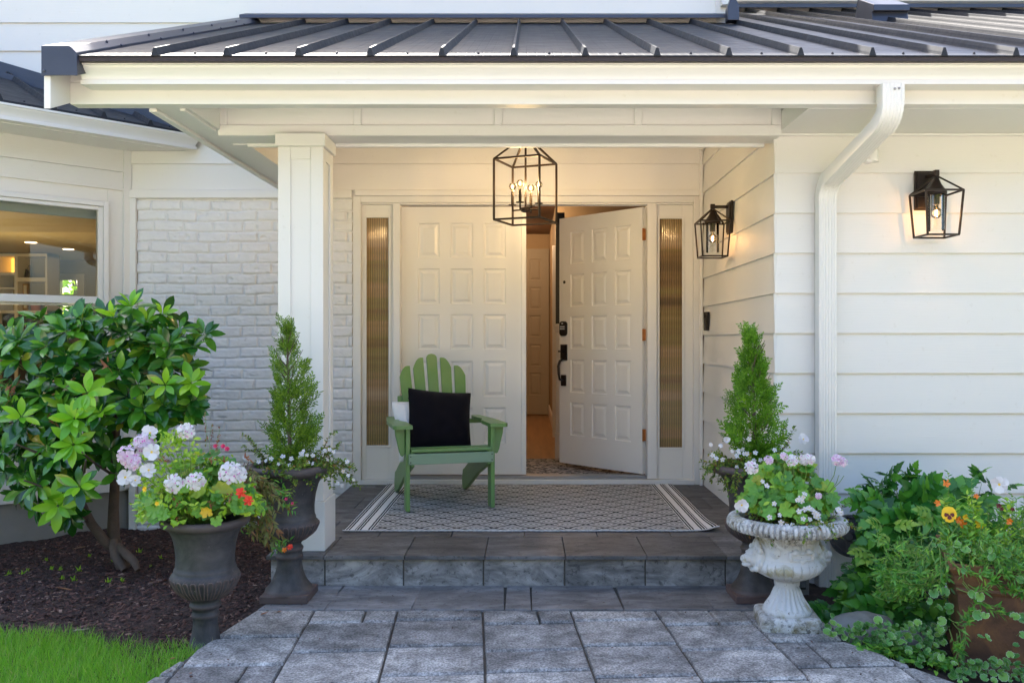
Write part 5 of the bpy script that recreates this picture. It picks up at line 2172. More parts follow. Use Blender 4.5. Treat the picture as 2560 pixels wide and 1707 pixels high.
# back slats
bdir = Vector((0, 0.30, 0.69)).normalized()
bnor = Vector((0, -0.69, 0.30)).normalized()
b0 = Vector((0, 0.43, 0.25))


def back_pt(x, l, d):
    return b0 + Vector((x, 0, 0)) + bdir * l + bnor * d


for i in range(5):
    xc_b = (i - 2) * 0.080
    xc_t = (i - 2) * 0.0945
    Ltop = [0.66, 0.72, 0.748, 0.72, 0.66][i]
    hw0, hw1 = 0.031, 0.0365
    out = []
    out.append((xc_b - hw0, 0.0))
    out.append((xc_b + hw0, 0.0))
    n_arc = 10
    sgn = 0 if i == 2 else (-1 if i < 2 else 1)     # outer side
    for k in range(n_arc + 1):
        a = math.pi * k / n_arc                     # right edge to left edge
        cxx, s_ = math.cos(a), math.sin(a)
        if sgn == 0:
            out.append((xc_t + hw1 * cxx, Ltop - 0.030 + 0.030 * s_))
        else:
            side = cxx * sgn                        # +1 at the outer edge
            drop = 0.075 * max(0.0, (side + 0.55) / 1.55) ** 2.2 if side > -0.55 else 0.0
            out.append((xc_t + hw1 * cxx, Ltop - drop))
    n = len(out)
    mb = MB()
    vs_ = [back_pt(x, l, 0.010) for x, l in out] + [back_pt(x, l, -0.010) for x, l in out]
    mb.add(vs_, [tuple(range(n)), tuple(range(n, 2 * n))[::-1]] + [(k, n + k, n + (k + 1) % n, (k + 1) % n) for k in range(n)])
    sl = cb(mb, 'back_slat', 0.003)
    mb = MB()
    p = back_pt(xc_b + (xc_t - xc_b) * 0.57, 0.425, 0.010)
    mb.tube([p, p + bnor * 0.0025], 0.004, 8)
    mb.build('screw', M['screw'], sl, local=True)
mb = MB()
mb.obox(back_pt(0, 0.43, -0.0225), (0.245, 0, 0), bdir * 0.022, bnor * 0.0115)
cb(mb, 'back_rail')
mb = MB()
mb.box(-0.318, 0.318, 0.575, 0.625, 0.470, 0.4975)
cb(mb, 'arm_rail')
mb = MB()
mb.obox(back_pt(0, 0.03, -0.024), (0.222, 0, 0), bdir * 0.03, bnor * 0.0115)
cb(mb, 'lower_rail')


def pillow(name, w, h, th, mat, n=26, pinch=0.06, seed=1):
    u = np.linspace(-1, 1, n)
    U, V = np.meshgrid(u, u, indexing='ij')
    prof = (np.clip(1 - np.abs(U) ** 2.6, 0, 1) ** 0.55) * (np.clip(1 - np.abs(V) ** 2.6, 0, 1) ** 0.55)
    wr = 0.026 * (vnoise(U * 3 + 9, V * 3 + 4, seed) - 0.5) * prof
    X = U * w / 2 * (1 - pinch * (1 - V * V))
    Z = V * h / 2 * (1 - pinch * (1 - U * U))
    mb = MB()
    for s in (-1, 1):
        Yv = s * (prof * th / 2 + 0.003) + wr
        pts = np.stack([X, Yv, Z], -1).reshape(-1, 3)
        idx = np.arange(n * n).reshape(n, n)
        fs = [(int(idx[i, j]), int(idx[i + 1, j]), int(idx[i + 1, j + 1]), int(idx[i, j + 1])) for i in range(n - 1) for j in range(n - 1)]
        mb.add([tuple(map(float, p)) for p in pts], fs)
    rim = []
    for i in range(n):
        rim.append((X[i, 0], 0, Z[i, 0]))
    for j in range(1, n):
        rim.append((X[-1, j], 0, Z[-1, j]))
    for i in range(n - 2, -1, -1):
        rim.append((X[i, -1], 0, Z[i, -1]))
    for j in range(n - 2, -1, -1):
        rim.append((X[0, j], 0, Z[0, j]))
    mb.tube(rim, 0.0045, 6, caps=False)
    return mb.build(name, mat, None, smooth=60)


def chair_pt(x, y, z):
    return chair.matrix_basis @ Vector((x, y, z))


chair.matrix_basis = Matrix.Translation(chair.location) @ Matrix.Rotation(R(15.7), 4, 'Z')
bp = pillow('throw_pillow', 0.415, 0.415, 0.13, M['velvet'], seed=3)
bp.location = chair_pt(-0.01, 0.335, 0.512)
bp.rotation_euler = (R(-25), R(5.5), R(17))
tag(bp, 'square black velvet pillow propped on the seat of the green chair', 'pillow')
wp = pillow('throw_pillow', 0.38, 0.40, 0.12, M['canvas'], seed=5)
wp.location = chair_pt(-0.098, 0.40, 0.455)
wp.rotation_euler = (R(-24), R(-3), R(20))
tag(wp, 'white cotton pillow tucked behind the black pillow at the left chair arm', 'pillow')

# ================================================================== URNS
def arcs_fn(nl, z0, z1, amp):
    """raised arch outlines (gadroons) between z0 and z1"""
    def fn(t, r, z):
        if z0 < z < z1:
            u = (t * nl / (2 * math.pi)) % 1.0 - 0.5
            w = (z - z0) / (z1 - z0)
            half = 0.40 * math.sqrt(max(0.0, 1 - max(0.0, (w - 0.55) / 0.45) ** 2)) * (0.65 + 0.35 * w)
            d = abs(abs(u) - half)
            return r + amp * math.exp(-(d / 0.055) ** 2) * (1 if half > 0.02 else 0)
        return r
    return fn


def dense(prof, step=0.006):
    out = [prof[0]]
    for (r0, z0), (r1, z1) in zip(prof[:-1], prof[1:]):
        k = max(1, int(math.hypot(r1 - r0, z1 - z0) / step))
        for i in range(1, k + 1):
            out.append((r0 + (r1 - r0) * i / k, z0 + (z1 - z0) * i / k))
    return out


def smooth_prof(prof, it=2):
    p = dense(prof)
    for _ in range(it):
        p = [p[0]] + [((p[i - 1][0] + 2 * p[i][0] + p[i + 1][0]) / 4, (p[i - 1][1] + 2 * p[i][1] + p[i + 1][1]) / 4) for i in range(1, len(p) - 1)] + [p[-1]]
    return p


UF = (-1.296, 3.545, mulch_z(np.array([-1.296]), np.array([3.545]))[0] - 0.0)
UF = (UF[0], UF[1], float(UF[2]))
urn1 = thing('planter_urn', 'black urn on a slim stem standing in the mulch at the lawn edge', 'urn', UF, 0, 'flower urns by the porch')
p1 = [(0.075, -0.06), (0.068, 0.0), (0.056, 0.035), (0.047, 0.09), (0.049, 0.118), (0.056, 0.124), (0.055, 0.132), (0.049, 0.138), (0.050, 0.152), (0.061, 0.160), (0.062, 0.172), (0.053, 0.180), (0.060, 0.192), (0.088, 0.208), (0.118, 0.240), (0.134, 0.277), (0.130, 0.297), (0.119, 0.304), (0.122, 0.309), (0.121, 0.316), (0.115, 0.322), (0.113, 0.36), (0.117, 0.405), (0.127, 0.448), (0.142, 0.478), (0.166, 0.488), (0.173, 0.498), (0.173, 0.512), (0.166, 0.520), (0.148, 0.519), (0.136, 0.505), (0.128, 0.46)]
mb = MB()
mb.lathe(smooth_prof(p1, 1), UF, 168, arcs_fn(26, 0.196, 0.285, 0.0042))
mb.build('urn_body', M['urn_black'], urn1, smooth=50)
mb = MB()
mb.lathe([(0.005, 0.488), (0.07, 0.488), (0.131, 0.478)], UF, 24)
mb.build('potting_soil', M['soil'], urn1)

p2 = [(0.112, 0.034), (0.110, 0.048), (0.098, 0.056), (0.092, 0.066), (0.078, 0.085), (0.064, 0.12), (0.056, 0.16), (0.055, 0.183), (0.062, 0.190), (0.062, 0.202), (0.054, 0.210), (0.056, 0.218), (0.064, 0.226), (0.063, 0.238), (0.050, 0.248), (0.058, 0.264), (0.088, 0.282), (0.118, 0.308), (0.134, 0.342), (0.130, 0.358), (0.117, 0.366), (0.121, 0.371), (0.120, 0.379), (0.114, 0.386), (0.113, 0.43), (0.119, 0.48), (0.132, 0.53), (0.155, 0.567), (0.186, 0.582), (0.196, 0.593), (0.196, 0.611), (0.187, 0.620), (0.166, 0.619), (0.152, 0.602), (0.142, 0.56)]


def pedestal_urn(loc, mat, label, nl):
    t = thing('planter_urn', label, 'urn', loc, 0, 'flower urns by the porch')
    mb = MB()
    mb.lathe(smooth_prof(p2, 1), loc, 168, arcs_fn(nl, 0.262, 0.350, 0.0045))
    mb.build('urn_body', mat, t, smooth=50)
    mb = MB()
    h = 0.108
    mb.box(loc[0] - h, loc[0] + h, loc[1] - h, loc[1] + h, loc[2] + 0.001, loc[2] + 0.0355)
    mb.build('plinth', mat, t, bevel=0.004)
    mb = MB()
    mb.lathe([(0.005, 0.592), (0.07, 0.592), (0.146, 0.58)], loc, 24)
    mb.build('potting_soil', M['soil'], t)
    return t


UL = (-1.103, 4.085, 0.0)
URr = (1.053, 4.085, 0.0)
u_left = pedestal_urn(UL, M['urn_black'], 'black urn on a square plinth in front of the white porch column', 24)
u_right = pedestal_urn(URr, M['urn_brown'], 'black urn on a square plinth partly hidden behind the white urn', 24)

UW = (1.092, 3.70, 0.0)
urnw = thing('planter_urn', 'weathered white stone urn with lion heads and fluted rim on the paving', 'urn', UW, 0, 'flower urns by the porch')
p3 = [(0.100, 0.052), (0.103, 0.064), (0.096, 0.074), (0.086, 0.088), (0.066, 0.118), (0.053, 0.150), (0.048, 0.166), (0.053, 0.171), (0.054, 0.180), (0.050, 0.186), (0.056, 0.194), (0.095, 0.206), (0.132, 0.226), (0.150, 0.250), (0.149, 0.268), (0.138, 0.280), (0.129, 0.288), (0.127, 0.33), (0.130, 0.375), (0.142, 0.398), (0.185, 0.402), (0.236, 0.404), (0.249, 0.418), (0.249, 0.436), (0.238, 0.452), (0.215, 0.460), (0.196, 0.457), (0.186, 0.440), (0.178, 0.41)]


def white_fn(t, r, z):
    if 0.404 <= z and r > 0.19:
        return r - 0.011 * min(1.0, max(0.0, (-math.cos(t * 66 + 0.25 * math.sin(t * 9)) - 0.15) * 2.2)) * min(1, (r - 0.19) / 0.025)
    if 0.203 < z < 0.275:
        u = abs((t * 26 / (2 * math.pi)) % 1.0 - 0.5) * 2
        return r - 0.006 * max(0.0, (u - 0.80) / 0.20) ** 1.5
    if 0.078 < z < 0.155:
        return r + 0.0030 * math.cos(t * 22)
    return r


mb = MB()
mb.lathe(smooth_prof(p3, 1), UW, 792, white_fn)
mb.build('urn_body', M['urn_white'], urnw, smooth=60)
mb = MB()
hw = 0.122
a = R(-5)
ring = []
for z, s in ((0.001, 0.985), (0.006, 1.0), (0.040, 1.0), (0.051, 0.96), (0.055, 0.86)):
    pts = []
    rr = 0.03
    for cx_, cy_, a0 in ((1, 1, 0), (-1, 1, 90), (-1, -1, 180), (1, -1, 270)):
        for k in range(6):
            aa = R(a0 + 18 * k)
            pts.append(((cx_ * (hw - rr) + rr * math.cos(aa)) * s, (cy_ * (hw - rr) + rr * math.sin(aa)) * s))
    ring.append([(UW[0] + x * math.cos(a) - y * math.sin(a), UW[1] + x * math.sin(a) + y * math.cos(a), z) for x, y in pts])
n = len(ring[0])
mb.add([p for r_ in ring for p in r_], [tuple(range(n))[::-1], tuple(range(4 * n, 5 * n))] + [(i * n + j, i * n + (j + 1) % n, (i + 1) * n + (j + 1) % n, (i + 1) * n + j) for i in range(4) for j in range(n)])
mb.build('plinth', M['urn_white'], urnw, smooth=50)
mb = MB()
mb.lathe([(0.005, 0.448), (0.10, 0.446), (0.184, 0.432)], UW, 28)
mb.build('potting_soil', M['soil'], urnw)


def relief(name, items, ang, parent, label=None):
    """carved lump: ellipsoids (x sideways, y outwards, z up; radii) fused by a voxel remesh"""
    mb = MB()
    for (x, y, z, rx, ry, rz) in items:
        mb.ball((x, y, z), (rx, ry, rz), 14, 10)
    ca, sa = math.cos(ang), math.sin(ang)
    mb.v = [(UW[0] + y * ca - x * sa, UW[1] + y * sa + x * ca, UW[2] + z) for x, y, z in mb.v]
    o = mb.build(name, M['urn_white'], parent, smooth=180)
    r = o.modifiers.new('fuse', 'REMESH')
    r.mode = 'VOXEL'
    r.voxel_size = 0.0035
    r.use_smooth_shade = True
    s = o.modifiers.new('soft', 'SMOOTH')
    s.factor = 0.5
    s.iterations = 2
    return o


lion = [(0, 0.128, 0.285, 0.052, 0.035, 0.055), (0, 0.150, 0.292, 0.036, 0.030, 0.040), (0, 0.182, 0.285, 0.022, 0.026, 0.019), (0, 0.196, 0.292, 0.012, 0.010, 0.008),
        (0, 0.180, 0.262, 0.018, 0.022, 0.010), (-0.020, 0.165, 0.308, 0.012, 0.012, 0.008), (0.020, 0.165, 0.308, 0.012, 0.012, 0.008), (0, 0.168, 0.305, 0.009, 0.018, 0.012),
        (-0.042, 0.138, 0.325, 0.013, 0.012, 0.014), (0.042, 0.138, 0.325, 0.013, 0.012, 0.014), (-0.045, 0.140, 0.270, 0.016, 0.013, 0.018), (0.045, 0.140, 0.270, 0.016, 0.013, 0.018),
        (-0.03, 0.150, 0.248, 0.015, 0.014, 0.014), (0.03, 0.150, 0.248, 0.015, 0.014, 0.014), (0, 0.152, 0.240, 0.016, 0.015, 0.012), (0, 0.135, 0.345, 0.022, 0.016, 0.024), (-0.02, 0.134, 0.338, 0.014, 0.013, 0.016), (0.02, 0.134, 0.338, 0.014, 0.013, 0.016)]
for ang in (190, 12):
    relief('lion_head', lion, R(ang), urnw)
mask = [(-0.027, 0.128, 0.333, 0.015, 0.012, 0.014), (0.027, 0.128, 0.333, 0.015, 0.012, 0.014), (0, 0.128, 0.326, 0.016, 0.009, 0.006),
        (0, 0.128, 0.352, 0.008, 0.010, 0.018), (-0.022, 0.126, 0.300, 0.022, 0.009, 0.006), (0.022, 0.126, 0.300, 0.022, 0.009, 0.006), (0, 0.127, 0.292, 0.012, 0.010, 0.009),
        (-0.030, 0.124, 0.362, 0.020, 0.008, 0.006), (0.030, 0.124, 0.362, 0.020, 0.008, 0.006), (-0.050, 0.122, 0.315, 0.010, 0.010, 0.022), (0.050, 0.122, 0.315, 0.010, 0.010, 0.022), (0, 0.124, 0.375, 0.010, 0.008, 0.010)]
relief('mask_carving', mask, R(-78), urnw)
scroll = [(0, 0.128, 0.325, 0.026, 0.007, 0.026), (0, 0.132, 0.325, 0.017, 0.007, 0.017), (0, 0.136, 0.325, 0.007, 0.006, 0.007)]
for ang in (-128, -28):
    relief('scroll_carving', scroll, R(ang), urnw)

def arch_ornament(parent, loc, prof, nl, z0, z1, mat):
    rz = sorted((z, r) for r, z in prof if z0 - 0.05 < z < z1 + 0.05)
    zs_, rs_ = [a_ for a_, _ in rz], [b_ for _, b_ in rz]
    mb = MB()
    for k in range(nl):
        a0 = 2 * math.pi * (k + 0.5) / nl
        path_ = []
        for i in range(15):
            u = i / 14 * 2 - 1
            w_ = 1 - abs(u) ** 3.2
            z = z0 + (z1 - z0) * w_
            half = 0.36 * (0.62 + 0.38 * w_) * math.copysign(1, u) * (min(1.0, abs(u) * 1.7)) ** 0.7
            a_ = a0 + half * 2 * math.pi / nl
            r = float(np.interp(z, zs_, rs_)) + 0.001
            path_.append((loc[0] + r * math.cos(a_), loc[1] + r * math.sin(a_), loc[2] + z))
        mb.tube(path_, 0.0028, 5)
    mb.build('arch_ornament', mat, parent, smooth=60, recalc=False)


M['urn_wear'] = simple('worn_pinkish_edge', (0.125, 0.088, 0.082), 0.7, 0, 0.5, 40)
arch_ornament(urn1, UF, p1, 26, 0.206, 0.283, M['urn_wear'])
arch_ornament(u_left, UL, p2, 24, 0.272, 0.349, M['urn_wear'])
arch_ornament(u_right, URr, p2, 24, 0.272, 0.349, M['urn_wear'])

# rust brown square planter
PX0, PY0, PZ = 1.618, 3.30, -0.055
PW = 0.46
PA = R(-20)
pc = (1.915, 3.439, PZ)


def prot(x, y):
    return (pc[0] + x * math.cos(PA) - y * math.sin(PA), pc[1] + x * math.sin(PA) + y * math.cos(PA))


pl = thing('square_planter', 'large rust brown square planter with moulded rim, foot and flaring sides', 'planter', pc)
sec = [(0.232, 0.0), (0.232, 0.022), (0.222, 0.030), (0.214, 0.045), (0.214, 0.05), (0.236, 0.30), (0.244, 0.315), (0.240, 0.325), (0.246, 0.335), (0.252, 0.37), (0.262, 0.385), (0.268, 0.395), (0.268, 0.415), (0.245, 0.415), (0.235, 0.395), (0.232, 0.36)]
mb = MB()
vs_ = []
for h_, z in sec:
    vs_ += [(*prot(a_ * h_, b_ * h_), PZ + z) for a_, b_ in ((-1, -1), (1, -1), (1, 1), (-1, 1))]
k = len(sec)
mb.add(vs_, [(4 * i + j, 4 * i + (j + 1) % 4, 4 * i + 4 + (j + 1) % 4, 4 * i + 4 + j) for i in range(k - 1) for j in range(4)] + [(3, 2, 1, 0)])
mb.build('planter_body', M['rust'], pl, bevel=0.003)
mb = MB()
mb.prism([prot(a_ * 0.231, b_ * 0.231) for a_, b_ in ((-1, -1), (1, -1), (1, 1), (-1, 1))], 'z', PZ + 0.34, PZ + 0.375)
mb.build('potting_soil', M['soil'], pl)

# rocks at the path edge
def rock(loc, rad, seed, label):
    mb = MB()
    mb.ball((0, 0, 0), rad, 36, 24)
    v = np.array(mb.v)
    nn = v / np.linalg.norm(v / np.array(rad), axis=1, keepdims=True)
    d = 0.22 * (vnoise(v[:, 0] * 18 + 40 + seed, v[:, 1] * 18 + v[:, 2] * 14 + 40, seed) - 0.5) + 0.08 * (vnoise(v[:, 0] * 70 + 90, v[:, 2] * 70 + v[:, 1] * 50 + 90, seed + 1) - 0.5)
    v = v * (1 + d[:, None])
    mb.v = [(loc[0] + a_, loc[1] + b_, loc[2] + c_) for a_, b_, c_ in v]
    o = mb.build('rock', M['rock'], smooth=60)
    tag(o, label, 'rock', 'field stones beside the path')


rock((1.395, 3.66, -0.015), (0.14, 0.09, 0.075), 3, 'large pale grey rock beside the white urn at the path edge')
rock((1.57, 3.60, -0.03), (0.07, 0.05, 0.045), 8, 'smaller grey rock under the trailing leaves beside the large rock')

# ================================================================== FLOWER MESHES
LEAF_E = leaf_tpl(0.40, 5, 0.22, 0.16)
LEAF_P = leaf_tpl(0.50, 6, 0.18, 0.2, 'point')
LEAF_S = leaf_tpl(0.52, 3, 0.15, 0.15)
LEAF_N = leaf_tpl(0.26, 4, 0.2, 0.2, 'point')
LEAF_SERR = leaf_tpl(0.66, 8, 0.20, 0.22, 'point', serr=0.16)
LEAF_G = disc_leaf_tpl(7, 0.20, 0.20, False, 42, 0.07)
LEAF_I = disc_leaf_tpl(9, 0.15, 0.26, True, 36, 0.05)
PETAL = leaf_tpl(0.85, 5, 0.10, 0.12, 'obovate')


def flower_cloud(n, tilt, size, petal=PETAL, ruffle=0.15, seed=0):
    r = np.random.default_rng(seed)
    d, up, sz = [], [], []
    for k in range(n):
        a = 2 * math.pi * k / n + r.normal(0, 0.06)
        d.append((math.cos(a) * math.cos(tilt), math.sin(a) * math.cos(tilt), math.sin(tilt)))
        up.append((-math.cos(a) * math.sin(tilt), -math.sin(a) * math.sin(tilt), math.cos(tilt)))
        sz.append(size * r.uniform(0.9, 1.1))
    up = np.array(up) + r.normal(0, ruffle, (n, 3))
    return frames(np.array(d), up) * np.array(sz)[:, None, None]


def mesh_of(o):
    me = o.data
    bpy.data.objects.remove(o, do_unlink=True)
    return me


def geranium_cluster(name, mats, seed, nf=6, rad=0.033):
    r = np.random.default_rng(seed)
    c = Cloud()
    mark = tpl([(-0.08, 0.2, 0.03), (0.08, 0.2, 0.03), (0.11, 0.40, 0.04), (-0.11, 0.40, 0.04)], [(0, 1, 2, 3)])
    for i in range(nf):
        th = r.uniform(0, 0.3) if i == 0 else r.uniform(0.5, 1.1)
        ph = 2 * math.pi * i / max(1, nf - 1) + r.normal(0, 0.2)
        nrm = np.array([math.sin(th) * math.cos(ph), math.sin(th) * math.sin(ph), math.cos(th)])
        q = np.array(Vector(nrm).to_track_quat('Z', 'Y').to_matrix()) @ rotm('Z', r.uniform(0, 6))
        f = np.einsum('ij,njk->nik', q, flower_cloud(5, 0.22, 0.0235, seed=seed * 10 + i, ruffle=0.28))
        pos = np.tile(nrm * rad, (5, 1))
        c.add(PETAL, f, pos, 0)
        c.add(mark, f[:2], pos[:2] + nrm * 0.0015, 1)
    return mesh_of(c.build(name, mats))


def simple_flower(name, mats, n, tilt, size, eye, seed=0, petal=PETAL, ruffle=0.15):
    c = Cloud()
    c.add(petal, flower_cloud(n, tilt, size, petal, ruffle, seed), np.zeros((n, 3)), 0)
    if eye:
        d = tpl([(eye * math.cos(k * math.pi / 3), eye * math.sin(k * math.pi / 3), 0.05 * size) for k in range(6)] + [(0, 0, 0.16 * size)], [(k, (k + 1) % 6, 6) for k in range(6)])
        c.add(d, np.eye(3)[None], np.zeros((1, 3)), 1)
    return mesh_of(c.build(name, mats))


F_GER_W = [geranium_cluster('flower_cluster', [M['petal_white'], M['petal_mark']], s) for s in (1, 2)]
F_GER_P = [geranium_cluster('flower_cluster', [M['petal_pink'], M['petal_mark']], s) for s in (3, 4)]
F_PET = simple_flower('petunia_flower', [M['petal_white'], M['eye']], 6, 0.34, 0.032, 0.0055, 5, leaf_tpl(1.1, 6, 0.22, 0.12, 'obovate', serr=0.10), 0.35)
F_BAC = simple_flower('small_flower', [M['petal_white'], M['eye']], 5, 0.12, 0.0105, 0.0018, 6)
F_RED = simple_flower('red_flower', [M['petal_red']], 6, 0.4, 0.020, 0, 7, PETAL, 0.4)
F_MAG = simple_flower('magenta_bud', [M['petal_magenta']], 5, 1.0, 0.016, 0, 8, PETAL, 0.3)
F_ORA = simple_flower('orange_flower', [M['petal_orange']], 5, 0.5, 0.018, 0, 9, PETAL, 0.4)
F_YEL = simple_flower('yellow_flower', [M['petal_yellow'], M['petal_orange']], 5, 0.7, 0.022, 0.003, 10, PETAL, 0.35)
F_MAR = simple_flower('maroon_flower', [M['petal_maroon']], 5, 0.6, 0.014, 0, 12, PETAL, 0.35)


def pansy_mesh():
    c = Cloud()
    big = leaf_tpl(1.25, 6, 0.05, 0.05, 'obovate')
    blot = leaf_tpl(0.95, 6, 0.05, 0.03, 'obovate')
    for k, (a, s, z) in enumerate(((58, 0.030, 0.0), (122, 0.030, 0.001), (350, 0.029, 0.003), (190, 0.029, 0.004), (270, 0.031, 0.005))):
        d = np.array([[math.cos(R(a)), math.sin(R(a)), 0.08]])
        f = frames(d, np.array([0, 0, 1.0]))
        c.add(big, f * s, np.array([[0, 0, z]]), 0)
        if k > 1:
            c.add(blot, f * s * 0.66, np.array([[0, 0, z + 0.0018]]), 1)
    d = tpl([(0.003 * math.cos(k * math.pi / 3), 0.003 * math.sin(k * math.pi / 3), 0.008) for k in range(6)], [(0, 1, 2, 3, 4, 5)])
    c.add(d, np.eye(3)[None], np.zeros((1, 3)), 2)
    return mesh_of(c.build('pansy_flower', [M['petal_yellow'], M['petal_maroon'], M['eye']]))


F_PANSY = pansy_mesh()


def put_flower(me, parent, pos, nrm, s=1.0, spin=None, name=None):
    o = bpy.data.objects.new(name or me.name.split('.')[0], me)
    link(o, parent)
    q = Vector(nrm).normalized().to_track_quat('Z', 'Y').to_matrix().to_4x4()
    sp = Matrix.Rotation(random.uniform(0, 6.28) if spin is None else spin, 4, 'Z')
    o.matrix_basis = Matrix.Translation(Vector(pos) - ORG[parent.name]) @ q @ sp @ Matrix.Scale(s, 4)
    return o


def view_nrm(pos, up=0.35, jit=0.35):
    return Vector((random.gauss(0, jit) - pos[0] * 0.15, -1.0, up + random.gauss(0, jit * 0.7)))


def stem_curve(p, d, L, droop, step=0.018, wander=0.10, rs=RNG):
    p, d = np.array(p, float), unit(d)
    pts = [p.copy()]
    dirs = [d.copy()]
    for _ in range(max(2, int(L / step))):
        d = unit(d + rs.normal(0, wander, 3) + np.array([0, 0, -droop * step]))
        p = p + d * step
        pts.append(p.copy())
        dirs.append(d.copy())
    return np.array(pts), np.array(dirs)


class Plant:
    """collects stems and leaves, then writes them as parts of a plant"""
    def __init__(s, root):
        s.root = root
        s.stems = MB()
        s.cl = {}

    def leaves(s, part, mat_idx, t, pos, dirs, up, size, jit=0.25):
        if len(pos) == 0:
            return
        c = s.cl.setdefault(part, Cloud())
        f = frames(np.asarray(dirs), np.asarray(up, float), jit) * np.asarray(size)[:, None, None]
        c.add(t, f, np.asarray(pos), mat_idx)

    def stem(s, pts, r0, r1=None, n=5):
        k = len(pts)
        r1 = r0 * 0.5 if r1 is None else r1
        s.stems.tube([tuple(p) for p in pts], [r0 + (r1 - r0) * i / (k - 1) for i in range(k)], n)

    def finish(s, mats, stem_mat):
        if s.stems.v:
            o = s.stems.build('stems', stem_mat, s.root, smooth=60, recalc=False)
            o['kind'] = 'stuff'
        for part, c in s.cl.items():
            c.build(part, mats[part], s.root)


def along(pts, dirs, spacing, start=0.15):
    """sample positions and directions along a stem"""
    seg = np.linalg.norm(np.diff(pts, axis=0), axis=1)
    L = np.concatenate([[0], np.cumsum(seg)])
    ts = np.arange(L[-1] * start, L[-1], spacing)
    P_ = np.stack([np.interp(ts, L, pts[:, i]) for i in range(3)], 1)
    D_ = np.stack([np.interp(ts, L, dirs[:, i]) for i in range(3)], 1)
    return P_, D_


def side_dirs(D_, ang=1.0):
    r = RNG.normal(0, 1, D_.shape)
    r -= D_ * (r * D_).sum(1, keepdims=True) / np.maximum((D_ * D_).sum(1, keepdims=True), 1e-6)
    r /= np.linalg.norm(r, axis=1, keepdims=True)
    return D_ * math.cos(ang) + r * math.sin(ang)


# ------------------------------------------------------------------ rhododendron
rh_base = P(302, 1405, 5.05)
rh_base.z = float(mulch_z(np.array([rh_base.x]), np.array([rh_base.y]))[0]) - 0.02
rh = thing('rhododendron_shrub', 'large glossy green rhododendron shrub in the mulch under the bay window', 'shrub', rh_base)
tr = MB()
b = rh_base


def pp(px, py, Y):
    return P(px, py, Y)


T1 = [b + Vector((0.03, 0, -0.03)), pp(283, 1345, 5.03), pp(284, 1270, 5.0), pp(288, 1190, 4.98), pp(286, 1120, 4.98), pp(292, 1050, 5.0), pp(270, 960, 5.0), pp(255, 890, 4.95), pp(262, 830, 4.95)]
tr.tube(T1, [0.040, 0.036, 0.028, 0.026, 0.025, 0.022, 0.016, 0.011, 0.007], 12)
T2 = [pp(290, 1372, 5.02), pp(262, 1352, 4.98), pp(228, 1308, 4.95), pp(205, 1260, 4.9), pp(180, 1215, 4.85), pp(140, 1150, 4.8), pp(100, 1060, 4.8)]
tr.tube(T2, [0.030, 0.027, 0.025, 0.022, 0.018, 0.013, 0.008], 12)
tr.tube([pp(292, 1362, 5.0), pp(316, 1385, 4.93), pp(335, 1402, 4.86), pp(345, 1425, 4.83)], [0.022, 0.024, 0.022, 0.015], 10)
tr.tube([pp(284, 1352, 5.0), pp(290, 1390, 4.95), pp(312, 1425, 4.90)], [0.028, 0.030, 0.018], 10)
tr.tube([pp(224, 1305, 4.95), pp(200, 1292, 4.85), pp(186, 1285, 4.8)], [0.012, 0.010, 0.006], 8)
for path_, r0 in (([T1[4], pp(250, 1075, 4.9), pp(180, 1040, 4.75), pp(110, 1010, 4.65)], 0.014), ([T1[5], pp(320, 1000, 4.9), pp(370, 980, 4.85), pp(430, 975, 4.8)], 0.013),
                  ([T1[5], pp(330, 1060, 5.0), pp(365, 1010, 5.0), pp(400, 940, 5.0)], 0.012), ([T1[6], pp(330, 900, 5.0), pp(372, 820, 5.0)], 0.011),
                  ([T1[6], pp(200, 930, 4.8), pp(140, 880, 4.7)], 0.011), ([T1[7], pp(210, 850, 4.8), pp(195, 800, 4.8)], 0.008),
                  ([T2[5], pp(90, 1130, 4.6), pp(40, 1110, 4.5)], 0.010), ([T2[4], pp(210, 1180, 4.6), pp(215, 1150, 4.45)], 0.010),
                  ([T1[3], pp(240, 1160, 4.7), pp(205, 1130, 4.5)], 0.009), ([T2[3], pp(130, 1225, 4.65), pp(60, 1200, 4.5)], 0.009),
                  ([T1[4], pp(330, 1140, 4.85), pp(365, 1085, 4.8)], 0.009)):
    tr.tube(path_, [r0 * (1 - 0.55 * i / (len(path_) - 1)) for i in range(len(path_))], 8)
tr.build('trunk', M['bark'], rh, smooth=60)
whorls = []
C4 = lambda x, y: (x * 0.38265, 560 + y * 0.38265)
D1 = lambda x, y: (x * 0.38265, 1107 + y * 0.38265)
vis = [C4(860, 545), C4(960, 640), C4(1060, 590), C4(1085, 880), C4(880, 880), C4(1265, 800), C4(1330, 720), C4(745, 610), C4(570, 660), C4(420, 870), C4(1080, 1050), C4(1250, 1040),
       C4(700, 850), C4(570, 1105), C4(490, 1270), C4(140, 1260), C4(215, 1060), C4(430, 970), C4(870, 1215), C4(1050, 1180), C4(480, 1440), C4(60, 1450), C4(300, 1450), C4(130, 760), C4(20, 830),
       C4(90, 900), C4(0, 1180), C4(660, 1230), C4(950, 1290), C4(240, 780), C4(620, 800), C4(820, 700), C4(920, 760), C4(1150, 790), C4(990, 950), C4(1220, 930), C4(780, 960), C4(330, 880), C4(350, 1000),
       C4(1170, 690), C4(1010, 1360), D1(520, 285), D1(380, 410), D1(480, 330), D1(160, 190), D1(30, 190), D1(350, 130), D1(500, 60), D1(460, 470), D1(130, 310), D1(640, 60), D1(760, 200), D1(250, 400), D1(20, 60), D1(720, 40)]
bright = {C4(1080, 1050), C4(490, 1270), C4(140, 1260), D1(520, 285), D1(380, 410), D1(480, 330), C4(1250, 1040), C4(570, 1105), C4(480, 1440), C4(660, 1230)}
shc = np.array(P(225, 1010, 5.0))
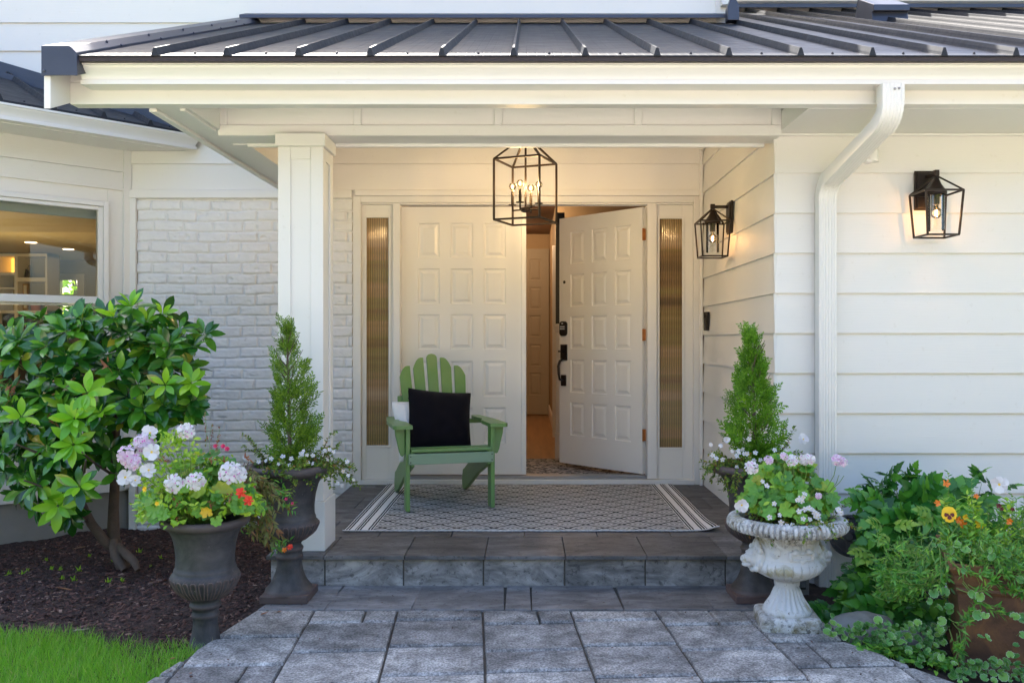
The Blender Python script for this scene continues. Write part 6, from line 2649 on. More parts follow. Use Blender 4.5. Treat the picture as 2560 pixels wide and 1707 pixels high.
for v in vis:
    depth = 4.62 + 0.35 * random.random() + 0.25 * max(0, (v[0] - 330) / 220)
    if v in bright:
        depth = 4.52 + 0.1 * random.random() + 0.2 * max(0, (v[0] - 330) / 220)
    whorls.append((np.array(P(v[0], v[1], depth)), 'b' if v in bright else ('n' if v[1] < 830 and random.random() < 0.5 else 'm')))
for _ in range(200):
    a = random.uniform(0, 2 * math.pi)
    rr = random.random() ** 0.5
    px_, py_ = 205 + math.cos(a) * rr * 300, 1015 + math.sin(a) * rr * 235
    if px_ > 420 and py_ > 1060:
        continue
    if px_ > 190 and py_ > 1060:
        continue
    whorls.append((np.array(P(px_, py_, random.uniform(4.62, 5.35))), 'm'))
rp = Plant(rh)
for p, kind in whorls:
    out = unit(p - shc + np.array([0, 0, 0.10]))
    ax = unit(out * 0.55 + np.array([0, -0.55, 0.50]) + RNG.normal(0, 0.22, 3))
    x = unit(np.cross(ax, [0.3, 0.2, 0.9]))
    y = np.cross(ax, x)
    for tier in range(2):
        n = (7 if tier == 0 else 5)
        n += random.randint(-1, 1)
        dirs, ups, sz = [], [], []
        a0 = random.uniform(0, 6.28)
        for k in range(n):
            a = a0 + 2 * math.pi * k / n + random.gauss(0, 0.15)
            th = random.gauss(1.30 if tier == 0 else 0.85, 0.17)
            if kind == 'n' and tier:
                th = random.gauss(0.5, 0.12)
            d = ax * math.cos(th) + (x * math.cos(a) + y * math.sin(a)) * math.sin(th)
            d[2] -= 0.10 * tier
            dirs.append(d)
            ups.append(ax)
            sz.append(random.uniform(0.092, 0.138) * (1.0 if tier == 0 else 0.78))
        part = 'foliage'
        mi = 0
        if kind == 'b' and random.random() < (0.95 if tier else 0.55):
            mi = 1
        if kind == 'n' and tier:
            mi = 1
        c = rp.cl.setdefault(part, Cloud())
        f = frames(np.array(dirs), np.array(ups), 0.15) * np.array(sz)[:, None, None]
        c.add(LEAF_E, f, np.tile(p, (n, 1)) + np.array(dirs) * 0.008, mi)
    bk = p - ax * random.uniform(0.05, 0.09)
    rp.stems.tube([tuple(bk), tuple((bk + p) / 2 + RNG.normal(0, 0.004, 3)), tuple(p + ax * 0.012)], [0.0035, 0.003, 0.002], 5)
rp.finish({'foliage': [M['rhodo'], M['rhodo_new']]}, M['stem'])
for (q, nd) in ((C4(80, 1080), 14), (C4(340, 1290), 8), (C4(690, 930), 5)):
    c = Cloud()
    p = np.array(P(q[0], q[1], 4.55))
    d = RNG.normal(0, 1, (nd, 3))
    c.add(LEAF_N, frames(d, RNG.normal(0, 1, (nd, 3))) * RNG.uniform(0.03, 0.06, nd)[:, None, None], p + RNG.normal(0, 0.018, (nd, 3)))
    c.build('dead_leaf_clump', M['dead'], rh)


# ------------------------------------------------------------------ arborvitae
def spray_tpl():
    vs_, fs = [], []
    r = random.Random(3)

    def strip(p, d, L, w, z0, z1):
        px_, py_ = -d[1], d[0]
        b = len(vs_)
        q = (p[0] + d[0] * L, p[1] + d[1] * L)
        m = (p[0] + d[0] * L * 0.55, p[1] + d[1] * L * 0.55)
        zm = (z0 + z1) / 2
        vs_.extend([(p[0] - px_ * w * 0.6, p[1] - py_ * w * 0.6, z0), (p[0] + px_ * w * 0.6, p[1] + py_ * w * 0.6, z0),
                    (m[0] + px_ * w, m[1] + py_ * w, zm), (q[0], q[1], z1), (m[0] - px_ * w, m[1] - py_ * w, zm)])
        fs.append((b, b + 1, b + 2, b + 3, b + 4))
    strip((0, 0), (0, 1), 1.0, 0.022, 0, -0.08)
    for k in range(12):
        t = 0.12 + 0.84 * k / 12
        s = 1 if k % 2 else -1
        a = R(r.uniform(34, 52)) * s
        L = (0.46 - 0.30 * abs(t - 0.30)) * (1.12 - 0.55 * t) * r.uniform(0.8, 1.15)
        d = (math.sin(a), math.cos(a))
        z0 = -0.08 * t
        z1 = z0 + r.uniform(-0.10, 0.07)
        strip((0, t), d, L, 0.024, z0, z1)
        for j in range(4):
            tt = 0.28 + 0.68 * j / 4
            sa = a + R(r.uniform(30, 48)) * (1 if j % 2 else -1)
            d2 = (math.sin(sa), math.cos(sa))
            strip((d[0] * L * tt, t + d[1] * L * tt), d2, L * 0.40 * (1.2 - tt * 0.7) * r.uniform(0.8, 1.2), 0.024, z0 + (z1 - z0) * tt, z1 + r.uniform(-0.05, 0.05))
    return tpl(vs_, fs)


SPRAY = spray_tpl()


def arborvitae(label, base, H, prof, mat, n, seed, lean=0.0, notch=None):
    t = thing('arborvitae', label, 'conifer', base, 0, 'small conifers in the black urns')
    r = np.random.default_rng(seed)
    mb = MB()
    mb.tube([(base[0], base[1], base[2] - 0.03), (base[0] + lean * 0.3, base[1], base[2] + H * 0.4), (base[0] + lean, base[1], base[2] + H * 0.96)], [0.011, 0.008, 0.002], 8)
    for i in range(26):
        z = H * (0.06 + 0.8 * i / 26)
        a = r.uniform(0, 6.28)
        rad = np.interp(z / H, [p[0] for p in prof], [p[1] for p in prof]) * 0.7
        p0 = Vector((base[0] + lean * z / H, base[1], base[2] + z))
        mb.tube([p0, p0 + Vector((math.cos(a) * rad * 0.6, math.sin(a) * rad * 0.6, rad * 0.7)), p0 + Vector((math.cos(a) * rad, math.sin(a) * rad, rad * 1.5))], [0.0028, 0.002, 0.001], 5)
    mb.build('trunk', M['bark'], t, smooth=60)
    z = r.random(n) ** 1.05
    R_ = np.interp(z, [p[0] for p in prof], [p[1] for p in prof])
    a = r.uniform(0, 2 * math.pi, n)
    blob = 0.66 + 0.66 * vnoise(a * 1.3 + 20, z * 6.5 + 3, seed)
    R_ = R_ * blob
    if notch:
        for (na, nz, nw, amt) in notch:
            dd = np.exp(-((np.angle(np.exp(1j * (a - na))) / 0.8) ** 2) - ((z - nz) / nw) ** 2)
            R_ = R_ * (1 - amt * dd)
    L = r.uniform(0.075, 0.155, n) * (1.05 - 0.45 * z)
    fr_in = np.maximum(R_ - L * 0.62, 0.003) * np.where(r.random(n) < 0.35, r.uniform(0.3, 1, n), 1)
    rad_d = np.stack([np.cos(a), np.sin(a), np.zeros(n)], 1)
    upk = 0.75 + 0.9 * z + r.normal(0, 0.25, n)
    d = rad_d + np.stack([np.zeros(n), np.zeros(n), upk], 1) + r.normal(0, 0.22, (n, 3))
    pos = np.array(base) + rad_d * fr_in[:, None] + np.stack([lean * z, np.zeros(n), z * H * 0.93], 1)
    tang = np.stack([-np.sin(a), np.cos(a), np.zeros(n)], 1)
    up = rad_d * 0.7 + tang * r.normal(0, 0.8, n)[:, None]
    f = frames(d, up) * L[:, None, None]
    c = Cloud()
    c.add(SPRAY, f, pos)
    # leader tips
    m = 7
    d = np.stack([r.normal(0, 0.15, m), r.normal(0, 0.15, m), np.ones(m)], 1)
    c.add(SPRAY, frames(d, r.normal(0, 1, (m, 3))) * r.uniform(0.05, 0.10, m)[:, None, None] * np.array([0.6, 1, 0.6])[None, None, :], np.tile(np.array(base) + [lean, 0, H * 0.88], (m, 1)) + r.normal(0, 0.008, (m, 3)))
    c.build('foliage', mat, t, smooth=False)
    return t


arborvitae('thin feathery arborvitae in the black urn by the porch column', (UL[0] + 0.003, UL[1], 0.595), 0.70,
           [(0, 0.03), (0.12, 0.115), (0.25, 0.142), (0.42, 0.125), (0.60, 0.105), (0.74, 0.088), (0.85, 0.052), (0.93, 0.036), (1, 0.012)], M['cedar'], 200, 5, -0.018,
           [(math.pi, 0.62, 0.10, 0.35), (0.0, 0.86, 0.08, 0.5), (math.pi, 0.30, 0.06, 0.3)])
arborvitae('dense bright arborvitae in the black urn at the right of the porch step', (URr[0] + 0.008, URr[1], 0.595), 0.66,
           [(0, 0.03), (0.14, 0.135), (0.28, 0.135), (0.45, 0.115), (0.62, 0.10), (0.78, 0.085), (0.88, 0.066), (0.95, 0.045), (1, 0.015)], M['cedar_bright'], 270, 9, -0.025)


# ------------------------------------------------------------------ bacopa skirts
def bacopa(label, centre, rad, n, group, extra=(), size=1.0, z_up=0.5):
    t = thing('bacopa_plant', label, 'flowering plant', centre, 0, group)
    pl_ = Plant(t)
    for i in range(n):
        a = random.uniform(0, 2 * math.pi)
        p = (centre[0] + math.cos(a) * rad * random.random() * 0.75, centre[1] + math.sin(a) * rad * random.random() * 0.75, centre[2])
        d = (math.cos(a), math.sin(a), random.uniform(0.2, 1.0) * z_up * 2)
        pts, dirs = stem_curve(p, d, random.uniform(0.08, 0.20) * size, random.uniform(4, 11), 0.014, 0.16)
        pl_.stem(pts, 0.0012, 0.0006, 4)
        A_, D_ = along(pts, dirs, 0.0075)
        for rep in range(2):
            pl_.leaves('foliage', 0, LEAF_S, A_, side_dirs(D_, 1.1), [0, 0, 1], RNG.uniform(0.012, 0.021, len(A_)), 0.5)
    for (p, d, L, dr) in extra:
        for j in range(3):
            pts, dirs = stem_curve(np.array(p) + RNG.normal(0, 0.012, 3), np.array(d) + RNG.normal(0, 0.15, 3), L * random.uniform(0.7, 1.1), dr, 0.014, 0.12)
            pl_.stem(pts, 0.0013, 0.0007, 4)
            A_, D_ = along(pts, dirs, 0.0075, 0.05)
            for rep in range(2):
                pl_.leaves('foliage', 0, LEAF_S, A_, side_dirs(D_, 1.1), [0, 0, 1], RNG.uniform(0.012, 0.020, len(A_)), 0.5)
    pl_.finish({'foliage': M['bacopa']}, M['stem_brown'])
    return t


Z5 = lambda x, y: (280 + x / 3.794, 1030 + y / 3.794)
Z7 = lambda x, y: (1760 + x / 5.6, 1080 + y / 5.6)
bac_l = bacopa('white bacopa skirt around the thin arborvitae, trailing to the right of its urn', (UL[0], UL[1], 0.60), 0.19, 85, 'white bacopa under the plants',
               [((UL[0] + 0.16, UL[1] - 0.04, 0.62), (0.9, -0.2, 0.55), 0.20, 11), ((UL[0] + 0.17, UL[1] - 0.03, 0.61), (0.9, -0.2, 0.1), 0.20, 7), ((UL[0] + 0.12, UL[1], 0.62), (0.75, 0, 0.8), 0.20, 2), ((UL[0] - 0.10, UL[1], 0.62), (-0.7, 0, 0.9), 0.20, 3)])
for q in [(1620, 420), (1700, 440), (1790, 390), (1815, 370), (1850, 405), (1905, 410), (1905, 485), (1860, 480), (1450, 570), (1580, 490), (1460, 460), (2065, 355), (2100, 375), (2195, 560), (2140, 675), (2180, 695), (2240, 600), (2290, 640), (1390, 470), (1510, 440), (1630, 480), (1260, 430), (1780, 430), (1805, 405), (1690, 500), (2020, 365), (2230, 470)]:
    px_, py_ = Z5(*q)
    Y = 3.94 + random.uniform(-0.03, 0.06)
    p = P(px_, py_, Y)
    put_flower(F_BAC, bac_l, p, view_nrm(p), random.uniform(0.9, 1.25))
bac_r = bacopa('white bacopa skirt around the dense arborvitae, spilling over the urn rim', (URr[0], URr[1], 0.60), 0.19, 85, 'white bacopa under the plants',
               [((URr[0] - 0.13, URr[1] - 0.06, 0.62), (-0.9, -0.25, 0.35), 0.17, 5), ((URr[0] - 0.09, URr[1] - 0.15, 0.60), (-0.2, -0.6, 0.1), 0.18, 14), ((URr[0] + 0.1, URr[1], 0.62), (0.6, 0, 0.9), 0.2, 2)])
for q in [(630, 95), (490, 290), (540, 240), (600, 300), (720, 285), (460, 330), (260, 385), (460, 490), (500, 655), (700, 400), (175, 365), (990, 250), (1170, 280), (95, 175), (235, 190), (440, 585), (395, 265), (120, 325), (970, 335), (480, 260), (560, 300), (790, 390)]:
    px_, py_ = Z7(*q)
    p = P(px_, py_, 3.93 + random.uniform(-0.03, 0.06))
    put_flower(F_BAC, bac_r, p, view_nrm(p), random.uniform(0.9, 1.25))

# ------------------------------------------------------------------ geraniums
def geranium(label, centre, spread, n, leaf_size, group, mats, mix, zlift=0.22):
    t = thing('geranium_plant', label, 'flowering plant', centre, 0, group)
    pl_ = Plant(t)
    for i in range(n):
        a = random.uniform(0, 2 * math.pi)
        rr = math.sqrt(random.random())
        base = np.array([centre[0] + math.cos(a) * 0.06 * rr, centre[1] + math.sin(a) * 0.06 * rr, centre[2]])
        top = np.array([centre[0] + math.cos(a) * spread[0] * rr, centre[1] + math.sin(a) * spread[1] * rr, centre[2] + spread[2] * (1.0 - 0.75 * rr * rr) * random.uniform(0.35, 1.05) + spread[3]])
        mid = (base + top) / 2 + np.array([0, 0, 0.03])
        ts = np.linspace(0, 1, 6)[:, None]
        pts = base * (1 - ts) ** 2 + 2 * mid * ts * (1 - ts) + top * ts ** 2
        pl_.stem(pts, 0.0022, 0.0014, 5)
        nrm = unit(top - np.array(centre) + np.array([0, -0.14, 0.10]) + RNG.normal(0, 0.05, 3))
        sd = unit(np.cross(nrm, RNG.normal(0, 1, 3)))
        if random.random() < mix:
            pl_.leaves('foliage', 1, LEAF_S, np.tile(top, (7, 1)) + RNG.normal(0, 0.016, (7, 3)), RNG.normal(0, 1, (7, 3)) + nrm * 0.6, nrm, RNG.uniform(0.018, 0.036, 7), 0.4)
        else:
            pl_.leaves('foliage', 0, LEAF_G, top[None], sd[None], nrm, [leaf_size * random.uniform(0.7, 1.25)], 0.15)
    pl_.finish({'foliage': mats}, M['stem'])
    return t


ger_l = geranium('mixed geranium and petunia plant with white and pink flowers in the slim stemmed urn', (UF[0] - 0.02, UF[1], UF[2] + 0.50), (0.235, 0.20, 0.27, 0.0), 230, 0.070, 'geraniums in urns', [M['gera'], M['lime']], 0.36)
# lime leaves on the left, fuller
pl_ = Plant(ger_l)
for i in range(46):
    px_, py_ = Z5(random.uniform(230, 760), random.uniform(250, 980))
    p = np.array(P(px_, py_, random.uniform(3.36, 3.50)))
    pl_.leaves('lime_foliage', 0, LEAF_S, np.tile(p, (8, 1)) + RNG.normal(0, 0.018, (8, 3)), RNG.normal(0, 1, (8, 3)) + [0, -0.4, 0.4], [0, -0.4, 0.8], RNG.uniform(0.018, 0.036, 8), 0.4)
    st_ = np.array([UF[0] - 0.03, UF[1] - 0.04, UF[2] + 0.49])
    pl_.stem([st_, (st_ + p) / 2 + [0, 0, 0.02], p], 0.0016, 0.001, 4)
for q in [(600, 230), (660, 260), (560, 280), (650, 320), (520, 270), (700, 210), (620, 300)]:
    px_, py_ = Z5(*q)
    p = np.array(P(px_, py_, 3.40))
    pl_.leaves('lime_foliage', 0, LEAF_N, np.tile(p, (9, 1)) + RNG.normal(0, 0.008, (9, 3)), RNG.normal(0, 0.6, (9, 3)) + [0, -0.3, 0.9], [0, -1, 0.2], RNG.uniform(0.02, 0.035, 9), 0.4)
# few withered leaves
for q in [(940, 440), (1050, 455), (1285, 445), (620, 840), (570, 990), (920, 870), (1130, 790), (510, 450)]:
    px_, py_ = Z5(*q)
    p = np.array(P(px_, py_, 3.38))
    pl_.leaves('withered_leaves', 0, LEAF_N, np.tile(p, (6, 1)) + RNG.normal(0, 0.006, (6, 3)), RNG.normal(0, 1, (6, 3)), [0, -1, 0.2], RNG.uniform(0.014, 0.028, 6), 0.5)
# dead flower spikes
for q0, q1 in (((880, 10), (890, 330)), ((950, 110), (930, 400)), ((1025, 150), (985, 380))):
    a_, b_ = P(*Z5(*q0), 3.6), P(*Z5(*q1), 3.55)
    pts = [np.array(b_), np.array((a_ + b_) / 2) + RNG.normal(0, 0.004, 3), np.array(a_)]
    pl_.stem(pts, 0.0016, 0.001, 4)
    ts = RNG.random(30)[:, None]
    pos = np.array(a_) * ts + np.array(b_) * (1 - ts)
    pl_.leaves('withered_leaves', 0, LEAF_S, pos, RNG.normal(0, 1, (30, 3)), RNG.normal(0, 1, (30, 3)), RNG.uniform(0.007, 0.013, 30), 0.5)
pl_.finish({'lime_foliage': M['lime'], 'withered_leaves': M['dead']}, M['stem'])
# yellow leaf on the rim
pl_ = Plant(ger_l)
p = np.array(P(*Z5(905, 965), 3.355))
pl_.leaves('yellow_leaf', 0, LEAF_G, p[None], [[-0.3, -0.2, 0.9]], [0.1, -1, 0.2], [0.05], 0.1)
pl_.finish({'yellow_leaf': simple('yellowed_leaf', (0.55, 0.36, 0.02), 0.5)}, M['stem'])
for me, q, s in ((F_PET, (360, 200), 1.0), (F_PET, (378, 378), 1.05), (F_PET, (350, 552), 0.95), (F_PET, (222, 648), 0.75), (F_PET, (128, 618), 1.0),
                 (F_GER_P[0], (310, 300), 1.05), (F_GER_P[1], (150, 410), 0.95), (F_GER_P[0], (195, 470), 0.85), (F_GER_W[0], (705, 180), 0.85), (F_GER_W[1], (600, 675), 0.98), (F_GER_W[0], (790, 655), 0.92), (F_GER_W[1], (1130, 585), 1.15), (F_GER_W[0], (1195, 600), 0.85),
                 (F_MAG, (985, 325), 0.8), (F_MAG, (1060, 325), 0.9), (F_MAG, (1095, 355), 0.9), (F_RED, (1225, 765), 1.1), (F_RED, (1297, 838), 1.05), (F_YEL, (318, 735), 0.6), (F_YEL, (430, 870), 0.5)):
    px_, py_ = Z5(*q)
    p = P(px_, py_, 3.30 + (0.08 if q[1] < 330 else 0.0))
    put_flower(me, ger_l, p, view_nrm(p, 0.3, 0.2), s)
ger_r = geranium('green geranium with pale pink flowers in the white lion head urn', (UW[0], UW[1], 0.445), (0.195, 0.19, 0.27, 0.0), 165, 0.064, 'geraniums in urns', [M['gera'], M['lime']], 0.10)
for me, q, s in ((F_GER_W[0], (660, 495), 0.72), (F_GER_P[1], (1110, 340), 0.45), (F_GER_W[0], (1235, 400), 0.65), (F_GER_W[1], (1410, 370), 0.65), (F_GER_W[0], (1490, 385), 0.55), (F_GER_P[0], (1860, 390), 0.6), (F_GER_P[1], (1935, 430), 0.55), (F_PET, (530, 1020), 0.9), (F_PET, (1390, 100), 0.8), (F_PET, (320, 110), 0.5), (F_GER_P[1], (905, 395), 0.5), (F_GER_P[0], (1600, 890), 0.35)):
    px_, py_ = Z7(*q)
    p = P(px_, py_, 3.50 if q[1] < 700 else 3.46)
    if q in ((1390, 100), (320, 110)):
        p = P(px_, py_, 3.95)
    put_flower(me, ger_r, p, view_nrm(p, 0.3, 0.2), s)
# little stalks for the flowers that stand clear of the leaves
pl_ = Plant(ger_r)
for a_, b_ in (((1860, 420), (1700, 820)), ((1890, 600), (1740, 850)), ((1960, 610), (1750, 840)), ((1410, 400), (1380, 800)), ((1110, 360), (1080, 700))):
    p0, p1 = np.array(P(*Z7(*b_), 3.58)), np.array(P(*Z7(*a_), 3.51))
    pl_.stem([p0, (p0 + p1) / 2 + [0.012, 0, 0.006], p1], 0.0018, 0.0012, 5)
pl_.stems.build('flower_stalks', M['stem'], ger_r, smooth=60, recalc=False)
bac_w = bacopa('low white bacopa along the front rim of the white lion head urn', (UW[0] + 0.03, UW[1] - 0.05, 0.445), 0.17, 60, 'white bacopa under the plants', [((UW[0] + 0.05, UW[1] - 0.17, 0.46), (0.2, -0.8, 0.3), 0.12, 10), ((UW[0] + 0.16, UW[1] - 0.1, 0.46), (0.8, -0.4, 0.4), 0.1, 6)], 0.8, 0.35)
for q in [(985, 1000), (1340, 930), (1410, 860), (1390, 910), (1310, 950), (1370, 960), (920, 1190), (1060, 1160), (1330, 1105), (1410, 1080), (1470, 1060), (1510, 1080), (1570, 1140), (1600, 1190), (1540, 1120), (1560, 1180), (1600, 1150), (1480, 1220), (1390, 1210), (1080, 1320), (1160, 1310), (1240, 1300), (1490, 1320), (1640, 1270), (1900, 1110), (1880, 1080), (880, 750), (820, 690), (1260, 1400), (1080, 1260), (1920, 1130)]:
    px_, py_ = Z7(*q)
    p = P(px_, py_, 3.50 if q[1] > 950 else 3.49)
    put_flower(F_BAC, bac_w, p, view_nrm(p), random.uniform(0.95, 1.25))

# ------------------------------------------------------------------ withered trailing plant at the left
tw_base = Vector((UL[0] - 0.13, UL[1] - 0.12, 0.60))
tw = thing('trailing_plant', 'half withered trailing plant hanging down between the two left urns', 'plant', tw_base)
pl_ = Plant(tw)
tips = [(1200, 1000), (1240, 1090), (1330, 1180), (1420, 1220), (1500, 1270), (1560, 1290), (1640, 1240), (1480, 1010), (1560, 960), (1690, 900), (1640, 760), (1590, 700), (1370, 1050), (1300, 960), (1430, 1130), (1340, 860), (1400, 760), (1520, 820), (1450, 900), (1290, 800), (1600, 860), (1550, 1120), (1380, 1160), (1480, 1200), (1420, 650), (1350, 700), (1470, 720), (1260, 900), (1400, 980), (1330, 1000)]
for q in tips:
    tip = np.array(P(*Z5(*q), random.uniform(3.72, 3.86)))
    st_ = np.array(tw_base) + RNG.normal(0, 0.03, 3)
    mid = (st_ + tip) / 2 + np.array([-0.03, -0.06, 0.05])
    ts = np.linspace(0, 1, 9)[:, None]
    pts = st_ * (1 - ts) ** 2 + 2 * mid * ts * (1 - ts) + tip * ts ** 2
    dirs = np.gradient(pts, axis=0)
    dirs /= np.linalg.norm(dirs, axis=1, keepdims=True)
    pl_.stem(pts, 0.0016, 0.0008, 4)
    A_, D_ = along(pts, dirs, 0.013, 0.2)
    for rep in range(2):
        sd = side_dirs(D_, 0.9)
        sd[:, 2] -= 0.35
        pl_.leaves('foliage', 0, LEAF_N, A_, sd, [0, -0.7, 0.6], RNG.uniform(0.022, 0.046, len(A_)), 0.5)
    if q in ((1240, 1090), (1640, 1240), (1690, 900), (1590, 700), (1450, 900), (1560, 1290), (1640, 760), (1200, 1000)):
        pl_.leaves('foliage', 1, LEAF_N, np.tile(tip, (14, 1)) + RNG.normal(0, 0.012, (14, 3)), RNG.normal(0, 1, (14, 3)) + [0, -0.4, 0.2], [0, -0.7, 0.6], RNG.uniform(0.02, 0.036, 14), 0.4)
pl_.finish({'foliage': [M['wither'], M['trail']]}, M['stem_brown'])
for me, q in ((F_MAG, (1655, 828)), (F_MAG, (1715, 872)), (F_RED, (1688, 1280)), (F_ORA, (1640, 1305))):
    p = P(*Z5(*q), 3.74)
    put_flower(me, tw, p, view_nrm(p), 0.7)

# ------------------------------------------------------------------ right bed: trumpet vine
Z6 = lambda x, y: (2060 + x / 2.92, 1170 + y / 2.92)


def compound_tpl():
    parts = []
    st = tpl([(-0.006, 0, 0), (0.006, 0, 0), (0.004, 1, -0.12), (-0.004, 1, -0.12)], [(0, 1, 2, 3)])
    parts.append((st, np.eye(3), (0, 0, 0)))
    for k in range(3):
        t = 0.26 + 0.27 * k
        for s in (-1, 1):
            m = rotm('Z', -s * R(60 - 5 * k)) @ rotm('Y', s * 0.15) * (0.52 - 0.03 * k)
            parts.append((LEAF_SERR, m, (0, t, -0.12 * t * t)))
    parts.append((LEAF_SERR, np.eye(3) * 0.52, (0, 0.96, -0.12)))
    return merge_tpl(parts)


COMP = compound_tpl()
vb = P(2262, 1560, 4.1)
vb.z = -0.05
vine = thing('trumpet_vine', 'dark green bushy vine with toothed leaflets against the white wall', 'shrub', vb)
pl_ = Plant(vine)
regions = [((350, 200), (1000, 420), 150, (3.95, 4.3)), ((280, 420), (900, 640), 95, (3.85, 4.2)), ((230, 680), (560, 960), 75, (3.85, 4.15)), ((20, 1010), (560, 1120), 40, (3.75, 4.0)), ((420, 950), (760, 1130), 40, (3.65, 3.9))]
for (x0, y0), (x1, y1), n, (ya, yb) in regions:
    for i in range(n):
        x, y = random.uniform(x0, x1), random.uniform(y0, y1)
        if y < 330 and abs(x - 660) > 330 * (0.25 + (y - 60) / 270):
            continue
        Y = random.uniform(ya, yb)
        p = np.array(P(*Z6(x, y), Y))
        d = unit(np.array([random.gauss(-0.10 + (x - 600) / 800, 0.6), random.gauss(-0.35, 0.2), random.gauss(-0.30 if y > 230 else 0.2, 0.4)]))
        tip_ = p + d * 0.13
        tx, ty = VX + tip_[0] / tip_[1] * FPX, VY - (tip_[2] - CAMZ) / tip_[1] * FPX
        if tx < 2150 and 1270 < ty < 1440:
            continue
        pl_.leaves('foliage', 0, COMP, p[None], d[None], np.array([random.gauss(0, 0.3), -0.8, 0.55]), [random.uniform(0.10, 0.15)], 0.25)
        src = np.array([vb.x + random.gauss(0.02, 0.05), Y + 0.05, max(-0.05, p[2] - random.uniform(0.1, 0.3))])
        if i % 3 == 0:
            pl_.stem([src, (src + p) / 2 + RNG.normal(0, 0.01, 3), p], 0.0025, 0.0015, 5)
# tops that stand out against the wall
for q in [(440, 90), (545, 45), (620, 75), (330, 175), (330, 240), (700, 100), (800, 95), (880, 130), (1000, 110), (1070, 85), (1150, 115), (1230, 150), (230, 700), (290, 780), (380, 130), (490, 70), (760, 120), (420, 110), (340, 210), (640, 85), (920, 150)]:
    p1 = np.array(P(*Z6(*q), random.uniform(4.1, 4.3)))
    p0 = p1 + np.array([0.05 if q[0] < 500 else -0.03, 0.0, -0.12])
    pl_.stem([p0, (p0 + p1) / 2, p1], 0.002, 0.001, 5)
    for k in range(3):
        d = np.array([random.gauss(-0.4 if q[0] < 500 else 0.1, 0.4), -0.4, random.gauss(0.25, 0.3)])
        pl_.leaves('foliage', 0, COMP, p1[None] - [0, 0, 0.03 * k], d[None], np.array([0, -0.4, 0.9]), [random.uniform(0.07, 0.105)], 0.25)
# young arching shoot
sh = [np.array(P(*Z6(*q), Y)) for q, Y in (((430, 690), 3.75), ((520, 640), 3.70), ((640, 560), 3.62), ((740, 500), 3.58), ((790, 430), 3.56), ((797, 345), 3.56))]
pl_.stem(sh, 0.004, 0.0025, 6)
for q, d in (((800, 330), (-1, -0.2, 0.3)), ((790, 335), (-0.9, -0.3, -0.5)), ((430, 420), (-0.6, -0.5, 0.3)), ((490, 420), (0.5, -0.5, 0.2)), ((470, 480), (-0.6, -0.5, -0.3)), ((520, 540), (0.7, -0.5, -0.3)), ((330, 610), (-0.9, -0.3, 0.1)), ((390, 640), (-0.8, -0.4, -0.1)), ((440, 790), (0.1, -0.5, 0.4)), ((500, 840), (0.2, -0.6, -0.6))):
    p = np.array(P(*Z6(*q), 3.6))
    pl_.leaves('young_foliage', 0, COMP, p[None], np.array([d]), np.array([0, -0.7, 0.7]), [random.uniform(0.055, 0.085)], 0.2)
pl_.finish({'foliage': M['vine'], 'young_foliage': M['vine_new']}, M['stem'])

# ------------------------------------------------------------------ pansies and trailing plants in the square planter
pn_base = Vector((pc[0], pc[1], PZ + 0.375))
pan = thing('pansy_plant', 'yellow and orange pansies with bright green leaves in the rust planter', 'flowering plant', pn_base)
pl_ = Plant(pan)
for i in range(150):
    x, y = random.uniform(830, 1650), random.uniform(180, 600)
    if y < 300 and random.random() < 0.5:
        continue
    Y = random.uniform(3.32, 3.72)
    tip = np.array(P(*Z6(x, y), Y))
    st_ = np.array([np.clip(tip[0] + random.gauss(0, 0.04), pc[0] - 0.2, pc[0] + 0.2), Y, PZ + 0.36])
    ts = np.linspace(0, 1, 6)[:, None]
    mid = (st_ + tip) / 2 + RNG.normal(0, 0.015, 3)
    pts = st_ * (1 - ts) ** 2 + 2 * mid * ts * (1 - ts) + tip * ts ** 2
    dirs = np.gradient(pts, axis=0)
    dirs /= np.linalg.norm(dirs, axis=1, keepdims=True)
    pl_.stem(pts, 0.0016, 0.0009, 4)
    A_, D_ = along(pts, dirs, 0.014, 0.15)
    for rep in range(2):
        pl_.leaves('foliage', np.full(len(A_), i % 3 == 0, int), LEAF_P if i % 2 else LEAF_N, A_, side_dirs(D_, 0.95), [0, -0.3, 0.9], RNG.uniform(0.02, 0.040, len(A_)), 0.4)
for q in ((905, 30), (1075, 90), (1370, 180), (1440, 300)):
    p1 = np.array(P(*Z6(*q), 3.55))
    p0 = p1 - np.array([0.0, 0, 0.10])
    pl_.stem([p0, (p0 + p1) / 2 + [0.004, 0, 0], p1], 0.0015, 0.0008, 4)
    ts = np.linspace(0.2, 1, 10)[:, None]
    pos = p0 * (1 - ts) + p1 * ts
    pl_.leaves('foliage', 0, LEAF_S, pos, side_dirs(np.tile([0, 0, 1.0], (10, 1)), 0.9), [0, 0, 1], np.full(10, 0.020), 0.3)
pl_.finish({'foliage': [M['trail'], M['lime']]}, M['stem'])
put_flower(F_PANSY, pan, P(*Z6(910, 335), 3.30), (-0.1, -1, 0.12), 1.0, spin=0.0)
for me, q, s in ((F_PET, (1280, 118), 1.05), (F_ORA, (890, 110), 0.95), (F_ORA, (825, 255), 0.8), (F_ORA, (1110, 205), 0.6), (F_ORA, (985, 380), 0.9), (F_ORA, (1015, 412), 0.9), (F_YEL, (1140, 400), 1.05), (F_YEL, (1035, 355), 0.7), (F_MAR, (1275, 275), 0.9), (F_MAR, (1375, 300), 0.7), (F_MAR, (1295, 295), 0.7), (F_ORA, (1350, 385), 0.8)):
    p = P(*Z6(*q), 3.36)
    put_flower(me, pan, p, view_nrm(p, 0.2, 0.25), s)

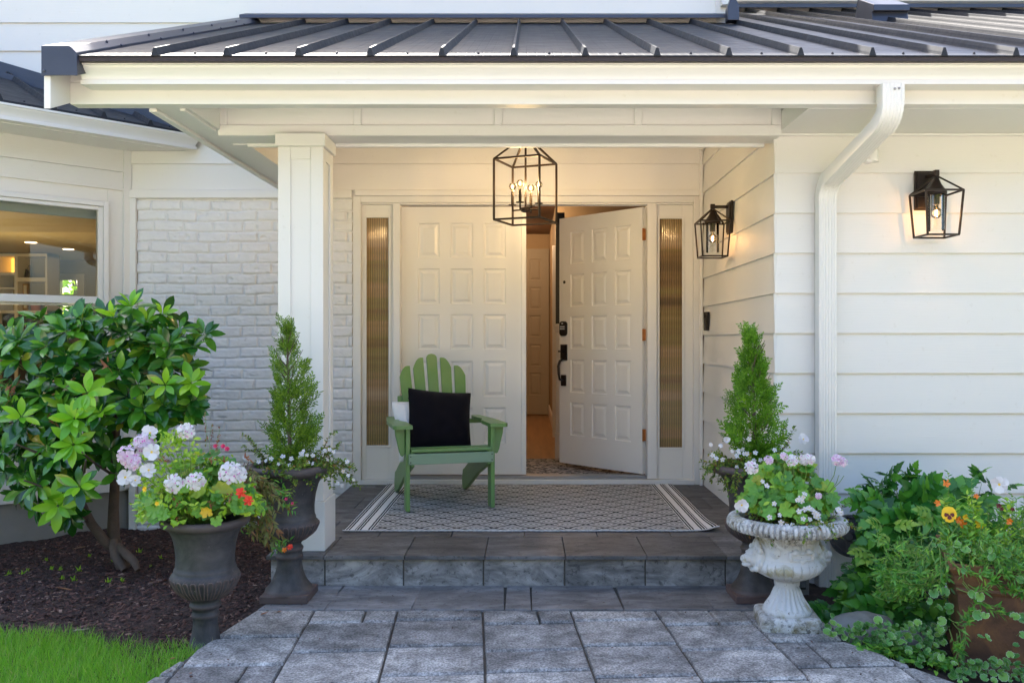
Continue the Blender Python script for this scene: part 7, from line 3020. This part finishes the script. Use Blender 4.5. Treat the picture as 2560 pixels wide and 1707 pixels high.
# narrow leaved trailer over the planter rim
tr_base = Vector((*prot(-0.2, -0.2), PZ + 0.385))
trl = thing('trailing_plant', 'fine leaved trailing stems spilling over the rust planter rim', 'plant', tr_base)
pl_ = Plant(trl)
arcs = [((900, 610), (1170, 775), 3.20), ((1010, 860), (1280, 1030), 3.19), ((930, 620), (700, 800), 3.30), ((880, 700), (560, 800), 3.32), ((600, 650), (480, 700), 3.5), ((330, 880), (680, 920), 3.5), ((480, 660), (720, 790), 3.45), ((870, 780), (560, 840), 3.3), ((1250, 720), (1460, 745), 3.18), ((1030, 870), (1220, 810), 3.18), ((940, 1110), (1090, 1110), 3.2), ((980, 1030), (1080, 1060), 3.2), ((1260, 830), (1360, 900), 3.18), ((1000, 1180), (1020, 1330), 3.22), ((950, 1200), (970, 1390), 3.25), ((1380, 640), (1520, 800), 3.2), ((800, 560), (620, 610), 3.3), ((760, 640), (470, 760), 3.38), ((700, 640), (420, 870), 3.42), ((660, 700), (600, 880), 3.4), ((780, 760), (700, 900), 3.35), ((1100, 560), (1240, 640), 3.2), ((1200, 600), (1330, 760), 3.18), ((1400, 700), (1440, 900), 3.2), ((840, 600), (900, 800), 3.24)]
for q0, q1, Y in arcs:
    for rep in range(3):
        j = lambda: random.gauss(0, 26)
        p0 = np.array(P(*Z6(q0[0] + j(), q0[1] + j()), Y + 0.05))
        p2 = np.array(P(*Z6(q1[0] + j(), q1[1] + j()), Y - 0.02))
        mid = (p0 + p2) / 2 + np.array([0, -0.02, -0.035 - random.random() * 0.02])
        ts = np.linspace(0, 1, 10)[:, None]
        pts = p0 * (1 - ts) ** 2 + 2 * mid * ts * (1 - ts) + p2 * ts ** 2
        dirs = np.gradient(pts, axis=0)
        dirs /= np.linalg.norm(dirs, axis=1, keepdims=True)
        pl_.stem(pts, 0.0016, 0.0012, 5)
        A_, D_ = along(pts, dirs, 0.012, 0.25)
        pl_.leaves('foliage', 0, LEAF_N, A_, side_dirs(D_, 0.8), [0, -0.5, 0.8], RNG.uniform(0.018, 0.036, len(A_)), 0.5)
        pl_.leaves('foliage', 0, LEAF_N, np.tile(p2, (8, 1)), RNG.normal(0, 0.6, (8, 3)) + dirs[-1], [0, -0.5, 0.8], RNG.uniform(0.018, 0.034, 8), 0.4)
for i in range(190):
    x, y = random.uniform(380, 900), random.uniform(520, 940)
    p0 = np.array(P(*Z6(x, y), random.uniform(3.4, 3.6)))
    if i > 80:
        x, y = random.uniform(860, 1500), random.uniform(520, 850)
        if y > 640 + (x - 860) * 0.30:
            continue
        p0 = np.array(P(*Z6(x, y), random.uniform(3.20, 3.28)))
    pts, dirs = stem_curve(p0, RNG.normal(0, 0.5, 3) + [0, -0.4, 0.3], 0.09, 5, 0.012, 0.15)
    pl_.stem(pts, 0.0014, 0.0008, 4)
    A_, D_ = along(pts, dirs, 0.011, 0.1)
    pl_.leaves('foliage', 0, LEAF_N, A_, side_dirs(D_, 0.85), [0, -0.5, 0.8], RNG.uniform(0.018, 0.034, len(A_)), 0.5)
pl_.finish({'foliage': M['trail']}, M['stem'])

# variegated ground ivy
gi_base = Vector((1.62, 3.32, -0.05))
giv = thing('ground_ivy', 'variegated ground ivy with cream edged round leaves around the rust planter', 'ground cover plant', gi_base)
pl_ = Plant(giv)
spots = [(1030, 590), (1095, 605), (1200, 600), (1140, 580), (1330, 620), (800, 900), (880, 915), (830, 1010), (930, 1040), (850, 1115), (845, 1160), (700, 1180), (1090, 925), (1140, 925), (1130, 1075), (1180, 1070), (1150, 1230), (1200, 1240), (70, 1080), (75, 1135), (100, 1190), (50, 1220), (15, 1160), (165, 1245), (110, 1290), (400, 1120), (220, 1200), (240, 1285), (560, 1210), (600, 1230), (640, 1350), (820, 1300), (860, 1370), (700, 1440), (580, 1420), (1075, 1470), (975, 1500), (1330, 1450), (1390, 1380), (1440, 1215), (1385, 1090), (1450, 1100), (1020, 750), (1410, 1290), (1360, 1370), (1240, 1430), (1180, 1530), (1450, 1540), (1300, 1510), (1420, 1490), (770, 965), (740, 1290), (900, 1010), (690, 1240), (530, 1230), (660, 1400), (800, 570), (850, 580), (910, 595), (960, 560), (1230, 640), (1440, 820), (180, 1170), (380, 1110), (410, 1140)]
ivy_mask = lambda q: 3.16 if q[0] > 960 and q[1] < 1430 else (3.24 if q[0] > 750 else (3.55 if q[0] < 300 else 3.38))
for q in spots:
    Y = ivy_mask(q) + random.uniform(-0.02, 0.03)
    p = np.array(P(*Z6(*q), Y))
    if p[2] < -0.03:      # keep it on the soil
        Y = FPX * (CAMZ + 0.02) / (Z6(*q)[1] - VY)
        p = np.array(P(*Z6(*q), Y))
    nrm = unit([random.gauss(0, 0.3), -0.75, random.gauss(0.65, 0.25)])
    sd = unit(np.cross(nrm, RNG.normal(0, 1, 3)))
    pl_.leaves('foliage', 0, LEAF_I, p[None], sd[None], nrm, [random.uniform(0.024, 0.040)], 0.35)
    pl_.stem([p + [0.01, 0.05, -0.02], p + [0.004, 0.025, -0.004], p], 0.001, 0.0007, 4)
for i in range(330):
    r_ = random.random()
    if r_ < 0.5:
        x, y = random.uniform(420, 900), random.uniform(1130, 1470)
        if y > 1290 + (x - 420) * 0.42:
            continue
        Y = random.uniform(3.28, 3.5)
    elif r_ < 0.75:
        x, y = random.uniform(20, 420), random.uniform(1130, 1310)
        if y > 1200 + x * 0.25:
            continue
        Y = 3.5
    else:
        x, y = random.uniform(930, 1460), random.uniform(1400, 1560)
        Y = 3.2
    zf = -0.03
    Yg = FPX * (CAMZ - zf) / (Z6(x, y)[1] - VY)
    Y = min(Y, Yg)
    p = np.array(P(*Z6(x, y), Y))
    nrm = unit([random.gauss(0, 0.35), -0.55, random.gauss(0.8, 0.25)])
    sd = unit(np.cross(nrm, RNG.normal(0, 1, 3)))
    pl_.leaves('foliage', 0, LEAF_I, p[None], sd[None], nrm, [random.uniform(0.014, 0.034)], 0.35)
pl_.finish({'foliage': [M['ivy'], M['ivy_edge']]}, M['stem'])
# low leafy sprigs at the path edge
lb = Vector((1.45, 3.40, -0.05))
low = thing('low_weeds', 'low pointed green leaves creeping over the path edge before the rocks', 'ground cover plant', lb)
pl_ = Plant(low)
for i in range(70):
    x = random.uniform(280, 900)
    y = random.uniform(1240, 1330) + (x - 280) * 0.24 * random.uniform(0.5, 1)
    Yg = FPX * (CAMZ + 0.01) / (Z6(x, y)[1] - VY)
    p = np.array(P(*Z6(x, y), Yg))
    k = 6
    pl_.leaves('foliage', 0, LEAF_P, np.tile(p, (k, 1)) + RNG.normal(0, 0.014, (k, 3)) * [1, 1, 0.6], RNG.normal(0, 1, (k, 3)) * [1, 1, 0.3] + [0, -0.3, 0.2], [0, -0.2, 1], RNG.uniform(0.02, 0.038, k), 0.4)
    pl_.stem([p - [0, -0.01, 0.05], p], 0.0012, 0.0008, 4)
pl_.finish({'foliage': M['trail']}, M['stem'])

c = Cloud()
n = 150
x = RNG.uniform(-1.25, 1.3, n)
y = RNG.uniform(3.0, 4.2, n)
side = RNG.random(n) < 0.5
x = np.where(side, np.where(RNG.random(n) < 0.5, path_left(y) + np.abs(RNG.normal(0, 0.10, n)) + 0.02, 1.24 - np.abs(RNG.normal(0, 0.12, n))), x)
f = frames(np.stack([RNG.normal(0, 1, n), RNG.normal(0, 1, n), RNG.normal(0, 0.1, n)], 1), np.array([0, 0, 1.0]), 0.3) * RNG.uniform(0.005, 0.016, n)[:, None, None]
c.add(leaf_tpl(0.5, 3, 0.3, -0.15), f, np.stack([x, y, np.full(n, 0.004)], 1))
tag(c.build('leaf_litter', M['chip']), 'tiny brown bits of leaf litter and bark strewn over the paving', 'litter', kind='stuff')

# ------------------------------------------------------------------ sprouts, twigs and fallen leaves
SPOTS = [(925, 715), (300, 770), (335, 830), (985, 815), (180, 840), (60, 865), (430, 830), (520, 840), (410, 890), (480, 900), (800, 905), (710, 910), (1050, 755), (555, 745), (740, 775), (145, 860)]
sprout_me = None
for i, q in enumerate(SPOTS):
    px_, py_ = D1(*q)
    Y = FPX * (CAMZ + 0.10) / (py_ - VY)
    for _ in range(6):
        X = (px_ - VX) / FPX * Y
        z = float(mulch_z(np.array([X]), np.array([Y]))[0])
        Y = FPX * (CAMZ - z) / (py_ - VY)
    if sprout_me is None:
        c = Cloud()
        k = 13
        d = RNG.normal(0, 0.55, (k, 3)) + [0, 0, 1.0]
        c.add(LEAF_N, frames(d, RNG.normal(0, 1, (k, 3))) * RNG.uniform(0.020, 0.042, k)[:, None, None], RNG.normal(0, 0.006, (k, 3)) * [1, 1, 0])
        o = c.build('weed_sprout', M['lime'])
        sprout_me = o.data
    else:
        o = bpy.data.objects.new('weed_sprout', sprout_me)
        link(o)
    o.location = (X, Y, z)
    o.rotation_euler = (0, 0, random.uniform(0, 6))
    s = random.uniform(0.6, 1.05)
    o.scale = (s, s, s)
    tag(o, 'small green weed sprout growing out of the dark mulch', 'weed', 'weed sprouts in the mulch')
for i, (q0, q1, lab) in enumerate((((360, 943), (470, 958), 'orange brown wood splinter lying in the middle of the mulch'), ((480, 690), (570, 676), 'tan twig lying on the mulch left of the rhododendron trunk'), ((480, 1225), (540, 1218), 'pale wood chip near the edge of the lawn'))):
    pts = []
    for q in (q0, ((q0[0] + q1[0]) / 2, (q0[1] + q1[1]) / 2 - 2), q1):
        px_, py_ = D1(*q)
        Y = FPX * (CAMZ + 0.08) / (py_ - VY)
        for _ in range(6):
            X = (px_ - VX) / FPX * Y
            z = float(mulch_z(np.array([X]), np.array([Y]))[0]) + 0.008
            Y = FPX * (CAMZ - z) / (py_ - VY)
        pts.append((X, Y, z))
    mb = MB()
    mb.tube(pts, [0.002, 0.0045, 0.002], 6)
    o = mb.build('twig', simple('tan_splinter_%s' % 'abc'[i], ((0.28, 0.12, 0.05), (0.2, 0.12, 0.07), (0.33, 0.27, 0.2))[i], 0.8))
    tag(o, lab, 'twig')
for q, lab in (((1700, 1122), 'small red brown fallen leaf on the paving in front of the back left urn'), ((1805, 1103), 'dull brown fallen leaf on the paving at the foot of the back left urn'), ((1105, 1410), 'brown curled fallen leaf on the grass beside the path')):
    px_, py_ = D1(*q)
    zz = 0.003 if q[0] > 1200 else 0.0
    Y = FPX * (CAMZ - zz) / (py_ - VY)
    c = Cloud()
    c.add(leaf_tpl(0.5, 5, 0.4, -0.2, 'point'), frames(np.array([[1, random.uniform(-0.5, 0.5), 0.1]]), np.array([0, 0, 1.0])) * 0.035, np.array([P(px_, py_, Y)]))
    tag(c.build('fallen_leaf', M['dead']), lab, 'leaf')
